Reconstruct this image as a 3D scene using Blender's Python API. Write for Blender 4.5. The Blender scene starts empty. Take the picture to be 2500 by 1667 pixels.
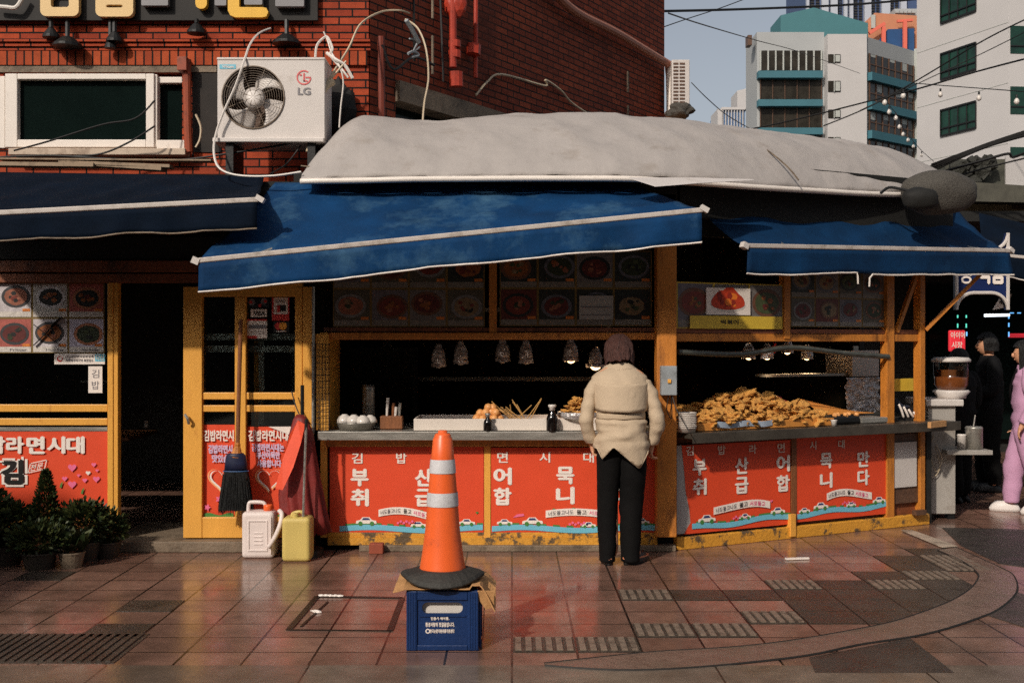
import bpy, bmesh, math, random
from mathutils import Vector, Matrix, noise
random.seed(7)
D = bpy.data; SC = bpy.context.scene; COL = SC.collection
R = math.radians
# ------------------------------------------------------------------ camera, sky, sun
F = 2700.0; CX = 1250.0; CY = 833.5; H = 1.6
cam = D.objects.new('camera', D.cameras.new('camera')); COL.objects.link(cam)
cam.location = (0, 0, H); cam.rotation_euler = (R(90), 0, 0)
cam.data.sensor_width = 36; cam.data.lens = 36 * F / 2500; cam.data.clip_end = 2000
SC.camera = cam
SUN_EL = 35.0; SUN_AZ = 31.0            # light travels to (sin az, cos az)
w = D.worlds.new('World'); SC.world = w; w.use_nodes = True
nt = w.node_tree; bg = nt.nodes['Background']
sky = nt.nodes.new('ShaderNodeTexSky'); sky.sky_type = 'NISHITA'; sky.sun_disc = False
sky.sun_elevation = R(SUN_EL); sky.sun_rotation = R(180 + SUN_AZ)
sky.air_density = 1.0; sky.dust_density = 3.0; sky.ozone_density = 1.0
hs = nt.nodes.new('ShaderNodeHueSaturation'); hs.inputs['Saturation'].default_value = .45; hs.inputs['Value'].default_value = .95
nt.links.new(sky.outputs[0], hs.inputs['Color']); nt.links.new(hs.outputs[0], bg.inputs[0]); bg.inputs[1].default_value = 0.105
sl = D.lights.new('sun', 'SUN'); sl.energy = 2.9; sl.angle = R(1.5); sl.color = (1, .90, .78)
so = D.objects.new('sun', sl); COL.objects.link(so)
ld = Vector((math.sin(R(SUN_AZ)) * math.cos(R(SUN_EL)), math.cos(R(SUN_AZ)) * math.cos(R(SUN_EL)), -math.sin(R(SUN_EL))))
so.rotation_euler = ld.to_track_quat('-Z', 'Y').to_euler(); so.location = (-6, -8, 12)
SC.view_settings.view_transform = 'Standard'; SC.view_settings.look = 'None'
SC.view_settings.exposure = 0.0; SC.view_settings.gamma = 1
SC.cycles.max_bounces = 8; SC.cycles.use_denoising = False
SC.cycles.sample_clamp_indirect = 4

# ------------------------------------------------------------------ pixel to place
def PX(u, Y): return (u - CX) / F * Y
def PZ(v, Y): return H - (v - CY) / F * Y
def P(u, v, Y): return Vector((PX(u, Y), Y, PZ(v, Y)))
def G(u, v):
    Y = H * F / (v - CY); return Vector((PX(u, Y), Y, 0))
YW = 8.5                                   # front plane of the shop row
TH = R(27); S0 = Vector((1.25, YW, 0))     # corner stall plane
MS = Matrix.Translation(S0) @ Matrix.Rotation(TH, 4, 'Z')
def ST(u, off=0.0):                        # wall distance of the corner stall seen at column u (off = local y)
    k = (u - CX) / F; c, s = math.cos(TH), math.sin(TH)
    x0 = S0.x - s * off; y0 = S0.y + c * off
    return (k * y0 - x0) / (c - k * s)
def SZ(t, v, off=0.0): return PZ(v, S0.y + math.sin(TH) * t + math.cos(TH) * off)

# ------------------------------------------------------------------ materials
def srgb(r, g, b):
    f = lambda c: (c / 255 / 12.92) if c / 255 <= .04045 else ((c / 255 + .055) / 1.055) ** 2.4
    return (f(r), f(g), f(b))
MATS = {}
def mat(name, col, rough=.6, metal=0, spec=.5, var=.12, scale=6, bump=0, bscale=40, dirt=None, dscale=3, dlo=.5, dhi=.7, emit=None, es=0, rvar=0, stretch=None):
    if name in MATS: return MATS[name]
    m = D.materials.new(name); m.use_nodes = True; n = m.node_tree; L = n.links.new
    b = n.nodes['Principled BSDF']
    b.inputs['Roughness'].default_value = rough; b.inputs['Metallic'].default_value = metal
    b.inputs['Specular IOR Level'].default_value = spec
    tc = n.nodes.new('ShaderNodeTexCoord'); src = tc.outputs['Object']
    if stretch:
        mp = n.nodes.new('ShaderNodeMapping'); mp.inputs['Scale'].default_value = stretch; L(src, mp.inputs[0]); src = mp.outputs[0]
    nz = n.nodes.new('ShaderNodeTexNoise'); nz.inputs['Scale'].default_value = scale; nz.inputs['Detail'].default_value = 6; nz.inputs['Roughness'].default_value = .65
    L(src, nz.inputs['Vector'])
    mx = n.nodes.new('ShaderNodeMix'); mx.data_type = 'RGBA'
    mx.inputs[6].default_value = (*[c * (1 - var) for c in col], 1); mx.inputs[7].default_value = (*[min(1, c * (1 + var)) for c in col], 1)
    cr = n.nodes.new('ShaderNodeValToRGB'); cr.color_ramp.elements[0].position = .3; cr.color_ramp.elements[1].position = .7
    L(nz.outputs[0], cr.inputs[0]); L(cr.outputs[0], mx.inputs[0]); out = mx.outputs[2]
    if dirt:
        n2 = n.nodes.new('ShaderNodeTexNoise'); n2.inputs['Scale'].default_value = dscale; n2.inputs['Detail'].default_value = 8; n2.inputs['Roughness'].default_value = .7
        L(src, n2.inputs['Vector'])
        c2 = n.nodes.new('ShaderNodeValToRGB'); c2.color_ramp.elements[0].position = dlo; c2.color_ramp.elements[1].position = dhi; L(n2.outputs[0], c2.inputs[0])
        m2 = n.nodes.new('ShaderNodeMix'); m2.data_type = 'RGBA'; L(c2.outputs[0], m2.inputs[0]); L(out, m2.inputs[6]); m2.inputs[7].default_value = (*dirt, 1); out = m2.outputs[2]
    L(out, b.inputs['Base Color'])
    if rvar:
        mr = n.nodes.new('ShaderNodeMapRange'); mr.inputs['To Min'].default_value = max(.03, rough - rvar); mr.inputs['To Max'].default_value = rough + rvar
        mr.inputs['From Min'].default_value = .3; mr.inputs['From Max'].default_value = .7
        L(nz.outputs[0], mr.inputs[0]); L(mr.outputs[0], b.inputs['Roughness'])
    if bump:
        n3 = n.nodes.new('ShaderNodeTexNoise'); n3.inputs['Scale'].default_value = bscale; n3.inputs['Detail'].default_value = 5; L(src, n3.inputs['Vector'])
        bp = n.nodes.new('ShaderNodeBump'); bp.inputs['Strength'].default_value = bump; bp.inputs['Distance'].default_value = .02
        L(n3.outputs[0], bp.inputs['Height']); L(bp.outputs[0], b.inputs['Normal'])
    if emit:
        b.inputs['Emission Color'].default_value = (*emit, 1); b.inputs['Emission Strength'].default_value = es
    MATS[name] = m; return m

def brickmat(name, c1, c2, mortar, bw, bh, ms, offset=.5, rough=.85, spec=.3, bump=.6, stain=None, sscale=1.2, slo=.5, shi=.75, wet=False, squash=1):
    m = D.materials.new(name); m.use_nodes = True; n = m.node_tree; L = n.links.new; b = n.nodes['Principled BSDF']
    b.inputs['Roughness'].default_value = rough; b.inputs['Specular IOR Level'].default_value = spec
    uv = n.nodes.new('ShaderNodeUVMap'); tc = n.nodes.new('ShaderNodeTexCoord')
    br = n.nodes.new('ShaderNodeTexBrick'); br.offset = offset; br.squash = squash
    br.inputs['Color1'].default_value = (*c1, 1); br.inputs['Color2'].default_value = (*c2, 1); br.inputs['Mortar'].default_value = (*mortar, 1)
    br.inputs['Scale'].default_value = 1; br.inputs['Mortar Size'].default_value = ms; br.inputs['Mortar Smooth'].default_value = .2
    br.inputs['Brick Width'].default_value = bw; br.inputs['Row Height'].default_value = bh; br.inputs['Bias'].default_value = 0
    L(uv.outputs[0], br.inputs['Vector']); out = br.outputs['Color']
    nz = n.nodes.new('ShaderNodeTexNoise'); nz.inputs['Scale'].default_value = 9; nz.inputs['Detail'].default_value = 8; nz.inputs['Roughness'].default_value = .75; L(tc.outputs['Object'], nz.inputs['Vector'])
    mx = n.nodes.new('ShaderNodeMix'); mx.data_type = 'RGBA'; mx.blend_type = 'MULTIPLY'; mx.inputs[0].default_value = .75
    cr = n.nodes.new('ShaderNodeValToRGB'); cr.color_ramp.elements[0].position = .3; cr.color_ramp.elements[0].color = (.55, .55, .55, 1); cr.color_ramp.elements[1].position = .65
    L(nz.outputs[0], cr.inputs[0]); L(out, mx.inputs[6]); L(cr.outputs[0], mx.inputs[7]); out = mx.outputs[2]
    n2 = n.nodes.new('ShaderNodeTexNoise'); n2.inputs['Scale'].default_value = sscale; n2.inputs['Detail'].default_value = 7; n2.inputs['Roughness'].default_value = .65; L(tc.outputs['Object'], n2.inputs['Vector'])
    if stain:
        c2_ = n.nodes.new('ShaderNodeValToRGB'); c2_.color_ramp.elements[0].position = slo; c2_.color_ramp.elements[1].position = shi; L(n2.outputs[0], c2_.inputs[0])
        m2 = n.nodes.new('ShaderNodeMix'); m2.data_type = 'RGBA'; L(c2_.outputs[0], m2.inputs[0]); L(out, m2.inputs[6]); m2.inputs[7].default_value = (*stain, 1); out = m2.outputs[2]
    L(out, b.inputs['Base Color'])
    bp = n.nodes.new('ShaderNodeBump'); bp.inputs['Strength'].default_value = bump; bp.inputs['Distance'].default_value = .008
    ad = n.nodes.new('ShaderNodeMath'); ad.operation = 'MULTIPLY_ADD'; ad.inputs[1].default_value = -1
    n4 = n.nodes.new('ShaderNodeTexNoise'); n4.inputs['Scale'].default_value = 60; n4.inputs['Detail'].default_value = 4; L(tc.outputs['Object'], n4.inputs['Vector'])
    m4 = n.nodes.new('ShaderNodeMath'); m4.operation = 'MULTIPLY'; m4.inputs[1].default_value = .35 if not wet else .22; L(n4.outputs[0], m4.inputs[0])
    L(br.outputs['Fac'], ad.inputs[0]); L(m4.outputs[0], ad.inputs[2]); L(ad.outputs[0], bp.inputs['Height']); L(bp.outputs[0], b.inputs['Normal'])
    if wet:
        mr = n.nodes.new('ShaderNodeMapRange'); mr.inputs['From Min'].default_value = .35; mr.inputs['From Max'].default_value = .65
        mr.inputs['To Min'].default_value = .08; mr.inputs['To Max'].default_value = .36
        n5 = n.nodes.new('ShaderNodeTexNoise'); n5.inputs['Scale'].default_value = 1.7; n5.inputs['Detail'].default_value = 9; n5.inputs['Roughness'].default_value = .7; L(tc.outputs['Object'], n5.inputs['Vector'])
        L(n5.outputs[0], mr.inputs[0]); L(mr.outputs[0], b.inputs['Roughness'])
    MATS[name] = m; return m

def glassmat(name, tint=(.8, .85, .85), amt=.12):
    m = D.materials.new(name); m.use_nodes = True; n = m.node_tree; L = n.links.new
    n.nodes.remove(n.nodes['Principled BSDF']); o = n.nodes['Material Output']
    t = n.nodes.new('ShaderNodeBsdfTransparent'); t.inputs[0].default_value = (*tint, 1)
    g = n.nodes.new('ShaderNodeBsdfGlossy'); g.inputs['Roughness'].default_value = .04
    fr = n.nodes.new('ShaderNodeFresnel'); fr.inputs[0].default_value = 1.45
    ms = n.nodes.new('ShaderNodeMixShader'); L(fr.outputs[0], ms.inputs[0]); L(t.outputs[0], ms.inputs[1]); L(g.outputs[0], ms.inputs[2]); L(ms.outputs[0], o.inputs[0])
    MATS[name] = m; return m

# ------------------------------------------------------------------ mesh builder
def V(*a): return Vector(a)
class MB:
    def __init__(s, M=None): s.v = []; s.f = []; s.m = []; s.M = M
    def add(s, vs, fs, mi=0):
        o = len(s.v); s.v += [(s.M @ Vector(p)) if s.M else Vector(p) for p in vs]
        s.f += [[i + o for i in f] for f in fs]; s.m += [mi] * len(fs); return s
    def box(s, x0, x1, y0, y1, z0, z1, mi=0):
        return s.add([(x0, y0, z0), (x1, y0, z0), (x1, y1, z0), (x0, y1, z0), (x0, y0, z1), (x1, y0, z1), (x1, y1, z1), (x0, y1, z1)],
                     [[0, 3, 2, 1], [4, 5, 6, 7], [0, 1, 5, 4], [1, 2, 6, 5], [2, 3, 7, 6], [3, 0, 4, 7]], mi)
    def bar(s, a, b, w, h, mi=0, up=(0, 0, 1)):
        a = Vector(a); b = Vector(b); d = (b - a).normalized(); u = Vector(up)
        if abs(d.dot(u)) > .98: u = Vector((0, 1, 0))
        x = d.cross(u).normalized() * w / 2; z = x.cross(d).normalized() * h / 2
        vs = [a - x - z, a + x - z, a + x + z, a - x + z, b - x - z, b + x - z, b + x + z, b - x + z]
        return s.add(vs, [[0, 3, 2, 1], [4, 5, 6, 7], [0, 1, 5, 4], [1, 2, 6, 5], [2, 3, 7, 6], [3, 0, 4, 7]], mi)
    def tube(s, pts, r, n=8, mi=0, cap=True):
        pts = [Vector(p) for p in pts]; k = len(pts); rr = r if isinstance(r, (list, tuple)) else [r] * k
        rings = []; ref = None
        for i in range(k):
            d = (pts[min(i + 1, k - 1)] - pts[max(i - 1, 0)]).normalized()
            if ref is None: ref = d.orthogonal().normalized()
            ref = (ref - d * ref.dot(d)); ref = ref.normalized() if ref.length > 1e-6 else d.orthogonal().normalized()
            b = d.cross(ref)
            rings.append([pts[i] + (ref * math.cos(2 * math.pi * j / n) + b * math.sin(2 * math.pi * j / n)) * rr[i] for j in range(n)])
        return s.rings(rings, cap, mi)
    def rings(s, rings, cap=True, mi=0):
        n = len(rings[0]); vs = [p for r in rings for p in r]; fs = []
        for i in range(len(rings) - 1):
            for j in range(n): fs.append([i * n + j, i * n + (j + 1) % n, (i + 1) * n + (j + 1) % n, (i + 1) * n + j])
        if cap: fs.append(list(range(n))[::-1]); fs.append([(len(rings) - 1) * n + j for j in range(n)])
        return s.add(vs, fs, mi)
    def lathe(s, prof, c=(0, 0, 0), n=24, mi=0, cap=True, M=None):
        c = Vector(c); rings = []
        for r, z in prof:
            ring = [Vector((r * math.cos(2 * math.pi * j / n), r * math.sin(2 * math.pi * j / n), z)) for j in range(n)]
            if M: ring = [M @ p for p in ring]
            rings.append([c + p for p in ring])
        return s.rings(rings, cap, mi)
    def prism(s, pts, off, mi=0):
        off = Vector(off); n = len(pts); a = [Vector(p) for p in pts]; b = [p + off for p in a]
        return s.add(a + b, [list(range(n))[::-1], list(range(n, 2 * n))] + [[i, (i + 1) % n, n + (i + 1) % n, n + i] for i in range(n)], mi)
    def grid(s, fn, nu, nv, mi=0):
        vs = [fn(i / nu, j / nv) for i in range(nu + 1) for j in range(nv + 1)]; W = nv + 1
        return s.add(vs, [[i * W + j, (i + 1) * W + j, (i + 1) * W + j + 1, i * W + j + 1] for i in range(nu) for j in range(nv)], mi)
    def ball(s, c, r, sub=2, mi=0, sc=(1, 1, 1), jit=0, rot=None):
        bm = bmesh.new(); bmesh.ops.create_icosphere(bm, subdivisions=sub, radius=1); c = Vector(c); sd = Vector((random.random() * 50, 0, random.random() * 50))
        vs = []
        for v in bm.verts:
            p = v.co.copy()
            if jit: p *= 1 + jit * noise.noise(p * 1.7 + sd)
            p = Vector((p.x * sc[0], p.y * sc[1], p.z * sc[2])) * r
            if rot: p = rot @ p
            vs.append(c + p)
        fs = [[v.index for v in f.verts] for f in bm.faces]; bm.free(); return s.add(vs, fs, mi)
    def text(s, body, x0, z0, y, h=None, w=None, mi=0, bold=.0, x1=None, shear=0, fr=None):
        vs, fs, bw, bh = textmesh(body, 0)
        if bold:
            n0 = len(vs); V2, F2 = [], []
            for k, (dx, dz) in enumerate(((0, 0), (bold, 0), (-bold, 0), (0, bold * .7), (0, -bold * .7))):
                V2 += [(a + dx, b + dz) for a, b in vs]; F2 += [[i + k * n0 for i in f] for f in fs]
            lay = [k for k in range(5) for _ in range(n0)]; vs, fs = V2, F2
        else: lay = [0] * len(vs)
        if x1 is not None: w = x1 - x0
        sx = (w / bw) if w else None; sz = (h / bh) if h else None
        if sx is None: sx = sz
        if sz is None: sz = sx
        if fr: return s.add([Vector(fr(x0 + a * sx, z0 + b * sz)) + Vector((0, -.00025 * l, 0)) for (a, b), l in zip(vs, lay)], fs, mi)
        return s.add([(x0 + a * sx + shear * b * sz, y - .00025 * l, z0 + b * sz) for (a, b), l in zip(vs, lay)], fs, mi)
    def shape(s, outer, holes, y0, y1, mi=0):            # plate with holes in the local x-z plane
        vs, fs = shapemesh(outer, holes); n = len(vs)
        s.add([(a, y0, b) for a, b in vs] + [(a, y1, b) for a, b in vs], fs + [[i + n for i in f[::-1]] for f in fs], mi)
        for loop in [outer] + holes:
            k = len(loop); s.add([(a, y0, b) for a, b in loop] + [(a, y1, b) for a, b in loop], [[i, (i + 1) % k, k + (i + 1) % k, k + i] for i in range(k)], mi)
        return s
    def build(s, name, mats, parent=None, bevel=0, smooth=False, seg=2, recalc=True, solid=0, weld=False):
        me = D.meshes.new(name); me.from_pydata([tuple(v) for v in s.v], [], s.f); me.update()
        if not isinstance(mats, (list, tuple)): mats = [mats]
        for m in mats: me.materials.append(m)
        me.polygons.foreach_set('material_index', s.m)
        if recalc or weld:
            bm = bmesh.new(); bm.from_mesh(me)
            if weld: bmesh.ops.remove_doubles(bm, verts=bm.verts, dist=1e-5)
            bmesh.ops.recalc_face_normals(bm, faces=bm.faces); bm.to_mesh(me); bm.free()
        uvl = me.uv_layers.new(name='UVMap'); co = me.vertices
        for p in me.polygons:
            n = p.normal
            if abs(n.z) > .75: fx = lambda c: (c.x, c.y)
            else:
                t = Vector((-n.y, n.x, 0)); t = t.normalized() if t.length > 1e-6 else Vector((1, 0, 0)); t = t if (t.x > .01 or (abs(t.x) <= .01 and t.y > 0)) else -t
                fx = lambda c, t=t: (c.x * t.x + c.y * t.y, c.z)
            for li in p.loop_indices: uvl.data[li].uv = fx(co[me.loops[li].vertex_index].co)
        if smooth: me.polygons.foreach_set('use_smooth', [True] * len(me.polygons))
        o = D.objects.new(name, me); COL.objects.link(o)
        if solid:
            md = o.modifiers.new('t', 'SOLIDIFY'); md.thickness = solid; md.offset = 0
        if bevel:
            md = o.modifiers.new('b', 'BEVEL'); md.width = bevel; md.segments = seg; md.limit_method = 'ANGLE'; md.angle_limit = R(40)
        if smooth == 'auto' or (bevel and seg > 1):
            pass
        if parent: attach(o, parent)
        return o
def attach(o, parent):
    o.parent = parent
    o.matrix_parent_inverse = Matrix.Translation(-parent.location) if parent.type == 'EMPTY' else Matrix.Identity(4)
_tc = {}
def curve_mesh(cu):
    o = D.objects.new('tmp', cu); COL.objects.link(o); dg = bpy.context.evaluated_depsgraph_get()
    me = o.evaluated_get(dg).to_mesh(); vs = [(v.co.x, v.co.y) for v in me.vertices]; fs = [list(p.vertices) for p in me.polygons]
    o.evaluated_get(dg).to_mesh_clear(); D.objects.remove(o); D.curves.remove(cu); return vs, fs
def textmesh(body, bold):
    k = (body, bold)
    if k not in _tc:
        cu = D.curves.new('t', 'FONT'); cu.body = body; cu.offset = bold; cu.resolution_u = 3; cu.fill_mode = 'FRONT'
        vs, fs = curve_mesh(cu)
        x0 = min(a for a, b in vs); z0 = min(b for a, b in vs); vs = [(a - x0, b - z0) for a, b in vs]
        _tc[k] = (vs, fs, max(a for a, b in vs), max(b for a, b in vs))
    return _tc[k]
def shapemesh(outer, holes):
    cu = D.curves.new('s', 'CURVE'); cu.dimensions = '2D'; cu.fill_mode = 'BOTH'
    for lp in [outer] + holes:
        sp = cu.splines.new('POLY'); sp.points.add(len(lp) - 1); sp.use_cyclic_u = True
        for p, (a, b) in zip(sp.points, lp): p.co = (a, b, 0, 1)
    return curve_mesh(cu)
def rrect(x0, x1, z0, z1, r, n=5):
    o = []
    for cx, cz, a in ((x1 - r, z1 - r, 0), (x0 + r, z1 - r, 90), (x0 + r, z0 + r, 180), (x1 - r, z0 + r, 270)):
        for i in range(n + 1): t = R(a + 90 * i / n); o.append((cx + r * math.cos(t), cz + r * math.sin(t)))
    return o
def tag(o, label=None, cat=None, group=None, kind=None):
    if label: o['label'] = label
    if cat: o['category'] = cat
    if group: o['group'] = group
    if kind: o['kind'] = kind
    return o
def thing(name, label, cat, loc=(0, 0, 0), group=None):
    o = D.objects.new(name, None); o.empty_display_size = .1; COL.objects.link(o); o.location = loc; return tag(o, label, cat, group)
def dup(root, loc=None, rot=None, scale=None, label=None, group=None):
    r = root.copy(); COL.objects.link(r)
    if loc is not None: r.location = loc
    if rot is not None: r.rotation_euler = rot
    if scale is not None: r.scale = (scale,) * 3 if not isinstance(scale, (tuple, list)) else scale
    if label: r['label'] = label
    if group: r['group'] = group
    for c in list(root.children):
        d = c.copy(); COL.objects.link(d); d.parent = r
        for g in list(c.children):
            e = g.copy(); COL.objects.link(e); e.parent = d
    return r
def struct(o): o['kind'] = 'structure'; return o
def lerp(a, b, t): return a + (b - a) * t
def bez(pts, n=10):                        # smooth curve through points
    pts = [Vector(p) for p in pts]; out = []; k = len(pts)
    for i in range(k - 1):
        p0 = pts[max(i - 1, 0)]; p1 = pts[i]; p2 = pts[i + 1]; p3 = pts[min(i + 2, k - 1)]
        for j in range(n):
            t = j / n
            out.append(.5 * ((2 * p1) + (p2 - p0) * t + (2 * p0 - 5 * p1 + 4 * p2 - p3) * t * t + (3 * p1 - p0 - 3 * p2 + p3) * t ** 3))
    return out + [pts[-1]]
def ell(c, rx, ry, n=20, rot=0, M=None):
    o = []
    for j in range(n):
        a = 2 * math.pi * j / n; x = rx * math.cos(a); y = ry * math.sin(a); cr, sr = math.cos(rot), math.sin(rot)
        o.append(Vector((c[0] + x * cr - y * sr, c[1] + x * sr + y * cr, c[2])))
    return o
def skin_mesh(vs, es, rad, root=0, sub=2):
    me = D.meshes.new('sk'); me.from_pydata(vs, es, []); o = D.objects.new('sk', me); COL.objects.link(o)
    o.modifiers.new('s', 'SKIN'); ss = o.modifiers.new('u', 'SUBSURF'); ss.levels = sub; ss.render_levels = sub
    for i, r in enumerate(rad):
        sv = me.skin_vertices[0].data[i]; sv.radius = (r, r) if not isinstance(r, tuple) else r; sv.use_root = (i == root)
    dg = bpy.context.evaluated_depsgraph_get(); e = o.evaluated_get(dg).to_mesh()
    v2 = [v.co.copy() for v in e.vertices]; f2 = [list(p.vertices) for p in e.polygons]
    o.evaluated_get(dg).to_mesh_clear(); D.objects.remove(o); D.meshes.remove(me); return v2, f2
def nz(p, s=1.0, sd=0): return noise.noise(Vector((p[0] * s + sd, p[1] * s + sd * .7, p[2] * s)))
# ------------------------------------------------------------------ palette
M = {}
M['tile'] = brickmat('paving granite', srgb(150, 114, 98), srgb(128, 96, 82), srgb(28, 22, 19), .336, .285, .007, offset=0, rough=.3, spec=.5, bump=.18, stain=srgb(78, 60, 50), sscale=1.1, slo=.46, shi=.72, wet=True)
M['curb'] = brickmat('kerb granite', srgb(136, 120, 106), srgb(110, 94, 82), srgb(40, 34, 30), 1.0, 3.0, .006, offset=0, rough=.35, bump=.3, stain=srgb(92, 78, 66), sscale=2.3, slo=.42, shi=.7, wet=True)
M['darktile'] = mat('dark wet paving', srgb(70, 60, 52), .32, var=.45, scale=5, dirt=srgb(46, 42, 38), dscale=2.5, bump=.4, bscale=50, rvar=.15)
M['tactile'] = mat('worn tactile paving', srgb(68, 61, 54), .4, var=.4, scale=10, bump=.4, dirt=srgb(104, 90, 78), dscale=6, dlo=.5, dhi=.75)
M['ridge'] = mat('worn paving ridge', srgb(128, 112, 98), .4, var=.25, scale=20, dirt=srgb(74, 64, 56), dscale=9, dlo=.5, dhi=.7)
M['line'] = mat('pale kerb stone', srgb(176, 160, 142), .5, var=.2, scale=9, bump=.3, dirt=srgb(90, 78, 66), dscale=5)
M['asphalt'] = mat('alley asphalt', srgb(52, 47, 42), .45, var=.3, scale=5, bump=.5, bscale=120, rvar=.15)
M['brick'] = brickmat('red facing brick', srgb(182, 76, 42), srgb(146, 56, 34), srgb(16, 12, 10), .226, .067, .0075, stain=srgb(92, 40, 26), slo=.6, shi=.85)
M['brickdark'] = brickmat('shaded red brick', srgb(152, 70, 44), srgb(120, 52, 34), srgb(26, 19, 16), .226, .067, .0075, stain=srgb(80, 36, 24), slo=.5, shi=.8)  # darker copy of the facing brick: side wall's shade put into the colour
M['soldier'] = brickmat('soldier brick', srgb(190, 86, 46), srgb(156, 64, 36), srgb(22, 17, 14), .0725, .3, .0075, offset=0, stain=srgb(80, 36, 24), slo=.55, shi=.8)
M['yellow'] = mat('yellow painted timber', srgb(230, 166, 72), .42, var=.07, scale=4, bump=.12, bscale=30, dirt=srgb(168, 104, 44), dscale=3.2, dlo=.6, dhi=.8, stretch=(3, 3, .8))
M['yellowchip'] = mat('chipped yellow sill', srgb(212, 150, 52), .5, var=.1, scale=6, bump=.3, dirt=srgb(96, 78, 56), dscale=7, dlo=.52, dhi=.58)
M['ochre'] = mat('ochre painted timber', srgb(196, 122, 46), .5, var=.12, scale=5, bump=.2, dirt=srgb(120, 70, 34), dscale=4, dlo=.52, dhi=.75, stretch=(3, 3, .7))
M['brown'] = mat('brown fascia board', srgb(126, 70, 40), .6, var=.25, scale=5, bump=.3, dirt=srgb(60, 36, 24), dscale=4)
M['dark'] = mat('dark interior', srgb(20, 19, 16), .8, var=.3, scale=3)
M['darkwall'] = mat('shade-dark wall', srgb(36, 35, 31), .75, var=.35, scale=2.5, dirt=srgb(20, 20, 18), dscale=3)  # near-black base puts the shade of the unlit rooms into the colour
M['cabinet'] = mat('cabinet steel', srgb(176, 170, 162), .4, metal=.15, var=.1, dirt=srgb(130, 120, 108), dscale=3)
M['steel'] = mat('brushed steel', srgb(170, 166, 158), .35, metal=.6, var=.15, scale=5, bump=.06, bscale=20, stretch=(1, 1, 8), rvar=.1)
M['white'] = mat('white painted metal', srgb(206, 198, 192), .45, var=.05, scale=5, bump=.04, dirt=srgb(160, 142, 124), dscale=4, dlo=.58, dhi=.85)
M['pvc'] = mat('white window frame', srgb(226, 216, 206), .4, var=.05, scale=6, dirt=srgb(170, 156, 140), dscale=5, dlo=.6, dhi=.8)
M['glass'] = glassmat('window glass')
M['pane'] = mat('dark window glass', srgb(14, 24, 22), .12, spec=.12, var=.2, scale=2)
M['red'] = mat('printed red vinyl', srgb(222, 74, 38), .5, var=.04, scale=5, bump=.1, bscale=9)
M['ink'] = mat('white print', srgb(238, 226, 216), .5, var=.03)
M['inkblack'] = mat('black print', srgb(20, 16, 14), .5, var=.1)
M['inkgrey'] = mat('grey print', srgb(120, 116, 120), .5, var=.1)
M['inkblue'] = mat('sky blue print', srgb(112, 186, 208), .5, var=.06)
M['inkpink'] = mat('pink print', srgb(236, 110, 150), .5, var=.08)
M['inkgreen'] = mat('green print', srgb(70, 128, 60), .5, var=.15)
M['inkorange'] = mat('pale orange print', srgb(246, 176, 120), .5, var=.08)
M['inklilac'] = mat('lilac print', srgb(206, 186, 214), .5, var=.06)
M['inkred'] = mat('red print', srgb(206, 50, 44), .5, var=.06)
M['inkyellow'] = mat('yellow print', srgb(214, 180, 60), .5, var=.1)
M['navy'] = mat('dark navy awning cloth', srgb(3, 15, 30), .85, spec=.12, var=.3, scale=3, bump=.35, bscale=7, dirt=srgb(10, 18, 30), dscale=5, dlo=.62, dhi=.85)
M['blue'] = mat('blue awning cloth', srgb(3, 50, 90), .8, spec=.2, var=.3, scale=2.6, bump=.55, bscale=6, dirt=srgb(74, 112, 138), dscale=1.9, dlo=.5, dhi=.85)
M['blueshade'] = mat('blue awning cloth shaded', srgb(2, 42, 76), .8, spec=.2, var=.35, scale=2.2, bump=.4, bscale=5, dirt=srgb(34, 74, 112), dscale=2.4, dlo=.6, dhi=.9)  # darker copy of the blue cloth with shade put into its colour
M['tarp'] = mat('grey tarpaulin', srgb(162, 155, 150), .7, var=.07, scale=3.5, bump=.5, bscale=9, dirt=srgb(128, 116, 104), dscale=3.4, dlo=.54, dhi=.9)
M['mesh'] = mat('black shade net', srgb(70, 66, 60), .8, var=.3, scale=60, bump=.5, bscale=90)
M['rubber'] = mat('black rubber', srgb(48, 46, 42), .7, var=.25, scale=12, bump=.3, bscale=60, dirt=srgb(90, 84, 74), dscale=6, dlo=.6, dhi=.85)
M['cone'] = mat('orange cone plastic', srgb(238, 102, 46), .38, var=.06, scale=5, bump=.12, bscale=8, dirt=srgb(150, 72, 48), dscale=7, dlo=.6, dhi=.78)
M['reflect'] = mat('white reflective sleeve', srgb(206, 204, 206), .4, var=.1, scale=14, bump=.1, bscale=60, dirt=srgb(150, 144, 140), dscale=9, dlo=.55, dhi=.8)
M['crate'] = mat('blue crate plastic', srgb(10, 44, 92), .45, var=.14, scale=6, bump=.1, bscale=50, dirt=srgb(66, 84, 116), dscale=7, dlo=.58, dhi=.8)
M['card'] = mat('brown cardboard', srgb(190, 142, 92), .8, var=.12, scale=8, bump=.2)
M['foil'] = mat('crumpled foil', srgb(206, 200, 198), .3, metal=.45, var=.1, scale=12, bump=1.0, bscale=22)
M['jerry'] = mat('white jerrycan plastic', srgb(226, 212, 206), .45, var=.05, scale=5, dirt=srgb(196, 178, 168), dscale=4, dlo=.6, dhi=.85)
M['jerryy'] = mat('yellow jerrycan plastic', srgb(206, 182, 104), .45, var=.07, scale=5, dirt=srgb(180, 150, 72), dscale=4, dlo=.6, dhi=.85)
M['black'] = mat('black plastic', srgb(16, 16, 16), .5, var=.2, bump=.1)
M['bristle'] = mat('black bristles', srgb(14, 15, 15), .75, var=.4, scale=40, bump=.8, bscale=80, stretch=(6, 6, .4))
M['wood'] = mat('brown wood', srgb(128, 78, 44), .55, var=.2, scale=6, bump=.2, stretch=(8, 8, 1))
M['woodtray'] = mat('wooden tray', srgb(206, 136, 62), .5, var=.15, scale=6, stretch=(1, 6, 6))
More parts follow.
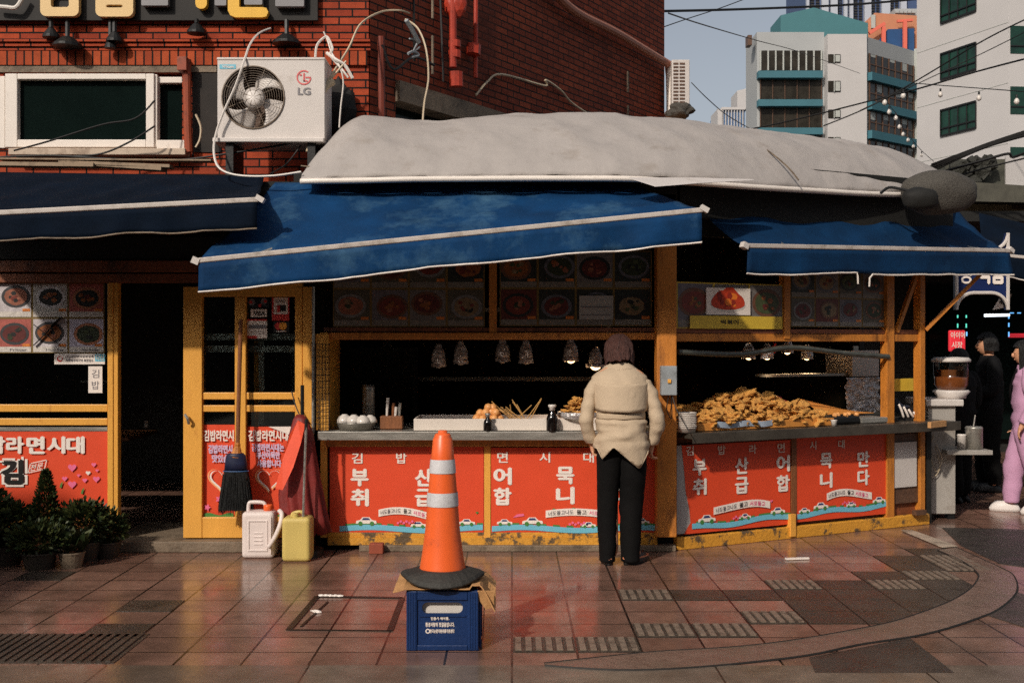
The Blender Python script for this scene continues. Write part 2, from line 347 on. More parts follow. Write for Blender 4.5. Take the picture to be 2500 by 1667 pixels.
M['coat'] = mat('beige coat cotton', srgb(188, 168, 143), .85, spec=.2, var=.07, scale=6, bump=.3, bscale=18)
M['trouser'] = mat('black trousers', srgb(15, 14, 14), .9, spec=.15, var=.2, bump=.2, bscale=14)
M['hair'] = mat('dark brown hair', srgb(70, 38, 30), .65, var=.45, scale=30, bump=.8, bscale=40, stretch=(4, 4, .6))
M['hairb'] = mat('black hair', srgb(16, 13, 12), .55, var=.4, scale=30, bump=.8, bscale=40, stretch=(4, 4, .6))
M['skin'] = mat('skin', srgb(206, 150, 116), .5, var=.06, scale=10)
M['pink'] = mat('lilac pink cotton', srgb(196, 150, 180), .85, spec=.2, var=.06, bump=.3, bscale=9)
M['darkcloth'] = mat('black jacket', srgb(18, 18, 20), .85, spec=.2, var=.2, bump=.3, bscale=9)
M['shoe'] = mat('white trainer', srgb(222, 214, 208), .5, var=.05)
M['cable'] = mat('black cable', srgb(18, 17, 16), .6, var=.1)
M['cord'] = mat('cream cord', srgb(190, 172, 146), .6, var=.1)
M['wirewhite'] = mat('white cable', srgb(216, 208, 200), .6, var=.05)
M['fritter'] = mat('golden batter', srgb(238, 172, 86), .55, var=.18, scale=18, bump=.7, bscale=45, dirt=srgb(212, 134, 56), dscale=12, dlo=.55, dhi=.8)
M['fishcake'] = mat('fish ball', srgb(226, 160, 96), .45, var=.12, scale=14, bump=.2)
M['stick'] = mat('bamboo stick', srgb(206, 160, 96), .6, var=.1)
M['soy'] = mat('soy sauce glass', srgb(16, 12, 11), .12, spec=.6, var=.1)
M['ceramic'] = mat('white ceramic', srgb(214, 206, 198), .25, var=.05)
M['melamine'] = mat('cream plastic', srgb(222, 210, 198), .4, var=.04, dirt=srgb(196, 182, 166), dscale=3, dlo=.6, dhi=.85)
M['greybox'] = mat('grey switch box', srgb(150, 156, 160), .5, var=.08, dirt=srgb(110, 112, 112), dscale=5)
M['leaf'] = mat('dark green leaf', srgb(36, 48, 24), .5, var=.5, scale=3, spec=.3)
M['leaf2'] = mat('olive leaf', srgb(62, 68, 34), .5, var=.4, scale=3, spec=.3)
M['pot'] = mat('dark plant pot', srgb(58, 50, 42), .6, var=.2)
M['concrete'] = mat('stained concrete', srgb(122, 106, 88), .7, var=.2, scale=5, bump=.4, dirt=srgb(70, 58, 46), dscale=4)
M['whitewall'] = mat('white panel cladding', srgb(184, 180, 178), .6, var=.05, scale=.3)
M['teal'] = mat('teal render', srgb(62, 112, 118), .6, var=.06, scale=.5)
M['teald'] = mat('teal balcony band', srgb(56, 104, 116), .6, var=.08, scale=.5)
M['greyr'] = mat('pale grey render', srgb(160, 162, 162), .7, var=.05, scale=.4)
M['wing'] = mat('apartment glazing', srgb(46, 42, 36), .2, var=.5, scale=.9)
M['wing2'] = mat('green window glass', srgb(16, 50, 38), .12, var=.5, scale=1.2)
M['frame'] = mat('pale mullion', srgb(170, 172, 166), .5)
M['coral'] = mat('coral steel', srgb(216, 104, 84), .6, var=.05)
M['towerblue'] = mat('navy tower cladding', srgb(62, 80, 116), .5, var=.08, scale=.1)
M['towerpale'] = mat('pale tower cladding', srgb(176, 180, 190), .5, var=.05, scale=.1)
M['orangewall'] = mat('tan brick far wall', srgb(186, 124, 92), .8, var=.08, scale=.3)
M['mangrey'] = mat('rusty steel frame', srgb(92, 66, 50), .5, var=.3, scale=20, bump=.3)

# ------------------------------------------------------------------ ground
struct(MB().box(-60, 60, 30.01, 400, -.5, -.03).build('far_ground', M['asphalt']))
struct(MB().box(-14, 2.3, 5.466, 16, -.4, 0).box(2.3, 30, 5.466, 30, -.4, 0).build('pavement', M['tile']))
struct(MB().box(-14, 30, 1.5, 5.462, -.4, .003).build('kerb', M['curb']))
# curved kerb of the crossing ramp
inner = [(1330, 1621), (1470, 1606), (1600, 1593), (1784, 1582), (1921, 1567), (2048, 1546), (2166, 1523), (2250, 1497), (2323, 1468), (2369, 1439), (2388, 1414), (2385, 1399), (2350, 1372), (2290, 1345)]
outer = [(1330, 1626), (1470, 1636), (1600, 1636), (1765, 1625), (1967, 1602), (2097, 1575), (2224, 1556), (2300, 1539), (2377, 1514), (2434, 1491), (2476, 1456), (2484, 1430), (2472, 1403), (2442, 1387), (2335, 1338)]
ai = bez([G(*p) for p in inner], 4); ao = bez([G(*p) for p in outer], 4)
def resample(pts, n):
    L = [0]
    for a, b in zip(pts, pts[1:]): L.append(L[-1] + (b - a).length)
    o = []; k = 0
    for i in range(n + 1):
        s = L[-1] * i / n
        while k < len(pts) - 2 and L[k + 1] < s: k += 1
        o.append(pts[k].lerp(pts[k + 1], min(1, max(0, (s - L[k]) / max(1e-9, L[k + 1] - L[k])))))
    return o
ai = resample(ai, 60); ao = resample(ao, 60)
mb = MB()
for k in range(60):
    a, b, c, d = ai[k], ai[k + 1], ao[k + 1], ao[k]; up = V(0, 0, .008)
    mb.add([a + up, b + up, c + up, d + up, a, b, c, d], [[0, 1, 2, 3], [0, 4, 5, 1], [2, 6, 7, 3]])
M['band'] = mat('smooth ramp kerb granite', srgb(122, 98, 86), .26, var=.2, scale=12, bump=.25, bscale=60, dirt=srgb(104, 90, 76), dscale=3, rvar=.15)
struct(mb.build('ramp_kerb', M['band']))
mb = MB(); mb.tube([p + V(0, 0, .004) for p in ai], .008, 5); mb.tube([p + V(0, 0, .004) for p in ao], .007, 5)
struct(mb.build('kerb_joint', mat('dark joint', srgb(30, 26, 22), .7)))
def quad(pts, z, h=.004):
    return [V(p.x, p.y, z) for p in pts]
def sheet(name, pix, m, z=.004):
    return struct(MB().prism([G(*p) + V(0, 0, z - .004) for p in pix], (0, 0, .004)).build(name, m))
# beyond the ramp: darker apron, dark slabs
sheet('dark_slab', [(1975, 1606), (2222, 1558), (2330, 1643), (1990, 1643)], M['darktile'])
sheet('alley_road', [(2300, 1288), (2480, 1292), (2720, 1312), (2740, 1392), (2500, 1384), (2440, 1376), (2345, 1332)], M['asphalt'])
sheet('dark_slab', [(2395, 1498), (2486, 1447), (2640, 1490), (2560, 1550)], M['darktile'])
sheet('pale_kerb', [(2200, 1297), (2226, 1296), (2338, 1336), (2300, 1339)], M['line'], .012)
# dark paving stones that sit flush in the grid: cells of the tile module
TW, TR = .336, .285
USED = set()
def cells(name, lst, m, z=.004, ridges=0):
    mb = MB(); lst = [c for c in dict.fromkeys(lst) if c not in USED]; USED.update(lst)
    for cx, cy in lst:
        x0, y0 = cx * TW + .006, cy * TR + .006
        mb.box(x0, x0 + TW - .012, y0, y0 + TR - .012, z - .004, z)
        if ridges:
            for i in range(ridges):
                xx = x0 + (i + .5) * (TW - .012) / ridges
                mb.box(xx - .016, xx + .016, y0 + .015, y0 + TR - .027, z, z + .006, 1)
    return struct(mb.build(name, [m, M['ridge']]))
def cell(u, v): g = G(u, v); return (math.floor(g.x / TW), math.floor(g.y / TR))
def inside(p, poly):
    c = False; n = len(poly)
    for i in range(n):
        (x1, y1), (x2, y2) = poly[i], poly[i - 1]
        if (y1 > p[1]) != (y2 > p[1]) and p[0] < (x2 - x1) * (p[1] - y1) / (y2 - y1) + x1: c = not c
    return c
dk, tk = [], []; rp = random.Random(11)
for cx in range(0, 20):
    for cy in range(18, 36):
        X, Y_ = (cx + .5) * TW, (cy + .5) * TR; u, v = CX + F * X / Y_, CY + F * H / Y_
        if inside((u, v), [(1925, 1426), (2124, 1399), (2240, 1332), (2330, 1350), (2385, 1400), (2385, 1440), (2250, 1497), (2160, 1525), (1965, 1472)]): (dk if rp.random() < .72 else tk).append((cx, cy))
cells('dark_paver', dk + [cell(330, 1478), cell(1700, 1447), cell(1760, 1447), cell(1860, 1447), cell(1940, 1450), cell(2150, 1360), cell(2230, 1362), cell(2200, 1385), cell(2280, 1390), cell(2120, 1470), cell(2180, 1455), cell(2060, 1500), cell(2120, 1500), cell(360, 1530), cell(90, 1395), cell(160, 1395), cell(2330, 1420), cell(2250, 1420)], M['darktile'])
cells('tactile_paving', tk + [cell(1590, 1447), cell(1650, 1447), cell(1975, 1447), cell(2190, 1430), cell(2260, 1450), cell(1370, 1572), cell(1545, 1572), cell(1690, 1540), cell(1800, 1540), cell(1910, 1510)], M['tactile'], .004, 6)
g0 = G(0, 1548); mb = MB()
mb.box(-4.2, -1.98, 5.50, 5.76 + .285, 0, .004)
for i in range(46): mb.box(-4.19 + i * .048, -4.165 + i * .048, 5.52, 6.03, .004, .011)
struct(mb.build('tactile_strip', M['darktile']))
# a recessed inspection cover left of the crate
c4 = [G(775, 1456), G(982, 1460), G(952, 1540), G(705, 1538)]
mb = MB()
for i in range(4):
    a, b = c4[i], c4[(i + 1) % 4]
    mb.bar(a + V(0, 0, .003), b + V(0, 0, .003), .035 if i != 2 else .012, .006)
mb.bar(G(800, 1470) + V(0, 0, .003), G(735, 1530) + V(0, 0, .003), .014, .006)
t = tag(mb.build('inspection_cover', mat('wet iron frame', srgb(40, 32, 27), .4, metal=.3, var=.3)), 'square inspection cover frame sunk in the pavement left of the blue crate', 'manhole cover')
mb = MB()
for a, b in (((785, 1456), (830, 1457)), ((766, 1494), (778, 1496))):
    for k in range(5):
        p = G(lerp(a[0], b[0], k / 4), lerp(a[1], b[1], k / 4)); mb.ball(p + V(0, 0, .008), .018, 1, jit=.6, sc=(1.3, .7, .5))
tag(mb.build('litter', M['ink']), 'scraps of white paper stuck on the inspection cover', 'litter')
o = MB().box(-.09, .09, -.012, .012, .004, .016).build('litter', M['ink']); o.location = G(1946, 1366); o.rotation_euler = (0, 0, .15)
tag(o, 'white paper strip lying on pavement before the corner stall', 'litter')

# ------------------------------------------------------------------ brick building behind
BY = 9.4
bx = thing('brick_building', 'red brick building with dark side wall standing behind the snack shop', 'building', (-1.22, BY, 0))
cB = PX(900, BY)
wx0, wx1, wz0, wz1 = PX(8, BY), PX(445, BY), PZ(365, BY), PZ(178, BY)
def pc(u0, u1, v0, v1, y0, y1, mb, mi=0, Y=None):      # box from its outline seen at depth Y
    Y = Y or y0; mb.box(PX(u0, Y), PX(u1, Y), y0, y1, PZ(v1, Y), PZ(v0, Y), mi)
mb = MB()
mb.box(-6.5, wx0, BY, BY + .3, 2.79, 5.6); mb.box(wx1, cB, BY, BY + .3, 2.79, 5.6)
mb.box(wx0, wx1, BY, BY + .3, wz1, 5.6); mb.box(wx0, wx1, BY, BY + .3, 2.79, wz0)
mb.build('wall', M['brick'], bx)
dS = Vector((.544, .839, 0)); nS = Vector((.839, -.544, 0))
def SW(t, z, o=0): p = Vector((cB, BY, 0)) + dS * t + nS * o; return V(p.x, p.y, z)
def swt(u): k = (u - CX) / F; return (k * BY - cB) / (dS.x - k * dS.y)
def SWP(u, v, o=0.0):
    k = (u - CX) / F; b = Vector((cB, BY, 0)) + nS * o; t = (k * b.y - b.x) / (dS.x - k * dS.y); p = b + dS * t; return V(p.x, p.y, PZ(v, p.y))
tE = swt(1622)
def swbox(mb, t0, t1, z0, z1, o0, o1, mi=0):
    a = [SW(t0, z0, o0), SW(t1, z0, o0), SW(t1, z0, o1), SW(t0, z0, o1)]; mb.prism(a, (0, 0, z1 - z0), mi)
mb = MB(); ta, tb = swt(1010), swt(1275)
zt = SWP(1000, 214).z
swbox(mb, .02, .36, 2.79, 7.5, -.3, 0); swbox(mb, .36, 2.9, zt + .02, 7.5, -.3, 0); swbox(mb, 2.9, tE, 2.79, 7.5, -.3, 0)
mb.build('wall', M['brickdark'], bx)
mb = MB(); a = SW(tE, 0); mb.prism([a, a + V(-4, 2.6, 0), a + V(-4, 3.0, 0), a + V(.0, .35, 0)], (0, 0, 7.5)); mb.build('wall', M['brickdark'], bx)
# projecting string course: three stretcher ledges over a soldier row
mb = MB()
for v0, v1, pr in ((99, 107, .07), (108, 117, .05), (118, 126, .035)):
    mb.box(-6.5, cB + .02, BY - pr, BY - .002, PZ(v1, BY), PZ(v0, BY) - .004)
mb.build('ledge', M['brick'], bx)
mb = MB(); mb.box(-6.5, cB - .01, BY - .03, BY - .002, PZ(161, BY), PZ(127, BY)); mb.build('soldier_course', M['soldier'], bx)
# window
wf = MB()
yf = BY - .05
u0, u1, v0, v1 = 12, 376, 180, 360
pc(u0, 42, v0, v1, yf, BY + .05, wf); pc(356, u1, v0, v1, yf, BY + .05, wf); pc(42, 356, v0, 194, yf, BY + .05, wf); pc(42, 356, 341, v1, yf, BY + .05, wf)
pc(382, 445, 188, 203, BY, BY + .06, wf, Y=BY); pc(376, 384, 182, 360, BY - .03, BY + .05, wf); pc(382, 450, 342, 366, BY - .04, BY + .06, wf)
pc(-40, 12, 186, 362, BY - .02, BY + .08, wf)
f = wf.build('window', M['pvc'], bx, bevel=.006)
p = MB(); pc(40, 358, 192, 343, BY + .01, BY + .02, p, Y=BY); pc(382, 447, 200, 345, BY + .07, BY + .08, p, Y=BY); p.build('pane', M['pane'], f)
s = MB(); pc(20, 452, 362, 378, BY - .14, BY - .001, s); s.build('sill', mat('stained sill', srgb(190, 170, 150), .6, var=.1, dirt=srgb(110, 84, 62), dscale=4), f, bevel=.005)
mb = MB(); mb.box(-6.5, PX(530, BY), BY - .02, BY - .001, PZ(178, BY), PZ(162, BY)); mb.build('lintel', M['concrete'], bx)
mb = MB(); mb.tube([P(456, 146, BY - .09), P(458, 300, BY - .09), P(461, 372, BY - .09)], .035, 10)
mb.box(PX(446, BY), PX(468, BY), BY - .16, BY, PZ(182, BY), PZ(150, BY)); mb.build('downpipe', mat('rusty downpipe', srgb(150, 66, 36), .6, var=.25, dirt=srgb(50, 30, 22), dscale=6), bx)
# flat dark sheet on the wall behind the AC and pipe opening
mb = MB(); pc(470, 540, 150, 372, BY - .012, BY - .002, mb); mb.build('dark_sheet', mat('dark board', srgb(36, 30, 26), .8, var=.4), bx)
mb = MB(); mb.ball(P(826, 270, BY - .12), .22, 2, sc=(.75, .5, 1.25), jit=.4); mb.build('vent_hood', mat('black vent hood', srgb(22, 20, 18), .8, var=.3), bx)
# side wall window with concrete lintel, pipes
mb = MB(); swbox(mb, .36, 2.9, zt - .16, zt + .02, -.2, .05); mb.build('lintel', M['concrete'], bx)
mb = MB(); swbox(mb, .36, 2.9, 2.79, zt - .16, -.2, -.15); mb.build('window', M['pane'], bx)
mb = MB(); q = SWP(1131, 275); mb.tube([V(q.x, q.y, zt - .17), V(q.x, q.y, 2.7)], .035, 6); mb.build('mullion', M['frame'], bx)
mb = MB(); pts = bez([SWP(1340, -30, .10), SWP(1405, 30, .10), SWP(1500, 78, .10), SWP(1580, 126, .10), SWP(1633, 158, .12)], 5); mb.tube(pts, .05, 10)
mb.build('drain_pipe', mat('pinkish drain pipe', srgb(172, 112, 90), .55, var=.15), bx)
q = SWP(1636, 160, .12)
mb = MB(); mb.tube([q + V(0, 0, .02), V(q.x + .02, q.y, PZ(185, q.y)), V(q.x + .03, q.y, PZ(270, q.y)), V(q.x - .03, q.y, PZ(288, q.y))], .075, 12); mb.build('drain_pipe', M['pvc'], bx, smooth=True)
RED = mat('red oxide pipe', srgb(172, 54, 32), .55, var=.2, dirt=srgb(90, 30, 20), dscale=4)
mb = MB(); mb.tube([SWP(1106, -20, .1), SWP(1106, 165, .1)], .034, 10); mb.ball(SWP(1112, 10, .1), .11, 2, sc=(1, .6, 1.3)); 
mb.tube([SWP(1113, 176, .1), SWP(1114, 212, .1)], .065, 10); mb.tube([SWP(1110, 100, .1), SWP(1110, 116, .1)], .058, 10); mb.tube([SWP(1110, 124, .1), SWP(1110, 142, .1)], .058, 10)
mb.build('standpipe', RED, bx)
mb = MB(); mb.tube([SWP(1162, -20, .08), SWP(1161, 190, .08)], .022, 8); mb.tube([SWP(1157, 110, .08), SWP(1155, 134, .08)], .07, 8); mb.build('standpipe', RED, bx)
for u, v0, v1 in ((1056, -10, 46), (1056, 88, 182), (1533, 175, 226), (1533, 258, 305)): mb = MB(); mb.tube([SWP(u, v0, .03), SWP(u, v1, .03)], .013, 6); mb.build('conduit', M['concrete'], bx)
mb = MB(); mb.tube(bez([SWP(1162, 233, .03), SWP(1190, 200, .03), SWP(1225, 182, .04), SWP(1330, 210, .04), SWP(1332, 196, .04), SWP(1370, 222, .04), SWP(1400, 255, .04), SWP(1475, 303, .04)], 5), .012, 5); mb.build('wall_cable', M['cord'], bx)
mb = MB(); mb.tube([SWP(930, 90, .06), SWP(932, 300, .06)], .03, 8); mb.build('downpipe', mat('brown pipe', srgb(112, 46, 30), .6, var=.2), bx)
mb = MB(); mb.tube([SWP(985, -5, .08), SWP(1010, -5, .08), SWP(1012, 150, .08)], .012, 5); mb.tube([SWP(1075, -5, .05), SWP(1083, 200, .05)], .012, 5); mb.tube(bez([SWP(932, 110, .08), SWP(960, 170, .1), SWP(1010, 140, .1), SWP(1060, 160, .1)], 5), .012, 5); mb.build('wall_cable', M['cable'], bx)
# sign on the brick front : dark backing, letters standing proud, cut by the frame
sg = thing('shop_sign', 'dark sign board with big cream and yellow Korean letters on the brick front', 'sign', (-3, BY - .2, 3.7))
mb = MB(); mb.box(-6.2, PX(768, BY - .2), BY - .06, BY - .015, PZ(50, BY - .06), 5.4); mb.build('backing', mat('sign backing', srgb(24, 20, 17), .7, var=.3), sg)
YS = BY - .13
CRM = mat('cream sign letter', srgb(220, 186, 128), .5, var=.05); YLW = mat('yellow sign letter', srgb(226, 174, 48), .5, var=.05); GRY = mat('pale grey sign letter', srgb(126, 124, 126), .5, var=.1)
def letter(name, m, boxes, holes=()):
    mb = MB()
    for (u0, u1, v0, v1, r) in boxes: 
        hs = [rrect(PX(a, YS), PX(b, YS), PZ(d, YS), PZ(c, YS), .02) for a, b, c, d in holes]
        mb.shape(rrect(PX(u0, YS), PX(u1, YS), PZ(v1, YS), PZ(v0, YS), r), hs, YS, YS + .055)
    return mb.build(name, m, sg)
letter('letter', CRM, [(98, 192, -44, 40, .05)], [(124, 168, -20, 18)])
letter('letter', CRM, [(233, 325, -70, 41, .05)], [(258, 300, 12, 19), (258, 300, -60, -10)])
letter('letter', YLW, [(477, 505, -90, 22, .045)])
mb = MB(); o_ = [(556, -110), (584, -110), (584, 18), (640, 18), (650, 20), (655, 30), (650, 41), (640, 43), (575, 43), (562, 38), (556, 26)]
mb.shape([(PX(a, YS), PZ(b, YS)) for a, b in o_], [], YS, YS + .055); mb.build('letter', YLW, sg)
for q in ((345, 410, -40, 14, .01), (524, 552, -40, 14, .01), (596, 640, -40, 12, .01), (672, 742, -40, 16, .01)): letter('letter', GRY, [q])
mb = MB(); mb.tube(bez([P(-10, 16, YS), P(14, 18, YS), P(40, 18, YS), P(58, -10, YS)], 6), .018, 8); mb.build('neon_tube', M['wirewhite'], sg)
for u, v, r in ((165, 92, .12), (125, 70, .07), (280, 80, .07), (480, 60, .08), (700, 86, .12), (270, 96, .05)):
    mb = MB(); mb.tube([P(u, 50, BY - .065), P(u, v, BY - .10)], .02, 6); mb.lathe([(r * .4, 0), (r, -.06), (r, -.08)], P(u, v, BY - .11), 14); mb.build('shadow_bracket', M['black'], sg)  # black brackets added to make the dark shadow blobs under the sign

# ------------------------------------------------------------------ row of shops : shell
sh = thing('snack_shop', 'ground floor snack shop with yellow door frame and dark doorway, left of the counters', 'shop', (-3, YW, 0))
roof = [(-6.5, YW - .02), (1.25, YW - .02), (3.95, YW + 1.36), (3.2, 13), (-6.5, 13)]
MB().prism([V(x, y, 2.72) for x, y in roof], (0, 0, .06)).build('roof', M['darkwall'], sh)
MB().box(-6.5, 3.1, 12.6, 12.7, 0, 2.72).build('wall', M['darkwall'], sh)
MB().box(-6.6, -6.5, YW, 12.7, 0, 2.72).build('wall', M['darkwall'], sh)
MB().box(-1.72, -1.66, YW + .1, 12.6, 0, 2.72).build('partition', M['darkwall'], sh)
def XW(u, Y=YW): return PX(u, Y)
def ZW(v, Y=YW): return PZ(v, Y)
def fb(mb, u0, u1, v0, v1, d0, d1, mi=0):              # frontal box, pixel outline on plane YW-d1.. (d = how far proud)
    Y = YW - d1; mb.box(PX(u0, Y), PX(u1, Y), Y, YW - d0, PZ(v1, Y), PZ(v0, Y), mi)
mb = MB(); fb(mb, -600, 770, 580, 632, -.08, 0.0); mb.build('soffit_board', M['dark'], sh)
mb = MB(); fb(mb, -600, 482, 636, 664, -.06, .03); fb(mb, -600, 482, 668, 690, -.06, .015); mb.build('fascia', M['brown'], sh, bevel=.006)
mb = MB(); fb(mb, 262, 276, 690, 1285, -.08, .02); fb(mb, 277, 288, 690, 1285, -.06, .012); mb.build('door_post', M['yellow'], sh, bevel=.005)
wn = MB(); fb(wn, -300, 262, 987, 1005, -.05, .0); fb(wn, -300, 262, 1021, 1038, -.05, .0); fb(wn, -300, 262, 1240, 1290, -.05, .0)
fr = wn.build('shop_window', M['yellow'], sh, bevel=.004)
g = MB(); g.box(XW(-300), XW(260), YW + .03, YW + .036, ZW(1240), ZW(690)); g.build('pane', M['glass'], fr)
MB().box(XW(60), XW(146), 9.6, 9.64, PZ(934, 9.6), PZ(928, 9.6)).build('shelf', M['steel'], sh); MB().box(-4.4, -3.4, 9.8, 10.6, .72, .75).build('table_top', M['wood'], sh)
mb = MB(); fb(mb, -300, 262, 1042, 1052, -.06, -.02); mb.build('counter_edge', M['steel'], sh)
MB().box(XW(-300), XW(262), YW + .04, YW + .1, 0, ZW(1052)).build('stall_riser', M['brown'], sh)
MB().box(XW(-400), XW(270), YW - .05, YW + .1, 0, .10).build('plinth', M['concrete'], sh)
mb = MB(); mb.box(XW(270), XW(765), YW - .12, YW + .8, 0, .085); mb.build('doorstep', M['concrete'], sh, bevel=.01)
# the door to the right of the opening
dr = MB()
fb(dr, 447, 493, 700, 1313, -.06, .02); fb(dr, 573, 600, 724, 1262, -.06, .015); fb(dr, 720, 738, 700, 1313, -.06, .015); fb(dr, 739, 762, 700, 1313, -.06, .022)
fb(dr, 493, 738, 690, 724, -.06, .012); fb(dr, 493, 722, 1262, 1313, -.06, .014)
for a, b in ((493, 573), (600, 720)):
    fb(dr, a, b, 958, 975, -.05, .004); fb(dr, a, b, 989, 1005, -.05, .004)
d = dr.build('door', M['yellow'], sh, bevel=.005)
g = MB(); g.box(XW(493), XW(722), YW + .03, YW + .036, ZW(1262), ZW(722)); g.build('pane', M['glass'], d)
hd = MB(); hd.tube(bez([P(452, 1012, YW - .05), P(458, 1022, YW - .07), P(461, 1034, YW - .05)], 4), .011, 8); hd.build('handle', M['steel'], d)
mb = MB(); mb.box(XW(493), XW(720), YW + .09, YW + .12, ZW(830), ZW(814)); mb.box(XW(493), XW(720), YW + .09, YW + .12, ZW(860), ZW(844)); mb.box(XW(622), XW(636), YW + .125, YW + .15, ZW(1060), ZW(832))
mb.build('inner_rail', M['steel'], sh)
MB().box(XW(608), XW(621), YW + .16, YW + .2, .3, ZW(832)).build('inner_post', M['yellow'], sh)
MB().box(XW(300), XW(308), YW + .5, YW + .52, ZW(1056), ZW(1038)).build('lock', M['steel'], sh)
# ------------------------------------------------------------------ main food stall
st = thing('food_stall', 'open fronted food stall with orange posts and long steel counter', 'stall', (-.1, YW, 0))
mb = MB(); mb.box(PX(1603, 8.38), 1.245, 8.36, 8.52, .12, 2.72); mb.build('post', M['ochre'], st, bevel=.008)
mb = MB(); fb(mb, 1194, 1213, 560, 812, -.05, .0); mb.build('post', M['ochre'], st, bevel=.005)
mb = MB(); fb(mb, 790, 1604, 812, 829, -.05, .01); mb.build('rail', M['ochre'], st, bevel=.005)
mb = MB(); fb(mb, 790, 1604, 800, 810, -.05, -.01); mb.build('rail', M['brown'], st)
mb = MB(); mb.box(XW(770), 1.24, YW - .02, YW + .06, ZW(600), 2.71); mb.build('header', M['brown'], st)
# side return of wire mesh over yellow boards, left end of the opening
mb = MB(); mb.box(XW(784), XW(800), YW - .03, YW + .6, .1, ZW(812)); mb.build('side_board', M['yellow'], st)
mb = MB()
for v in range(840, 1052, 15): mb.tube([P(770, v, YW - .09), P(800, v + 1, YW - .07), P(806, v, YW + .05)], .003, 4)
for u in (771, 779, 787, 795, 803): mb.tube([P(u, 838, YW - .085), P(u, 1052, YW - .085)], .003, 4)
mb.build('wire_mesh', M['cable'], st)
mb = MB(); fb(mb, 770, 802, 815, 1050, -.0, .04); mb.build('side_board', M['yellow'], st, bevel=.004)
mb = MB(); mb.tube([P(765, 700, YW - .06), P(764, 1060, YW - .06)], .012, 6); mb.build('conduit', M['steel'], st)
# counter
mb = MB(); mb.box(XW(785), 1.10, 8.345, 9.3, .88, .918); mb.box(XW(785), 1.10, 8.335, 8.344, .856, .922); ct = mb.build('counter', M['steel'], st, bevel=.004)
mb = MB(); mb.box(XW(800), 1.10, 8.42, 8.48, .80, .879); mb.build('apron', M['ochre'], st)
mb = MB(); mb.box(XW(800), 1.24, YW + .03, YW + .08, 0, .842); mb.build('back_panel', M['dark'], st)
mb = MB(); fb(mb, 1182, 1198, 1078, 1330, -.02, .02); mb.build('panel_post', M['yellow'], st, bevel=.004)
mb = MB(); fb(mb, 800, 1604, 1299, 1312, -.02, .015); mb.build('base_rail', M['yellowchip'], st, bevel=.004)
mb = MB(); fb(mb, 800, 1604, 1312, 1330, -.05, .03); mb.build('base_rail', M['yellowchip'], st)
mb = MB(); mb.box(XW(880), 1.25, YW - .075, YW + .05, 0, .045); mb.build('plinth', M['concrete'], st, bevel=.006)
tag(MB().box(PX(902, 8.36), PX(936, 8.36), 8.33, 8.42, 0, .075).build('brick', mat('loose brick', srgb(150, 74, 52), .8, var=.2), bevel=.006), 'loose red brick on the ground at the left foot of the main stall', 'brick')
# interior fittings, dark behind the opening
mb = MB(); mb.box(-1.3, 1.0, 11.2, 11.6, 1.9, 1.94); mb.box(-1.3, -1.26, 11.2, 11.6, 0, 1.9); mb.box(.96, 1.0, 11.2, 11.6, 0, 1.9); mb.box(-1.3, 1.0, 11.2, 11.6, 1.2, 1.24)
mb.build('back_shelf', M['steel'], st)
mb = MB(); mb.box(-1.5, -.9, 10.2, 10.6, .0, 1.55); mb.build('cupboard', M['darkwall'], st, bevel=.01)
# ------------------------------------------------------------------ corner stall
cs = thing('corner_stall', 'corner food stall turned away to the right with dark counter and yellow sill', 'stall', S0 + V(1.2, .6, 0))
MSo = lambda: MB(MS)
def fs_(mb, u0, u1, v0, v1, d0, d1, mi=0, um=None):      # box on the corner stall plane from its outline (d = proud of it)
    t0, t1 = ST(u0, -d1), ST(u1, -d1); tm = ST(um, -d1) if um else (t0 + t1) / 2
    mb.box(t0, t1, -d1, -d0, SZ(tm, v1, -d1), SZ(tm, v0, -d1), mi)
tR = ST(2262)
t0 = ST(1650)
ztop = 2.72
def spost(u0, u1, z0, z1, m, d=.02, name='post'):
    mb = MSo(); mb.box(ST(u0, -d), ST(u1, -d), -d, .05, z0, z1); return mb.build(name, m, cs, bevel=.004)
spost(2166, 2184, 0, ztop, M['ochre'], .03); spost(2247, 2259, 0, ztop, M['ochre'], .03); spost(1915, 1930, 1.62, ztop, M['ochre'])
mb = MSo(); mb.box(t0, ST(2250), -.01, .04, 1.60, 1.66); mb.build('rail', M['ochre'], cs, bevel=.004)
mb = MSo(); mb.box(t0, ST(2250), -.005, .03, 1.665, 1.70); mb.build('rail', M['brown'], cs)
mb = MSo(); mb.box(.0, ST(2260), .0, .05, 2.42, 2.71); mb.build('header', M['dark'], cs)
mb = MSo(); a, b = ST(2184), ST(2247); mb.bar((a + .02, -.0, 1.68), (a + .34, -.0, 2.35), .035, .035); mb.bar((b + .02, -.04, 1.70), (b + .42, -.3, 2.2), .03, .03); mb.build('brace', M['ochre'], cs)
mb = MSo(); mb.box(.02, ST(2300), -.20, .75, .862, .905); mb.box(.02, ST(2300), -.206, -.198, .83, .908); mb.build('counter', mat('dark worn counter', srgb(72, 66, 58), .4, metal=.2, var=.3, dirt=srgb(120, 112, 98), dscale=8, dlo=.6, dhi=.85, rvar=.15), cs, bevel=.004)
mb = MSo(); mb.box(t0, tR, .03, .08, 0, .86); mb.build('back_panel', M['brown'], cs)
mb = MSo(); mb.box(.0, tR, -.035, .02, .0, .095); mb.build('sill', M['yellowchip'], cs, bevel=.006)
mb = MSo(); mb.box(ST(1929), ST(1941), -.02, .02, .10, .86); mb.build('panel_post', M['wood'], cs)
mb = MSo(); mb.box(ST(1929, -.04), ST(1941, -.04), -.05, .01, .02, .2); mb.build('panel_post', M['yellow'], cs)
mb = MSo(); mb.box(ST(2172), ST(2242), -.004, .0, .2, .80); mb.build('mesh_panel', M['mangrey'], cs)
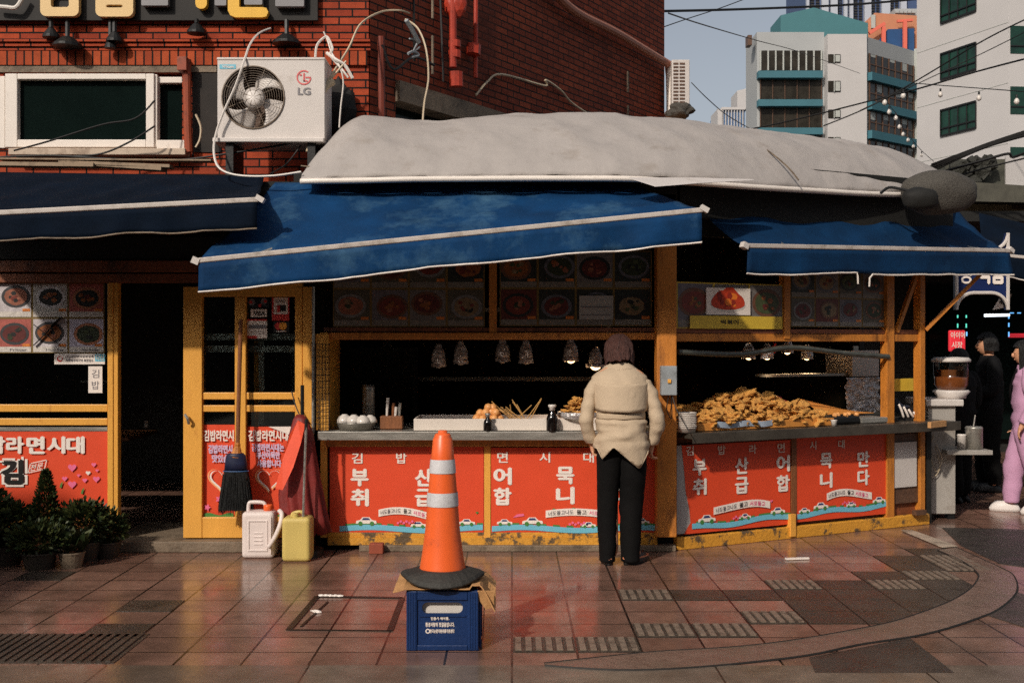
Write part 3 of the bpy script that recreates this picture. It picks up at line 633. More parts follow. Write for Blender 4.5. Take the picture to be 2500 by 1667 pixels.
mb = MSo(); tt0, tt1 = ST(2184, -.02), ST(2238, -.02); mb.box(tt0, tt1, -.02, -.006, SZ(tt0, 1190), SZ(tt0, 1080)); mb.build('white_panel', M['white'], cs)
mb = MSo(); mb.box(ST(2233, -.07), ST(2258, -.07), -.09, -.04, .10, .14); mb.build('hinge', M['mangrey'], cs)
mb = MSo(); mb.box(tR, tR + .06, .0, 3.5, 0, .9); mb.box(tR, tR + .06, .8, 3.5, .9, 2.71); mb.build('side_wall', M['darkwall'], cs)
mb = MSo(); mb.box(ST(1870, .8), ST(2105, .8), .8, .95, SZ(ST(2000, .8), 918, .8), SZ(ST(2000, .8), 912, .8)); mb.box(ST(2080, .8), ST(2092, .8), .78, .8, SZ(1.9, 920, .8), SZ(1.9, 845, .8)); mb.build('shelf', M['steel'], cs)
# clear plastic sheet rolled under the corner rail
mb = MSo(); mb.tube(bez([(t0 + .0, -.03, 1.52), (.6, -.05, 1.5), (1.1, -.05, 1.55), (1.7, -.04, 1.50), (2.2, -.03, 1.47)], 5), .022, 8); mb.build('rolled_sheet', mat('cloudy plastic sheet', srgb(70, 72, 66), .35, var=.4, scale=10, bump=.5, bscale=12), cs)

# ------------------------------------------------------------------ grey tarpaulin roof
cols = [(735, 437, 8.15, 742, 424, 8.3), (780, 436, 8.13, 800, 356, 8.85), (860, 435, 8.12, 888, 293, 9.2), (1000, 432, 8.1, 1000, 301, 9.3), (1120, 431, 8.1, 1100, 303, 9.3), (1260, 430, 8.1, 1210, 291, 9.3), (1400, 430, 8.1, 1330, 287, 9.35),
        (1540, 431, 8.1, 1480, 292, 9.45), (1700, 441, 8.25, 1690, 304, 9.6), (1850, 452, 8.5, 1870, 329, 9.9), (2000, 461, 8.85, 2000, 343, 10.1), (2100, 467, 9.1, 2110, 358, 10.3), (2190, 470, 9.35, 2195, 380, 10.4), (2290, 468, 9.7, 2292, 424, 10.5)]
fr_ = bez([P(a, b, c) for a, b, c, d, e, f in cols], 6); rg = bez([P(d, e, f) for a, b, c, d, e, f in cols], 6)
def tarp(i, j):
    k = i * (len(fr_) - 1); k0 = min(int(k), len(fr_) - 2); fk = fr_[k0].lerp(fr_[k0 + 1], k - k0); rk = rg[k0].lerp(rg[k0 + 1], k - k0)
    s = j / .72
    if s <= 1:
        p = fk.lerp(rk, s); p.z = fk.z + (rk.z - fk.z) * (math.sin(s * math.pi / 2) ** .85)
    else:
        p = rk + V(.15, 1, 0) * (s - 1) * 2.6; p.z = rk.z - (s - 1) ** 2 * 1.6 - .02 * (s - 1)
    p.z += -.03 * abs(nz(V(p.x * 1.1 + p.y * .8, p.y * .5, 0), 1.6, 21)) * min(1, s * 3) * (1 if s < .85 else 0)
    rdg = lambda q: (1 - abs(nz(q, 1, 41))) ** 6
    p.z += (.012 * rdg(V(p.x * 1.5 - p.y * 1.1, p.y * 1.0, 0)) + .006 * rdg(V(p.x * 3.1 + p.y * 1.5, p.y * 2.2, 7))) * min(1, s * 5) * (1 if s < .9 else 0)
    amp = .03 * min(1, s * 3) * (1 if s < 1 else .4) * (0 if abs(s - 1) < .15 else 1)
    p.z += amp * nz(p, 1.3, 3) + .012 * nz(p, 4.5, 9) * min(1, s * 4)
    if s < .35: p.z += .022 * (.35 - s) / .35 * nz(V(p.x * 3.2, 0, 0), 2.0, 5)
    return p
mb = MB(); mb.grid(tarp, 220, 60)
tp = mb.build('tarpaulin_roof', M['tarp'], None, smooth=True, solid=.012)
tag(tp, 'bulging grey tarpaulin spread over the stall roofs', 'tarpaulin')
mb = MB(); mb.tube([p + V(0, -.012, -.02) for p in fr_], .022, 8); e = mb.build('hem', M['pvc'], tp, smooth=True)
mb = MB()
for a, b in (((760, 425, 8.15), (890, 432, 8.14)),): pass
mb.tube(bez([P(1062, 334, 8.75), P(1150, 358, 8.55), P(1220, 392, 8.3), P(1272, 424, 8.13)], 6), .006, 4)
mb.tube(bez([P(1815, 335, 9.55), P(1870, 365, 9.0), P(1920, 405, 8.72), P(1950, 440, 8.62)], 6), .006, 4)
mb.tube(bez([P(735, 405, 8.3), P(800, 412, 8.24), P(900, 428, 8.14)], 6), .005, 4)
tag(mb.build('rope', M['concrete']), 'thin dirty ropes tied over the grey tarpaulin', 'rope')
# loose white sheet under the hem
mb = MB(); mb.prism([P(1537, 436, 7.9), P(1600, 456, 7.75), P(1700, 448, 7.9), P(1840, 440, 8.3), P(1700, 436, 8.15)], (0, .02, .01)); tag(mb.build('loose_sheet', M['white']), 'loose white sheet sticking out below the tarpaulin hem', 'sheet')
# net-covered round bundle on the corner awning
bu = thing('net_bundle', 'round bundle in black shade net lying on the corner awning', 'bundle', P(2280, 495, 9.2))
mb = MB(); c = P(2290, 470, 9.25); mb.ball(c, .3, 4, sc=(1.06, .62, .64), jit=.1); b0 = mb.build('net', M['mesh'], bu, smooth=True)
mb = MB(); c = P(2246, 486, 9.02); mb.ball(c, .16, 3, sc=(.95, .6, .62), jit=.12); mb.build('hollow_shade', M['dark'], bu, smooth=True)  # solid dark ball stands in for the shade inside a hollow
mb = MB(); mb.tube(bez([P(2150, 472, 9.1), P(2170, 458, 9.1), P(2200, 462, 9.05), P(2230, 470, 9.0)], 4), .012, 7); mb.build('cord', M['black'], bu)
# dark gap structure between tarp and awnings (roof edge board)
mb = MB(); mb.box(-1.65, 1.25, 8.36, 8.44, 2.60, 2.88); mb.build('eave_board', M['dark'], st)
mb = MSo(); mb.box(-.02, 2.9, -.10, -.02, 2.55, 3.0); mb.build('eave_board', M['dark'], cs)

# ------------------------------------------------------------------ awnings
def awning(name, label, tl, tr, bl, br, drop, cm, sag=.05, seed=0, nu=60, arms=True, gap=None, trim=None):
    t = thing(name, label, 'awning', (bl + br) / 2, 'blue awnings over the shop fronts')
    tl, tr, bl, br = map(Vector, (tl, tr, bl, br))
    def f(i, j):
        a = tl.lerp(tr, i); b = bl.lerp(br, i); p = a.lerp(b, j)
        ed = math.sin(math.pi * j)
        p.z -= sag * ed * (.7 + .5 * nz(V(i * 6, j * 2, 0), 1, seed)) 
        p.z += .014 * (1 - abs(nz(V(i * 5 + j * 2.2, j * 1.4 - i, 0), 1, seed + 9))) ** 5 * min(1, ed * 2)
        p.z += .03 * ed * nz(V(i * 9 + j * 3, j * 1.5, 0), 1, seed + 7) + .012 * nz(V(i * 22, j * 5, 0), 1, seed + 3) * ed
        return p
    mb = MB(); mb.grid(f, nu, 26); mb.build('canopy', cm, t, smooth=True, solid=.004)
    d = (br - bl).normalized(); out = V(d.y, -d.x, 0).normalized()
    def g(i, j):
        p = bl.lerp(br, i) + out * .012; p.z -= .02 + j * drop * (1 + .10 * nz(V(i * 7, 0, 0), 1, seed) + .03 * nz(V(i * 25, 0, 0), 1, seed))
        p += out * (.04 * j * math.sin(i * 34 + seed) * nz(V(i * 4, 0, 3), 1, seed + 1) * 2 + .015 * j * nz(V(i * 14, j, 0), 1, seed))
        if gap and abs(i - gap[0]) < gap[1]: p.z += .0
        return p
    mb = MB(); mb.grid(g, nu, 5); mb.build('valance', cm, t, smooth=True, solid=.003)
    mb = MB(); mb.bar(bl - d * .01, br + d * .01, .04, .034); bar = mb.build('front_bar', mat('dulled white bar', srgb(190, 180, 172), .5, var=.08, scale=8, dirt=srgb(140, 128, 116), dscale=6), t, bevel=.006)
    mb = MB(); mb.bar(bl - d * .03 + V(0, 0, -.02), bl - d * .012 + V(0, 0, .02), .05, .05); mb.bar(br + d * .012 + V(0, 0, -.01), br + d * .03 + V(0, 0, .02), .05, .06); mb.build('end_cap', M['white'], bar)
    mb = MB()
    segs = [(0.0, 1.0)] if not gap else [(0, gap[0] - gap[1]), (gap[0] + gap[1], 1)]
    for a, b in segs:
        pts = [g(lerp(a, b, k / 40), 1.0) + out * .004 for k in range(41)]
        if gap:
            if a == 0: pts += [pts[-1] + d * .01 - V(0, 0, .03), pts[-1] + d * .012 - V(0, 0, .09)]
            else: pts = [pts[0] - d * .04 - V(0, 0, .10), pts[0] - d * .035 - V(0, 0, .03)] + pts
        mb.tube(pts, .007, 5)
    mb.build('piping', trim or M['pvc'], t)
    if arms:
        mb = MB()
        for i in (.12, .88):
            p = tl.lerp(tr, i) - V(0, 0, .25); q = bl.lerp(br, i); el = p.lerp(q, .5) + d * (.25 if i < .5 else -.25)
            mb.tube([p, el, q], .018, 6)
        mb.build('folding_arm', M['steel'], t)
    return t
awning('awning', 'blue awning with slanting white bar over the main stall, widest of the three', P(672, 446, 8.36), P(1560, 452, 8.36), P(486, 636, 7.5), P(1712, 513, 7.69), .20, M['blue'], .035, 2, 90)
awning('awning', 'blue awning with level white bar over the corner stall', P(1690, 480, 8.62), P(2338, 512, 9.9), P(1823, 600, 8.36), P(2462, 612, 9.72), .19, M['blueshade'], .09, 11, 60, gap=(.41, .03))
awning('awning', 'dark navy awning at left over the shop window', P(-200, 418, 8.6), P(645, 430, 8.6), P(-220, 531, 7.57), P(628, 488, 7.57), .175, M['navy'], .03, 23, 60, trim=M['concrete'])
awning('awning', 'dark blue awning of the next shop at the right edge of the picture', P(2390, 520, 12.6), P(2700, 590, 12.6), P(2400, 618, 11.8), P(2760, 655, 11.8), .22, M['navy'], .04, 31, 30)
# ledge clutter between the brick wall and the left awning
mb = MB()
for a, b, w_ in (((-20, 402), (235, 405), .05), ((150, 398), (420, 408), .04), ((230, 402), (400, 413), .06), ((0, 390), (520, 394), .02)):
    mb.bar(P(a[0], a[1], 8.75), P(b[0], b[1], 8.72), .12, w_ * .6)
tag(mb.build('roof_batten', mat('grey timber batten', srgb(150, 128, 104), .7, var=.25, dirt=srgb(60, 48, 38), dscale=6)), 'old timber battens lying on the ledge under the white window', 'batten')
mb = MB(); mb.box(-4.4, PX(745, 8.7), 8.58, 9.38, 2.781, 2.84); tag(mb.build('roof_ledge', M['dark']), 'dark flat roof ledge between brick front and left awning', 'ledge')
# ------------------------------------------------------------------ printed panels
def heart(cx, cz, r, n=18):
    o = []
    for i in range(n):
        t = 2 * math.pi * i / n; o.append((cx + r * 16 * math.sin(t) ** 3 / 17, cz + r * (13 * math.cos(t) - 5 * math.cos(2 * t) - 2 * math.cos(3 * t) - math.cos(4 * t)) / 17))
    return o
def flat(mb, pts, y, mi=0): mb.add([(a, y, b) for a, b in pts], [list(range(len(pts)))], mi)
def carpic(mb, x, z, s, y, mw, mg, mn):
    flat(mb, [(x - s, z), (x + s, z), (x + s * .95, z + s * .28), (x + s * .55, z + s * .34), (x + s * .3, z + s * .62), (x - s * .35, z + s * .62), (x - s * .6, z + s * .34), (x - s * .95, z + s * .28)], y, mw)
    flat(mb, [(x - s * .42, z + s * .34), (x + s * .4, z + s * .34), (x + s * .22, z + s * .55), (x - s * .28, z + s * .55)], y - .001, mn)
    for k in (-.55, .55):
        flat(mb, [(x + s * k + s * .22 * math.cos(a * .7), z + s * .22 * math.sin(a * .7)) for a in range(9)], y - .001, mg)
def roadart(b, x0, x1, zb, y, cars, rib, pal, wave=.012, zr=None):
    # wavy road, cars, ribbon slogan, flowers and sparks : b = builder per colour
    n = 24; zf = (lambda x: zb + wave * math.sin((x - x0) * 7)) if zr is None else zr
    lo = [(lerp(x0, x1, i / n), zf(lerp(x0, x1, i / n))) for i in range(n + 1)]
    for (xa, za), (xb, zb_) in zip(lo, lo[1:]):
        flat(b['blue'], [(xa, za), (xb, zb_), (xb, zb_ + .042), (xa, za + .042)], y)
        if int((xa - x0) * 30) % 3: flat(b['green'], [(xa, za + .042), (xb, zb_ + .042), (xb, zb_ + .055), (xa, za + .056)], y)
    for x, s in cars:
        mb = b['multi']; carpic(mb, x, zf(x) + .05, s, y - .002, 0, 1, 2)
    if rib:
        xa, xb, hgt = rib; m = 18; zz = lambda t: zf(lerp(xa, xb, t)) + .085 + .05 * math.sin(math.pi * min(1, t * .85 + .12)) 
        for i in range(m):
            t0, t1 = i / m, (i + 1) / m
            flat(b['white'], [(lerp(xa, xb, t0), zz(t0)), (lerp(xa, xb, t1), zz(t1)), (lerp(xa, xb, t1), zz(t1) + hgt), (lerp(xa, xb, t0), zz(t0) + hgt)], y - .003)
        W = (xb - xa) * .78
        for body, k0, k1, col in (('너도돌고나도', .04, .42, 'grey'), ('돌고', .45, .6, 'black'), ('서로돌고', .63, .92, 'pink')):
            L = (k1 - k0) * (xb - xa) * .95
            b[col].text(body, 0, 0, y - .005, h=hgt * .62, w=L, bold=.01, fr=lambda a, z_, k0=k0: (lerp(xa, xb, k0) + a, y - .005, zz(min(1, k0 + a / (xb - xa))) + hgt * .18 + z_))
        xf = lerp(xa, xb, .35)
        for k in range(7): flat(b['pink'], [(xf + k * .022 + .011 * math.cos(a * 1.26), zf(xf) + .066 + (k % 2) * .012 + .011 * math.sin(a * 1.26)) for a in range(5)], y - .002)
class Ink(dict):
    def __init__(s, Mx): s.M = Mx
    def __missing__(s, k): s[k] = MB(s.M); return s[k]
INKM = {'white': 'ink', 'blue': 'inkblue', 'green': 'inkgreen', 'pink': 'inkpink', 'grey': 'inkgrey', 'black': 'inkblack', 'orange': 'inkorange', 'lilac': 'inklilac', 'yellow': 'inkyellow', 'red': 'inkred'}
def finish(ink, parent, names):
    for k, mb in ink.items():
        if k == 'multi': mb.build('car_print', [M['ink'], M['inkgreen'], mat('navy print', srgb(50, 60, 110), .5)], parent, recalc=False)
        else: mb.build(names.get(k, k + '_print'), M[INKM[k]], parent, recalc=False)
def banner(label, Mx, x0, x1, z0, z1, y, torn=None):
    t = thing('banner', label, 'banner', (Mx @ V((x0 + x1) / 2, y, z0)) if Mx else V((x0 + x1) / 2, y, z0), 'red printed banners')
    mb = MB(Mx)
    if torn: mb.shape(torn, [], y - .002, y)
    else:
        def f(i, j): return V(lerp(x0, x1, i), y - .0035 - .0035 * nz(V(i * 4 + x0 * 9, j * 3, 0)) * math.sin(math.pi * i), lerp(z0, z1, j))
        mb.grid(f, 24, 12)
    mb.build('sheet', M['red'], t, smooth=True); return t
NM = {'white': 'lettering', 'grey': 'slogan', 'black': 'black_lettering', 'blue': 'road_print', 'pink': 'blossom_print', 'orange': 'heart_print', 'lilac': 'lilac_lettering', 'green': 'grass_print'}
yb = YW - .012
def ch(mb, s, u, v, hh, y=None, bold=.035, ww=None):       # one syllable centred on a pixel of the frontal plane
    Y = y or (YW - .0205); h = hh / F * Y; w_ = (ww or hh) / F * Y
    mb.text(s, PX(u, Y) - w_ / 2, PZ(v, Y) - h / 2, Y, h=h, w=w_, bold=bold)
# main stall, left panel
t = banner('red banner below the main counter, partly hidden by the traffic cone', None, XW(806), XW(1181), ZW(1298), ZW(1090), yb)
k = Ink(None)
for s, u in (('김', 872), ('밥', 980), ('라', 1090)): ch(k['white'], s, u, 1118, 25, bold=.02)
for s, u, v in (('부', 878, 1165), ('산', 1035, 1165), ('취', 878, 1214), ('급', 1035, 1214)): ch(k['white'], s, u, v, 40, bold=.05)
yy = YW - .0205
roadart(k, XW(830), XW(1179), ZW(1296), yy, [(XW(895), .08), (XW(1022), .06), (XW(1140), .065)], (XW(925), XW(1060), .055), None)
for u, v in ((980, 1244), (1030, 1246), (950, 1246), (1165, 1250)): flat(k['green'], heart(XW(u), ZW(v), .012), yy)
finish(k, t, NM)
t = banner('red banner below the main counter, right of the yellow panel post', None, XW(1199), XW(1600), ZW(1298), ZW(1092), yb)
k = Ink(None)
for s, u in (('면', 1227), ('시', 1330), ('대', 1437), ('만', 1545)): ch(k['white'], s, u, 1116, 25, bold=.02)
for s, u, v in (('어', 1227, 1162), ('묵', 1380, 1160), ('합', 1227, 1211), ('니', 1380, 1209), ('만', 1520, 1160), ('다', 1520, 1209)): ch(k['white'], s, u, v, 40, bold=.05)
roadart(k, XW(1201), XW(1598), ZW(1296), yy, [(XW(1232), .06), (XW(1300), .08), (XW(1437), .055), (XW(1565), .065)], (XW(1332), XW(1500), .055), None)
flat(k['pink'], [(XW(1252), ZW(1262)), (XW(1280), ZW(1258)), (XW(1278), ZW(1252)), (XW(1262), ZW(1254))], yy)
for u, v in ((1352, 1242), (1400, 1240), (1460, 1244)): flat(k['green'], heart(XW(u), ZW(v), .012), yy)
finish(k, t, NM)
# corner stall panels (plane of the corner stall)
ys = -.010
def chs(mb, s, u, v, hh, bold=.035, ww=None):
    tt = ST(u, -.019); Y = S0.y + math.sin(TH) * tt; h = hh / F * Y; w_ = h * (ww or 1.0)
    mb.text(s, tt - w_ / 2, SZ(tt, v, -.019) - h / 2, -.019, h=h, w=w_, bold=bold)
mb = MSo(); mb.box(ST(1651), ST(1700), -.008, -.004, .12, .80); tag(mb.build('bare_panel', mat('bare grey panel', srgb(168, 166, 164), .5, var=.06)), 'bare grey board showing left of the torn corner banner', 'board')
za, zb2 = .115, .80
tl_ = [(ST(1662), zb2), (ST(1668), .62), (ST(1672), .45), (ST(1681), .30), (ST(1684), .2), (ST(1676), .16), (ST(1668), za), (ST(1927), za), (ST(1927), zb2)]
t = banner('red banner on the corner stall with torn left edge', MS, ST(1662), ST(1927), za, zb2, ys, torn=tl_[::-1])
k = Ink(MS)
for s, u, v in (('김', 1684, 1100), ('밥', 1762, 1098), ('라', 1838, 1096), ('면', 1907, 1093)): chs(k['white'], s, u, v, 22, .02)
for s, u, v in (('부', 1708, 1140), ('산', 1811, 1136), ('어', 1912, 1131), ('취', 1708, 1188), ('급', 1811, 1184), ('합', 1912, 1179)): chs(k['white'], s, u, v, 38, .045)
zr = lambda x: za + .02 + .03 * (x / 1.2) + .012 * math.sin(x * 9)
roadart(k, ST(1686), ST(1926), 0, -.0185, [(ST(1722), .085), (ST(1815), .06), (ST(1895), .075)], (ST(1738), ST(1876), .058), None, zr=zr)
for u, v in ((1872, 1226), (1880, 1222)): flat(k['pink'], heart(ST(u), SZ(ST(u), v), .014), -.0185)
finish(k, t, NM)
t = banner('red banner on the corner stall beside the white square panel', MS, ST(1942), ST(2165), za + .01, zb2 + .01, ys)
k = Ink(MS)
for s, u, v in (('시', 1985, 1087), ('대', 2054, 1084)): chs(k['white'], s, u, v, 20, .02)
for s, u, v in (('묵', 2017, 1124), ('만', 2108, 1120), ('니', 2017, 1172), ('다', 2108, 1165)): chs(k['white'], s, u, v, 36, .045)
zr2 = lambda x: za + .05 + .012 * math.sin(x * 9) + .02 * (x - 1.4)
roadart(k, ST(1943), ST(2164), 0, -.0185, [(ST(1960), .06), (ST(2000), .08), (ST(2074), .055), (ST(2142), .075)], (ST(2014), ST(2124), .06), None, zr=zr2)
finish(k, t, NM)
# left shop window banner
t = banner('red banner in the shop window with white title and pink hearts', None, XW(-300), XW(261), ZW(1240), ZW(1052), YW + .028)
k = Ink(None); yk = YW + .012
for s, u in (('김', -60), ('밥', -9), ('라', 37), ('면', 87), ('시', 137), ('대', 184)): ch(k['white'], s, u, 1086, 40, y=yk, bold=.05, ww=40)
ch(k['white'], '김', 30, 1151, 62, y=yk + .004, bold=.12, ww=56); ch(k['black'], '김', 30, 1151, 55, y=yk - .002, bold=.06, ww=48)
Y = yk
fr0 = lambda a, b: (PX(72, Y) + a * .97 - b * -.25, Y, PZ(1150, Y) + b + a * .22)
k['white'].text('전문', 0, 0, Y, h=.05, w=.10, bold=.02, fr=fr0)
for q in ((-.012, -.014, .124, -.007), (-.012, .058, .124, .065), (-.012, -.014, -.005, .065), (.117, -.014, .124, .065)):
    k['white'].add([fr0(q[0], q[1]), fr0(q[2], q[1]), fr0(q[2], q[3]), fr0(q[0], q[3])], [[0, 1, 2, 3]])
for u, v, r in ((176, 1141, .035), (229, 1134, .02), (192, 1160, .014), (158, 1168, .022), (207, 1172, .02), (235, 1169, .028), (176, 1182, .034), (237, 1148, .014)): flat(k['pink'], heart(PX(u, Y), PZ(v, Y), r), Y)
flat(k['white'], heart(PX(215, Y), PZ(1154, Y), .02), Y)
for u, v in ((145, 1190), (197, 1205)): flat(k['green'], [(PX(u, Y), PZ(v, Y)), (PX(u + 5, Y), PZ(v, Y)), (PX(u + 9, Y), PZ(v - 16, Y)), (PX(u + 3, Y), PZ(v - 10, Y))], Y)
finish(k, t, {**NM, 'pink': 'heart_print', 'green': 'leaf_print'})
# door posters
for nm, u0, u1, v0, lines, lab in (('a', 495, 572, 1037, (('김밥라면시', 534, 1063, 72, 26), ('김밥라면시', 538, 1096, 58, 20), ('맛있습', 538, 1119, 40, 18)), 'narrow red poster on the left pane of the yellow door'),
                              ('b', 602, 721, 1042, (('김밥라면시대', 655, 1063, 96, 26), ('김밥라면시대는', 654, 1092, 78, 18), ('부산어묵만', 655, 1111, 56, 17), ('사용합니다', 657, 1131, 58, 17)), 'wide red poster on the right pane of the yellow door')):
    t = banner(lab, None, XW(u0), XW(u1), ZW(1261), ZW(v0), YW + .03); t['category'] = 'poster'; t.name = 'door_poster'; t['group'] = 'red door posters'
    k = Ink(None); Y = YW + .012
    for i, (s, u, v, ww, hh) in enumerate(lines):
        w_ = ww / F * Y; h = hh / F * Y; k['white' if i == 0 else 'lilac'].text(s, PX(u, Y) - w_ / 2, PZ(v, Y) - h / 2, Y, h=h, w=w_, bold=.045 if i == 0 else .06)
    hx, hz = (PX(541 if nm == 'a' else 657, Y), PZ(1170, Y))
    for sc_, col, dx in ((.115, 'orange', 0), (.098, 'white', .008)):
        oo = heart(hx, hz, sc_, 40); ii = heart(hx + dx * .4, hz + .006, sc_ - .011, 40)
        sel = [i for i in range(40) if i <= 15 or i >= 22] if nm == 'b' else range(40)
        for i in range(40):
            if i in (17, 18, 19, 20, 16): continue
            j = (i + 1) % 40; flat(k[col], [oo[i], oo[j], ii[j], ii[i]], Y - (.001 if col == 'white' else 0))
    for u, v, r in ((506, 1238, .02), (535, 1218, .022), (540, 1232, .014)) if nm == 'a' else ((628, 1226, .02), (690, 1200, .014)):
        flat(k['pink'], [(PX(u, Y) + r * (1 + .35 * math.cos(5 * a * .314)) * math.cos(a * .314), PZ(v, Y) + r * (1 + .35 * math.cos(5 * a * .314)) * math.sin(a * .314)) for a in range(20)], Y)
    xs = [lerp(PX(u0 + 2, Y), PX(u1 - 2, Y), q / 10) for q in range(11)]
    flat(k['green'], [(x, PZ(1261, Y)) for x in xs] + [(x, PZ(1254 - 3 * math.sin(q * .9), Y)) for q, x in reversed(list(enumerate(xs)))], Y)
    finish(k, t, {**NM, 'orange': 'heart_print', 'green': 'grass_print', 'pink': 'flower_print'})
    if nm == 'b':
        mb = MB(); mb.prism([(PX(655, Y), Y - .004, PZ(1041, Y)), (PX(721, Y), Y - .004, PZ(1041, Y)), (PX(721, Y), Y - .004, PZ(1066, Y)), (PX(700, Y), Y - .004, PZ(1058, Y))], (0, .002, 0)); mb.build('peeled_corner', M['ink'], t)
# ------------------------------------------------------------------ stickers and menu pictures
def note(name, label, cat, Mx, x0, x1, z0, z1, y, m, parts, group=None):
    t = thing(name, label, cat, (Mx @ V((x0 + x1) / 2, y, z0)) if Mx else V((x0 + x1) / 2, y, z0), group)
    MB(Mx).box(x0, x1, y - .003, y, z0, z1).build('card', m, t)
    for nm, mm, fn in parts:
        mb = MB(Mx); fn(mb, y - .005); mb.build(nm, mm, t, recalc=False)
    return t
def cf(u0, u1, v0, v1, Y): return PX(u0, Y), PX(u1, Y), PZ(v1, Y), PZ(v0, Y)
YG = YW + .027; K_ = dict(mm=1)
def rect(mb, u0, u1, v0, v1, y): x0, x1, z0, z1 = cf(u0, u1, v0, v1, y); flat(mb, [(x0, z0), (x1, z0), (x1, z1), (x0, z1)], y)
def tx(mb, s, u0, u1, v0, v1, y, bold=.02): x0, x1, z0, z1 = cf(u0, u1, v0, v1, y); mb.text(s, x0, z0, y, h=z1 - z0, w=x1 - x0, bold=bold)
def disc(mb, u, v, r, y, n=18, rx=1): c = P(u, v, y); r = r / F * y; flat(mb, [(c.x + rx * r * math.cos(2 * math.pi * i / n), c.z + r * math.sin(2 * math.pi * i / n)) for i in range(n)], y)
note('card_sticker', 'white payment card sticker with black VISA lettering on the door glass', 'sticker', None, *cf(612, 652, 755, 774, YG), YG, M['ink'], [('lettering', M['inkblack'], lambda mb, y: tx(mb, 'VISA', 620, 647, 760, 770, y, .03))])
note('card_sticker', 'red and white payment sticker with dark card emblem on the door glass', 'sticker', None, *cf(664, 706, 727, 783, YG), YG, M['ink'],
     [('red_band', M['inkred'], lambda mb, y: (rect(mb, 664, 706, 767, 783, y), rect(mb, 664, 668, 727, 767, y), rect(mb, 703, 706, 727, 767, y))), ('emblem', M['inkblack'], lambda mb, y: (rect(mb, 678, 698, 745, 760, y),)), ('emblem', M['inkred'], lambda mb, y: (rect(mb, 676, 684, 746, 762, y - .002),)), ('lettering', M['inkgrey'], lambda mb, y: tx(mb, 'CARD', 673, 697, 732, 739, y))])
note('card_sticker', 'black sticker with overlapping red and orange circles on the door glass', 'sticker', None, *cf(668, 706, 785, 812, YG), YG, M['inkblack'],
     [('circle', M['inkred'], lambda mb, y: disc(mb, 680, 796, 9.5, y)), ('circle', mat('amber print', srgb(240, 160, 50), .5), lambda mb, y: disc(mb, 691, 796, 9.5, y - .001)), ('lettering', M['ink'], lambda mb, y: rect(mb, 674, 699, 808, 810, y))])
note('card_sticker', 'white notice with red edges and grey band under the VISA sticker', 'sticker', None, *cf(604, 652, 779, 826, YG - .006), YG - .006, M['ink'],
     [('red_band', M['inkred'], lambda mb, y: (rect(mb, 604, 652, 779, 783, y), rect(mb, 604, 628, 820, 826, y))), ('grey_band', M['inkgrey'], lambda mb, y: rect(mb, 607, 651, 793, 802, y)), ('rule', M['inkgrey'], lambda mb, y: (rect(mb, 610, 648, 809, 810, y), rect(mb, 610, 648, 814, 815, y)))])
note('card_sticker', 'dark sticker with small round card emblems at the top of the door glass', 'sticker', None, *cf(606, 657, 728, 752, YG), YG, M['black'],
     [('emblem', M['inkgrey'], lambda mb, y: (disc(mb, 615, 738, 8, y), disc(mb, 645, 735, 8, y))), ('emblem', M['inkred'], lambda mb, y: (disc(mb, 612, 738, 4, y - .002), disc(mb, 648, 736, 4, y - .002), disc(mb, 634, 746, 4, y - .002)))])
note('notice', 'white association notice with blue corner on the left shop window', 'notice', None, *cf(133, 256, 863, 889, YG), YG, M['ink'],
     [('blue_corner', M['inkblue'], lambda mb, y: rect(mb, 232, 256, 864, 882, y)), ('lettering', M['inkgrey'], lambda mb, y: (tx(mb, '(사)한국외식업중앙회', 160, 228, 867, 874, y), tx(mb, '제휴하우미지역 회원업소', 160, 228, 876, 883, y))), ('emblem', M['inkred'], lambda mb, y: (disc(mb, 146, 876, 7, y), )), ('emblem', M['ink'], lambda mb, y: disc(mb, 147, 875, 4.5, y - .002)), ('lettering', M['ink'], lambda mb, y: tx(mb, '다신', 235, 253, 866, 879, y - .002))])
note('notice', 'tall white paper slip with handwritten Korean letters on left shop window', 'notice', None, *cf(216, 250, 894, 959, YG), YG, M['ink'], [('lettering', M['inkgrey'], lambda mb, y: (tx(mb, '김', 224, 242, 902, 922, y, 0), tx(mb, '밥', 224, 242, 930, 950, y, 0)))])
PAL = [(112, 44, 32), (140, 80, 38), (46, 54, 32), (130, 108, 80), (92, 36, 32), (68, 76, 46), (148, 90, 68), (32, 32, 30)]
BG_SHADE = [(112, 106, 104), (96, 40, 34), (40, 44, 40), (104, 98, 104), (84, 78, 66)]; BGL = [(196, 188, 190), (188, 180, 196), (170, 90, 80), (190, 186, 180)]  # dark set puts the awning's shade into the print colours
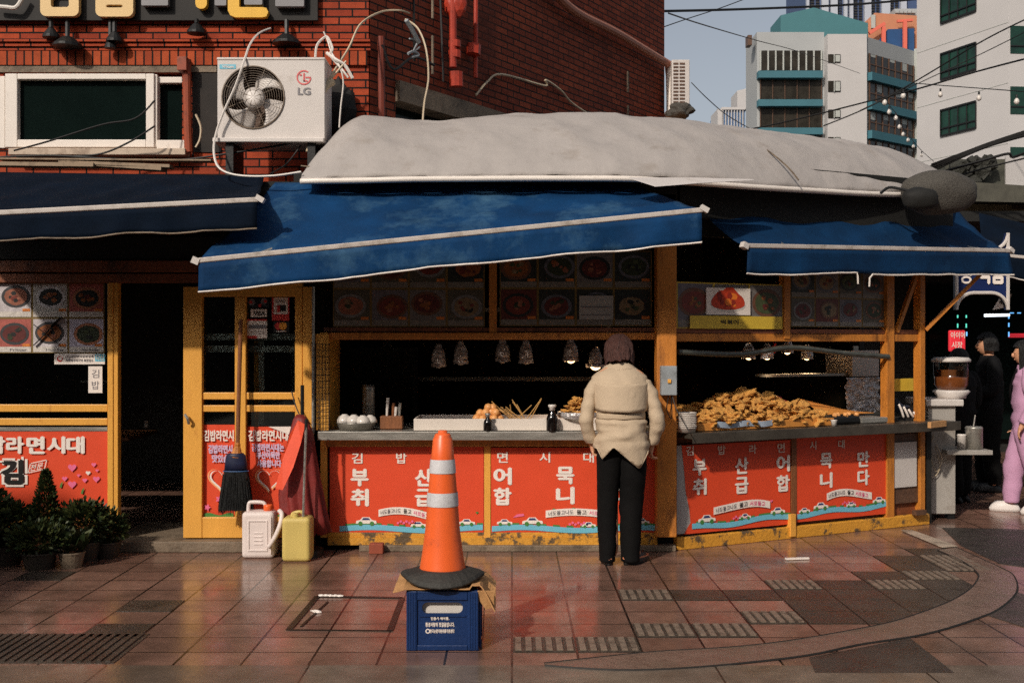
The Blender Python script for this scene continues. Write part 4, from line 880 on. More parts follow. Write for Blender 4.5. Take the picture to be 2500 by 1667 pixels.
def menu_board(label, Mx, x0, x1, z0, z1, y, nc, nr, seed, base=None, cap=None, light=False):
    BG = BGL if light else BG_SHADE; wh = (206, 198, 190) if light else (122, 116, 108)
    rnd = random.Random(seed); t = thing('menu_board', label, 'menu board', (Mx @ V((x0 + x1) / 2, y, z0)) if Mx else V((x0 + x1) / 2, y, z0), 'picture menu boards')
    MB(Mx).box(x0, x1, y, y + .012, z0, z1).build('panel', base or mat('menu yellow border', srgb(122, 98, 46), .5, var=.1), t)
    cw, chh = (x1 - x0) / nc, (z1 - z0) / nr
    for i in range(nc):
        for j in range(nr):
            a, b = x0 + i * cw + cw * .03, z0 + j * chh + chh * .03; W, Hh = cw * .94, chh * .94
            mb = MB(Mx); bgc = rnd.choice(BG)
            flat(mb, [(a, b), (a + W, b), (a + W, b + Hh), (a, b + Hh)], y - .002, 0)
            flat(mb, [(a, b), (a + W, b), (a + W, b + Hh * .16), (a, b + Hh * .16)], y - .003, 1)
            cx, cz = a + W * rnd.uniform(.42, .58), b + Hh * rnd.uniform(.52, .62); r = min(W * .44, Hh * .42)
            flat(mb, [(cx + r * 1.05 * math.cos(q * .3142), cz + r * .8 * math.sin(q * .3142)) for q in range(20)], y - .004, 2)
            flat(mb, [(cx + r * .8 * math.cos(q * .3142) * (1 + .12 * rnd.random()), cz + r * .58 * math.sin(q * .3142) * (1 + .12 * rnd.random())) for q in range(20)], y - .005, 3)
            for q in range(7):
                fx, fz, fr2 = cx + rnd.uniform(-.45, .45) * r, cz + rnd.uniform(-.3, .35) * r, r * rnd.uniform(.1, .22)
                flat(mb, [(fx + fr2 * math.cos(p * 1.047), fz + fr2 * .8 * math.sin(p * 1.047)) for p in range(6)], y - .006 - .0003 * q, 4 + q % 2)
            flat(mb, [(a + W * .75, b + Hh * .17), (a + W * .97, b + Hh * .17), (a + W * .97, b + Hh * .25), (a + W * .75, b + Hh * .25)], y - .0045, 6)
            cc = rnd.sample(PAL, 3)
            nm = lambda c: mat('food print %d %d %d' % c, srgb(*c), .45, var=.25, scale=25)
            pm = mb.build('picture', [nm(bgc), nm(wh), nm(rnd.choice([(206, 204, 206), (60, 58, 60), (150, 150, 170), (170, 110, 80)] if light else [(118, 116, 116), (36, 35, 36), (92, 92, 100), (104, 68, 50)])), nm(cc[0]), nm(cc[1]), nm(cc[2]), nm((208, 120, 50))], t, recalc=False)
            if cap and j == 0 and cap[i]:
                q = MB(Mx); q.text(cap[i], a + W * .38, b + Hh * .035, y - .0045, h=Hh * .075, w=W * .5, bold=.01); q.build('caption', M['inkgrey'], pm, recalc=False)
    return t
menu_board('picture menu of noodle bowls on the left shop window', None, XW(-102), XW(252), ZW(862), ZW(690), YG, 4, 2, 3, cap=['', 'Fritter', 'Noodles', 'New Noodles'], light=True)
# black crossed tape over one picture
mb = MB(); mb.bar(P(82, 792, YG - .02), P(146, 843, YG - .02), .004, .012, up=(0, 1, 0)); mb.bar(P(82, 843, YG - .022), P(148, 778, YG - .022), .004, .018, up=(0, 1, 0)); mb.bar(P(126, 797, YG - .024), P(150, 775, YG - .024), .004, .06, up=(0, 1, 0))
tag(mb.build('crossed_tape', M['black']), 'black tape crossed over a sold out picture on the window menu', 'tape')
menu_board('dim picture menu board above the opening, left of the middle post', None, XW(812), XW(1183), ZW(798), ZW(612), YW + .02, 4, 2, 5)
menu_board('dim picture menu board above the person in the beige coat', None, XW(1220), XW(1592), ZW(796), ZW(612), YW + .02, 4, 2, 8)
note('paper_notice', 'grey paper notice taped over the right menu board', 'notice', None, *cf(1414, 1497, 722, 780, YW + .01), YW + .008, mat('grey paper', srgb(170, 166, 160), .7), [('rule', M['inkgrey'], lambda mb, y: (rect(mb, 1418, 1494, 748, 751, y), rect(mb, 1420, 1490, 768, 770, y)))])
# corner stall: picture band with the bowl of red stew catching the sun
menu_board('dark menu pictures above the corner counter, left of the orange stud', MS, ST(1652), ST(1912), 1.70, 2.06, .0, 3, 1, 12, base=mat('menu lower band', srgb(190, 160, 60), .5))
t = thing('menu_picture', 'bright picture of red stew in a white bowl above the corner counter', 'picture', MS @ V(ST(1770), -.01, 1.75))
x0, x1 = ST(1721), ST(1828); z0, z1 = SZ(x0, 768), SZ(x0, 702)
mb = MSo(); mb.box(x0, x1, -.02, -.012, z0, z1); mb.build('card', M['ink'], t)
mb = MSo(); cx = lerp(x0, x1, .48)
flat(mb, [(cx + .175 * math.cos(q * .3142), z0 + .075 + .05 * math.sin(q * .3142)) for q in range(20)], -.022, 0); mb.build('bowl', M['ceramic'], t, recalc=False)
mb = MSo(); rr_ = random.Random(4)
flat(mb, [(cx + .165 * math.cos(q * .2094), z0 + .085 + (.045 if math.sin(q * .2094) < 0 else .10 + .04 * rr_.random()) * math.sin(q * .2094)) for q in range(30)], -.024, 0)
for q in range(16): a, b, r = cx + rr_.uniform(-.1, .1), z0 + rr_.uniform(.07, .16), rr_.uniform(.012, .03); flat(mb, [(a + r * math.cos(p * 1.05), b + r * math.sin(p * 1.05)) for p in range(6)], -.0245 - q * .0002, 1 + q % 2)
mb.build('stew', [mat('stew red', srgb(190, 60, 30), .5, var=.2, scale=30), mat('stew orange', srgb(226, 120, 40), .5), mat('stew dark', srgb(140, 40, 26), .5)], t, recalc=False)
note('price_strip', 'yellow price strip under the red stew picture', 'sign', MS, ST(1680), ST(1905), 1.70, 1.80, -.022, M['inkyellow'], [('lettering', M['inkblack'], lambda mb, y: mb.text('떡볶이', ST(1755), 1.735, y, h=.035, w=.17, bold=.02))])
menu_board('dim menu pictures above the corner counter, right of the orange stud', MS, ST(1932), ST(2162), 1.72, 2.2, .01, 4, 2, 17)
# ------------------------------------------------------------------ unseen buildings added to close off open sky and deepen the shade
OPP = mat('unseen facade', srgb(84, 76, 68), .7, var=.3, scale=.5)
for x0, x1, y0, y1, h, lab in ((-30, -8, -20, -13, 11, 'unseen plain brown building across the street, left of the viewer'), (-7.6, 9, -20, -12.5, 13, 'unseen plain brown building across the street, right behind the viewer'), (9.4, 40, -20, -13, 12, 'unseen plain brown building across the street, right of the viewer'), (-17, -6, -12, 4.2, 3.95, 'unseen low block added left of the viewer to shade the potted plants')):  # the low block is added to cast shade over the plants
    mb = MB(); mb.box(x0, x1, y0, y1, 0, h)
    tag(mb.build('unseen_building', OPP), lab, 'building')
# ------------------------------------------------------------------ AC unit on the ledge
def ac_unit():
    Y = 8.66; x0, x1, z0, z1 = PX(531, Y), PX(792, Y), PZ(338, Y), PZ(147, Y)
    t = thing('air_conditioner', 'white outdoor air conditioner with round fan grille and red LG emblem above the awnings', 'air conditioner', ((x0 + x1) / 2, Y, z0))
    cx, cz, r = PX(618, Y), PZ(238, Y), 76 / F * Y
    n = 40; circ = [(cx + r * math.cos(2 * math.pi * i / n), cz + r * math.sin(2 * math.pi * i / n)) for i in range(n)]
    mb = MB(); mb.shape([(x0, z0), (x1, z0), (x1, z1), (x0, z1)], [circ], Y, Y + .02)
    mb.box(x0, x0 + .012, Y + .02, Y + .34, z0, z1); mb.box(x1 - .012, x1, Y + .02, Y + .34, z0, z1); mb.box(x0 + .012, x1 - .012, Y + .02, Y + .34, z1 - .012, z1); mb.box(x0 + .012, x1 - .012, Y + .02, Y + .34, z0, z0 + .012); mb.box(x0, x1, Y + .341, Y + .35, z0, z1)
    mb.build('casing', M['white'], t, bevel=.004)
    MB().box(x0 + .02, cx + r + .05, Y + .2, Y + .22, z0 + .02, z1 - .02).build('back_plate', M['mangrey'], t)
    mb = MB(); mb.box(x0 - .005, x1 + .005, Y - .006, Y + .35, z1, z1 + .02); mb.build('lid', M['white'], t, bevel=.005)
    mb = MB(); mb.box(x0 - .03, x1 - .0, Y - .04, Y + .36, z0 - .035, z0 - .002); mb.build('base_tray', M['white'], t, bevel=.006)
    mb = MB()
    for a in range(11):
        q = r * (.24 + .76 * a / 10); pts = [(cx + q * math.cos(i * .1963), Y - .006, cz + q * math.sin(i * .1963)) for i in range(33)]
        mb.tube(pts, .0014 if a < 10 else .006, 4, cap=False)
    for a in range(8):
        d = R(a * 45 + 22); mb.tube([(cx, Y - .004, cz), (cx + r * math.cos(d), Y - .004, cz + r * math.sin(d))], .0022, 4)
    mb.build('grille', mat('grille wire', srgb(120, 104, 88), .5, var=.2), t)
    mb = MB(); mb.lathe([(.088, -.0), (.08, -.02), (.05, -.034), (.0, -.036)], (0, 0, 0), 20, M=Matrix.Rotation(R(90), 3, 'X').inverted().to_3x3())
    vs = mb.v; mb.v = [V(p.x + cx, Y + .03 + p.y * 1, p.z + cz) for p in vs]
    fan = mb.build('fan', M['white'], t, smooth=True)
    for k in range(4):
        mb = MB(); a0 = R(k * 90 + 72)
        def f(i, j, a0=a0):
            rad = lerp(.07, r * .95, i); sw = a0 + lerp(-.28 - .2 * i, .42 + .30 * i, j) - .5 * i
            return V(cx + rad * math.cos(sw), Y + .05 + .05 * j, cz + rad * math.sin(sw))
        mb.grid(f, 10, 5); mb.build('blade', M['white'], fan, smooth=True, solid=.003)
    mb = MB(); ex, ez, er = PX(742, Y), PZ(190, Y), 18 / F * Y; n = 28
    for i in range(n):
        if i in (0, 1, 2, 3): continue
        a, b = 2 * math.pi * i / n, 2 * math.pi * (i + 1) / n
        mb.add([(ex + er * math.cos(a), Y - .004, ez + er * math.sin(a)), (ex + er * math.cos(b), Y - .004, ez + er * math.sin(b)), (ex + er * .82 * math.cos(b), Y - .004, ez + er * .82 * math.sin(b)), (ex + er * .82 * math.cos(a), Y - .004, ez + er * .82 * math.sin(a))], [[0, 1, 2, 3]])
    for a, b, c_, d_ in ((-.08, .12, -.55, .6), (-.08, .5, -.55, -.38), (.2, .95, -.08, .1)): flat(mb, [(ex + a * er, ez + c_ * er), (ex + b * er, ez + c_ * er), (ex + b * er, ez + d_ * er), (ex + a * er, ez + d_ * er)], Y - .004)
    flat(mb, [(ex - .45 * er + .16 * er * math.cos(i * .6283), ez + .35 * er + .16 * er * math.sin(i * .6283)) for i in range(10)], Y - .004)
    mb.build('emblem', mat('faded red print', srgb(214, 96, 96), .5), t, recalc=False)
    mb = MB(); mb.text('LG', PX(728, Y), PZ(232, Y), Y - .004, h=17 / F * Y, w=30 / F * Y, bold=.04); mb.build('lettering', mat('faded grey print', srgb(128, 124, 126), .5), t, recalc=False)
    mb = MB(); flat(mb, [(PX(a, Y), PZ(b, Y)) for a, b in ((536, 169), (576, 169), (576, 158), (536, 158))], Y - .003); s_ = mb.build('label_strip', M['inkblue'], t, recalc=False)
    mb = MB(); mb.text('Whisen', PX(543, Y), PZ(167, Y), Y - .005, h=7 / F * Y, w=28 / F * Y, bold=.02); mb.build('lettering', M['ink'], t, recalc=False)
    for u in (560, 760): MB().box(PX(u, Y) - .03, PX(u, Y) + .03, Y, Y + .34, 2.841, z0 - .036).build('support', M['black'], t)
ac_unit()
# pipes, cords round the AC
mb = MB(); mb.tube(bez([P(812, 200, 8.8), P(795, 212, 8.75), P(782, 240, 8.7), P(778, 290, 8.7), P(762, 335, 8.7), P(755, 372, 8.7)], 6), [.03] * 31, 10)
tag(mb.build('insulated_pipe', mat('wrapped pipe', srgb(196, 176, 146), .7, var=.15, dirt=srgb(90, 70, 50), dscale=20, dlo=.6, dhi=.7), smooth=True), 'taped cream refrigerant pipe curving down beside the air conditioner', 'pipe')
def cordobj(pts, r, m, lab, cat='cable', name='cable', n=7):
    mb = MB(); mb.tube(bez(pts, n), r, 5); return tag(mb.build(name, M[m]), lab, cat)
cordobj([P(660, 70, 9.3), P(632, 82, 9.1), P(610, 110, 8.9), P(596, 150, 8.62), P(575, 210, 8.6), P(548, 270, 8.6), P(528, 325, 8.6), P(522, 370, 8.5), P(535, 410, 8.35), P(580, 428, 8.2), P(660, 430, 8.15), P(735, 420, 8.15)], .009, 'wirewhite', 'long white cable looping over the air conditioner down to the tarpaulin')
cordobj([P(845, 150, 8.8), P(800, 200, 8.8), P(850, 120, 9.0), P(880, 60, 9.2), P(930, 30, 9.5), P(975, 26, 9.6), P(1000, 33, 9.7)], .009, 'cord', 'cream cable arching up from the pipe to the dark brick wall')
cordobj([P(990, 48, 9.6), P(1020, 70, 9.4), P(1040, 120, 9.3), P(1046, 190, 9.3), P(1036, 250, 9.3), P(1032, 296, 9.3)], .009, 'cord', 'cream cable hanging down in front of the dark brick wall')
cordobj([P(770, 140, 8.9), P(774, 112, 8.9), P(788, 95, 8.9), P(800, 92, 8.9), P(812, 120, 8.85), P(806, 135, 8.85), P(835, 170, 8.8), P(850, 190, 8.8)], .01, 'wirewhite', 'knotted white cable beside the air conditioner')
cordobj([P(790, 78, 8.9), P(800, 100, 8.9), P(810, 130, 8.85), P(828, 160, 8.8), P(838, 200, 8.8), P(832, 260, 8.8), P(828, 312, 8.8)], .007, 'wirewhite', 'thin white cable hanging beside the insulated pipe')
cordobj([P(798, 130, 8.9), P(820, 146, 8.8), P(842, 160, 8.8), P(861, 192, 8.8)], .013, 'wirewhite', 'short thick white cable end beside the air conditioner')
cordobj([P(35, 368, 9.2), P(120, 345, 9.0), P(250, 305, 9.0), P(330, 290, 9.0), P(378, 246, 9.1)], .008, 'cable', 'black cable crossing the lower left of the white window')
cordobj([P(180, 382, 9.0), P(250, 375, 9.0), P(320, 345, 9.0), P(378, 308, 9.1)], .008, 'cable', 'black cable crossing the lower right of the white window')
cordobj([P(-20, 385, 8.75), P(120, 380, 8.72), P(260, 388, 8.72), P(420, 392, 8.7), P(560, 375, 8.7), P(740, 345, 8.7)], .008, 'cable', 'black cable running along the ledge under the window')
cordobj([P(478, 280, 9.2), P(490, 310, 9.2), P(488, 340, 9.2), P(478, 360, 9.2)], .01, 'cord', 'cream cord hanging in the dark gap beside the window')
cordobj([P(660, 425, 8.3), P(700, 400, 8.6), P(735, 355, 8.7)], .006, 'cable', 'thin dark cable running up to the air conditioner base')
mb = MB(); mb.tube(bez([SWP(992, 50, .25), SWP(1010, 80, .25), SWP(1023, 105, .25)], 4), .02, 7); mb.tube(bez([SWP(1000, 95, .25), SWP(1020, 100, .2), SWP(1010, 125, .2), SWP(1025, 115, .2)], 4), .008, 5); mb.tube(bez([SWP(996, 132, .2), SWP(1010, 126, .2), SWP(1022, 135, .2), SWP(1005, 140, .2)], 4), .012, 5)
tag(mb.build('cable_joint', M['greybox']), 'grey cable joint with tangled ends hanging on the dark brick wall', 'cable joint')
# second AC at the far end of the brick wall, seen from the side
q = P(1640, 300, 14.0)
t = thing('air_conditioner', 'louvred outdoor air conditioner hung at the far edge of the brick wall', 'air conditioner', q)
Y = 14.0; x0, x1, z0, z1 = PX(1640, Y), PX(1684, Y), PZ(268, Y), PZ(146, Y)
MB().box(x0, x1, Y, Y + .5, z0, z1).build('casing', M['white'], t, bevel=.01)
mb = MB()
for i in range(13):
    for a, b in ((1644, 1656), (1659, 1672)): mb.box(PX(a, Y), PX(b, Y), Y - .006, Y - .001, lerp(z0, z1, .06 + i * .07), lerp(z0, z1, .06 + i * .07 + .035))
mb.build('louvre', M['mangrey'], t)
mb = MB(); mb.ball(P(1662, 272, Y), .17, 3, jit=.5, sc=(.9, .7, .6)); mb.build('pipe_bundle', M['mesh'], t)
mb = MB(); mb.box(PX(1618, 13.6), PX(1692, 13.6), 13.6, 14.6, PZ(330, 13.6), PZ(297, 13.6)); tag(mb.build('roof_parapet', mat('pale orange render', srgb(216, 160, 116), .7, var=.05)), 'pale orange parapet under the far louvred air conditioner', 'parapet')

# ------------------------------------------------------------------ heat lamps
lampm = mat('lamp glow', srgb(255, 190, 120), .5, emit=(1, .62, .3), es=6.0)
def heat_lamp(label, c, rad=.062, h=.16, lit=0, parent=None, seed=0):
    rnd = random.Random(seed); t = thing('heat_lamp', label, 'heat lamp', c, 'foil wrapped heat lamps')
    mb = MB(); n = 22; prof = [(.016, h), (.026, h * .93), (.03, h * .82), (.038, h * .76), (.05, h * .55), (.056, h * .3), (.054, h * .2), (rad, h * .14), (rad * 1.04, .0)]
    rings = [[V(c.x + r * math.cos(6.2832 * j / n) * (1 + .12 * rnd.uniform(-1, 1)), c.y + r * math.sin(6.2832 * j / n) * (1 + .12 * rnd.uniform(-1, 1)), c.z + z + rnd.uniform(-.004, .004)) for j in range(n)] for r, z in prof]
    mb.rings(rings, False); mb.build('shade', M['foil'], t)
    if lit:
        sp = D.lights.new('bulb_light', 'SPOT'); sp.energy = lit * 7; sp.color = (1, .68, .38); sp.spot_size = R(130); sp.spot_blend = .6; sp.shadow_soft_size = .03
        so_ = D.objects.new('bulb_light', sp); COL.objects.link(so_); so_.location = c + V(0, 0, -.035); attach(so_, t)
    mb = MB(); mb.ball(c + V(0, 0, .02), rad * .6, 2); mb.build('bulb', lampm if lit else M['ceramic'], t, smooth=True)
    mb = MB(); mb.tube([c + V(0, 0, h), c + V(0, 0, max(h + .05, 1.72 - c.z))], .005, 5); mb.build('cord', M['cable'], t)
    return t
LL = ['leftmost foil wrapped heat lamp over the main counter', 'second foil heat lamp from the left over the main counter', 'third foil heat lamp from the left over the main counter', 'fourth foil heat lamp from the left, squat and dark banded', 'foil heat lamp glowing underneath, left of the lowest glowing lamp', 'lowest foil heat lamp, glowing underneath beside the person in beige']
for i, (u, v, lit) in enumerate(((1071, 895, 0), (1125, 888, 0), (1227, 883, 0), (1284, 886, 0), (1394, 882, 1), (1454, 896, 1))):
    heat_lamp(LL[i], P(u, v, 8.95), seed=i, lit=lit, h=.185 if i != 5 else .16, rad=.058 if i < 4 else (.062 if i == 4 else .078))
for i, (u, v, lab) in enumerate(((1828, 875, 'glowing heat lamp over the fritters, leftmost in the corner stall'), (1873, 875, 'glowing heat lamp over the fritters, left of the red cord'), (1922, 862, 'heat lamp high over the fritters, right of the red cord'), (1970, 876, 'small glowing heat lamp deepest inside the corner stall'))):
    heat_lamp(lab, P(u, v, 9.55 + .25 * i), seed=20 + i, lit=1, h=.13, rad=.055)
mb = MB(); mb.tube(bez([P(1893, 838, 9.7), P(1889, 850, 9.7), P(1892, 862, 9.7)], 4), .012, 6); tag(mb.build('hanging_string', M['inkred']), 'red cord hanging between the heat lamps of the corner stall', 'cord')

# ------------------------------------------------------------------ things on the main counter
ZC = .923; MC = lambda u, v, Y: V(PX(u, Y), Y, ZC)
def on(u, Y): return V(PX(u, Y), Y, ZC)
c = on(870, 8.55); t = thing('bowl_tray', 'round steel tray of upturned bowls at the left end of the main counter', 'tray', c)
mb = MB(); mb.lathe([(.13, 0), (.15, .05), (.155, .055), (.145, .05), (.125, .006)], c, 30); mb.build('tray', M['steel'], t, smooth=True)
for i, (dx, dy, dz, s) in enumerate(((-.09, 0, .05, .062), (-.015, -.02, .05, .06), (.055, -.03, .045, .06), (.105, .02, .05, .055))):
    mb = MB(); mb.lathe([(s, 0), (s * .96, s * .35), (s * .7, s * .8), (s * .36, s * .98), (s * .34, s * 1.06), (.001, s * 1.06)], c + V(dx, dy, dz), 20); mb.build('bowl', M['ceramic'], t, smooth=True)
c = on(958, 8.6); t = thing('utensil_box', 'dark box of tongs and ladles beside the bowls on the main counter', 'utensil box', c)
mb = MB(); mb.box(c.x - .09, c.x + .08, c.y - .05, c.y + .05, c.z, c.z + .10); mb.build('box', M['wood'], t, bevel=.005)
for dx, hh, m in ((-.045, .24, 'ceramic'), (.02, .17, 'ceramic'), (.05, .20, 'steel'), (-.0, .2, 'wood')):
    mb = MB(); mb.tube([c + V(dx, 0, .05), c + V(dx + .01, 0, hh)], [.008, .013], 7); mb.build('utensil', M[m], t)
c = on(900, 8.9); mb = MB(); mb.lathe([(.05, 0), (.05, .30), (.045, .33)], c, 18); tag(mb.build('steel_canister', M['steel'], smooth=True), 'tall pale canister standing behind the upturned bowls', 'canister')
Y = 8.42; t = thing('fish_cake_tank', 'long cream box behind the cone holding skewers on the main counter', 'tank', on(1220, Y))
mb = MB(); x0, x1 = PX(1010, Y), PX(1478, Y)
mb.box(x0, x1, Y, Y + .015, ZC, ZC + .088); mb.box(x0, x1, Y + .485, Y + .5, ZC, ZC + .088); mb.box(x0, x0 + .015, Y + .015, Y + .485, ZC, ZC + .088); mb.box(x1 - .015, x1, Y + .015, Y + .485, ZC, ZC + .088)
mb.build('wall', M['melamine'], t, bevel=.003)
MB().box(x0 + .016, x1 - .016, Y + .016, Y + .484, ZC, ZC + .05).build('broth', mat('fish cake broth', srgb(120, 84, 44), .1, var=.2), t)
rnd = random.Random(3); mb = MB(); mb.ball((0, 0, 0), .034, 2, jit=.12); fbm = mb.build('fish_ball', M['fishcake'], smooth=True); fbm['label'] = 'orange fish ball in the heap at the back of the long cream box'; fbm['category'] = 'fish ball'; fbm['group'] = 'orange fish balls in the heap'
pos = [(1178, 0, .075), (1163, .05, .08), (1192, .04, .078), (1206, 0, .08), (1220, .04, .075), (1186, .03, .125), (1199, .05, .128), (1210, .03, .125), (1172, .05, .12), (1192, .05, .165), (1203, .06, .16), (1176, .09, .1), (1214, .09, .1)]
for i, (u, dy, dz) in enumerate(pos):
    o = fbm if i == 0 else fbm.copy()
    if i: COL.objects.link(o)
    o.location = V(PX(u, 8.6), 8.62 + dy, ZC + dz - .005); o.rotation_euler = (rnd.random() * 6, rnd.random() * 6, 0)
rnd = random.Random(6); stk = None
for i in range(16):
    b = V(PX(rnd.uniform(1225, 1300), 8.65), 8.6 + rnd.uniform(0, .12), ZC + .05); d = V(rnd.uniform(-.16, .16) - .05, rnd.uniform(-.08, .04), rnd.uniform(.08, .15))
    if i < 9: d.x = -rnd.uniform(.05, .17); 
    if stk is None:
        mb = MB(); mb.tube([(0, 0, 0), (0, 0, 1)], .0035, 5); mb.v = [V(p.x, p.y, p.z) for p in mb.v]; stk = mb.build('skewer', M['stick']); tag(stk, 'thin bamboo skewer leaning in the fan of sticks behind the cream box', 'skewer', 'bamboo skewers in the fish cake box'); o = stk
    else: o = stk.copy(); COL.objects.link(o)
    o.location = b; o.rotation_mode = 'QUATERNION'; o.rotation_quaternion = d.to_track_quat('Z', 'Y'); o.scale = (1, 1, d.length * 1.25)
def bottle(label, u, Y, h, r, capm):
    c = on(u, Y); t = thing('sauce_bottle', label, 'bottle', c)
    mb = MB(); mb.lathe([(r * .9, 0), (r, .01), (r, h * .45), (r * .85, h * .58), (r * .42, h * .72), (r * .4, h * .8)], c, 18); mb.build('body', M['soy'], t, smooth=True)
    mb = MB(); mb.lathe([(r * .46, h * .78), (r * .46, h * .88), (r * .7, h * .93), (r * .66, h), (.001, h)], c, 16); mb.build('cap', capm, t, smooth=True); return t
bottle('small soy sauce bottle in front of the long cream box, left of the bigger bottle', 1191, 8.36, .135, .034, M['steel'])
bottle('black sauce bottle with white cap at the right end of the cream box', 1348, 8.36, .20, .044, M['ceramic'])
c = on(1410, 8.5); t = thing('foil_bowl', 'white footed bowl lined with foil on the main counter beside the person', 'bowl', c)
mb = MB(); mb.lathe([(.055, 0), (.05, .02), (.06, .05), (.13, .10), (.14, .105), (.12, .10), (.05, .06)], c, 24); mb.build('bowl', M['ceramic'], t, smooth=True)
mb = MB(); n = 26; mb.rings([[c + V(rr_ * math.cos(6.283 * j / n) * (1 + .06 * rnd.random()), rr_ * math.sin(6.283 * j / n), z + .006 * rnd.random()) for j in range(n)] for rr_, z in ((.14, .09), (.15, .11), (.148, .135), (.12, .13))], False); mb.build('foil_lining', M['foil'], t)
# fritters: a few shapes, copied one by one
shapes_ = []
for s in range(5):
    mb = MB(); mb.ball((0, 0, 0), 1, 3, jit=.9, sc=(1, .6, .3)); o = mb.build('fritter', M['fritter'], smooth=True); shapes_.append(o)
def fritter(p, s, label, group, first):
    o = rnd.choice(shapes_); o = o.copy(); COL.objects.link(o); o.location = p; o.scale = (s, s * rnd.uniform(.75, 1.1), s * rnd.uniform(.8, 1.15)); o.rotation_euler = (rnd.uniform(-.5, .5), rnd.uniform(-.5, .5), rnd.uniform(0, 6.28)); return tag(o, label, 'fritter', group)
for i in range(22):
    k = i / 22; rad = .10 * (1 - k) + .012; a = i * 2.4; fritter(c + V(rad * math.cos(a) * .9 - .01, rad * math.sin(a) * .8, .125 + .115 * k), .038, 'golden fritter heaped in the foil lined bowl beside the person', 'fritters in the foil bowl', 0)
fritter(c + V(.09, -.02, .15), .06, 'golden fritter heaped in the foil lined bowl beside the person', 'fritters in the foil bowl', 0)
# grey switch box on the orange post
Y = 8.33; x0, x1, z0, z1 = cf(1612, 1650, 893, 964, Y); t = thing('switch_box', 'grey electrical switch box screwed to the orange post', 'switch box', V((x0 + x1) / 2, Y, z0))
mb = MB(); mb.box(x0, x1, Y - .06, Y + .03, z0, z1); mb.build('box', M['greybox'], t, bevel=.006)
mb = MB(); mb.box(lerp(x0, x1, .4), lerp(x0, x1, .62), Y - .072, Y - .06, lerp(z0, z1, .42), lerp(z0, z1, .55)); mb.build('switch', M['yellow'], t, bevel=.003)
cordobj([P(1632, 966, 8.3), P(1628, 1000, 8.3), P(1640, 1020, 8.28), P(1640, 966, 8.3), P(1652, 1000, 8.25), P(1682, 1052, 8.2)], .004, 'cable', 'thin dark cord looping under the grey switch box')
# ------------------------------------------------------------------ things on the corner counter
ZD = .909
def onS(u, off): tt = ST(u, off); return MS @ V(tt, off, ZD)
c = onS(1677, -.10); t = thing('cup_stack', 'stack of white paper bowls at the left end of the corner counter', 'cups', c)
for i in range(9):
    mb = MB(); mb.lathe([(.062, .0), (.072, .035), (.075, .037), (.073, .04), (.06, .006)], c + V(.002 * math.sin(i * 2), .002 * math.cos(i * 3), i * .014), 24); mb.build('paper_bowl', M['ceramic'], t, smooth=True)
# tray of fritters
ta, tb_ = ST(1700, -.05), ST(2032, -.05)
t = thing('fritter_tray', 'long wooden tray under the heap of golden fritters on the corner counter', 'tray', MS @ V((ta + tb_) / 2, .2, ZD))
mb = MSo(); mb.box(ta, tb_, -.07, -.055, ZD, ZD + .06); mb.box(ta, tb_, .5, .515, ZD, ZD + .06); mb.box(ta, ta + .015, -.055, .5, ZD, ZD + .06); mb.box(tb_ - .015, tb_, -.055, .5, ZD, ZD + .06); mb.box(ta + .015, tb_ - .015, -.055, .5, ZD, ZD + .012)
mb.build('tray', M['woodtray'], t, bevel=.003)
mb = MSo(); x0, x1 = ST(1752, -.085), ST(1888, -.085)
mb.grid(lambda i, j: V(lerp(x0, x1, i), -.08 - .006 * math.sin(i * 17) , ZD + .02 + .045 * j + .006 * math.sin(i * 11 + 2)), 24, 3); mb.build('paper_liner', mat('bluish paper', srgb(160, 172, 188), .6), t, solid=.002)
rnd = random.Random(15); L = tb_ - ta
def heap(x): k = x / L; return .085 + .145 * math.exp(-((k - .42) / .20) ** 2) + .09 * math.exp(-((k - .68) / .22) ** 2) + .035 * math.exp(-((k - .15) / .15) ** 2)
for i in range(240):
    x = .05 + (L - .10) * ((i * .61803) % 1); y = rnd.uniform(-.045, .46); hm = heap(x) * (1 - ((y - .24) / .36) ** 2 * .6); z = ZD + .03 + hm * (rnd.uniform(.62, 1.0) if i % 3 else rnd.uniform(.02, .6)); y = y if i % 3 else rnd.uniform(-.045, .03)
    fritter(MS @ V(ta + x, y, z), rnd.uniform(.042, .085), 'golden fritter in the big heap on the corner counter', 'fritters in the heap on the corner counter', 0)
for i, (u, v) in enumerate(((1815, 970), (1838, 968), (1858, 978), (1830, 990), (1862, 990), (1880, 985))):
    tt = ST(u, .2); p = MS @ V(tt, .2, SZ(tt, v + 4, .2)); o = fritter(p, .115 if i < 2 else .08, 'big golden fritter crowning the heap on the corner counter', 'big fritters on top of the heap', 0); o.scale = (o.scale[0], o.scale[1] * .8, o.scale[2] * .8)
for o in shapes_: D.objects.remove(o)
mb = MB(); tt = ST(1893, .24); p = MS @ V(tt, .24, SZ(tt, 980, .24)); mb.ball(p, .05, 3, jit=.4, sc=(1, .8, 1.1)); mb.ball(p + V(.09, .04, -.02), .035, 3, jit=.4)
tag(mb.build('red_pepper_heap', mat('pepper red', srgb(150, 32, 34), .4, var=.3)), 'dark red chilli lump behind the crown of the fritter heap', 'chilli')
t = thing('black_tray', 'black plastic tray with orange scraps on the corner counter right of the fritters', 'tray', onS(2060, .1))
x0, x1 = ST(2030, .0), ST(2095, .0); mb = MSo(); mb.box(x0, x1, -.03, .3, ZD, ZD + .07); mb.build('tray', M['black'], t, bevel=.02)
for k in range(5):
    mb = MSo(); mb.ball((lerp(x0, x1, .1 + k * .2), -.01 + .03 * (k % 2), ZD + .075), .022, 2, jit=.4); mb.build('scrap', M['fishcake'], t)
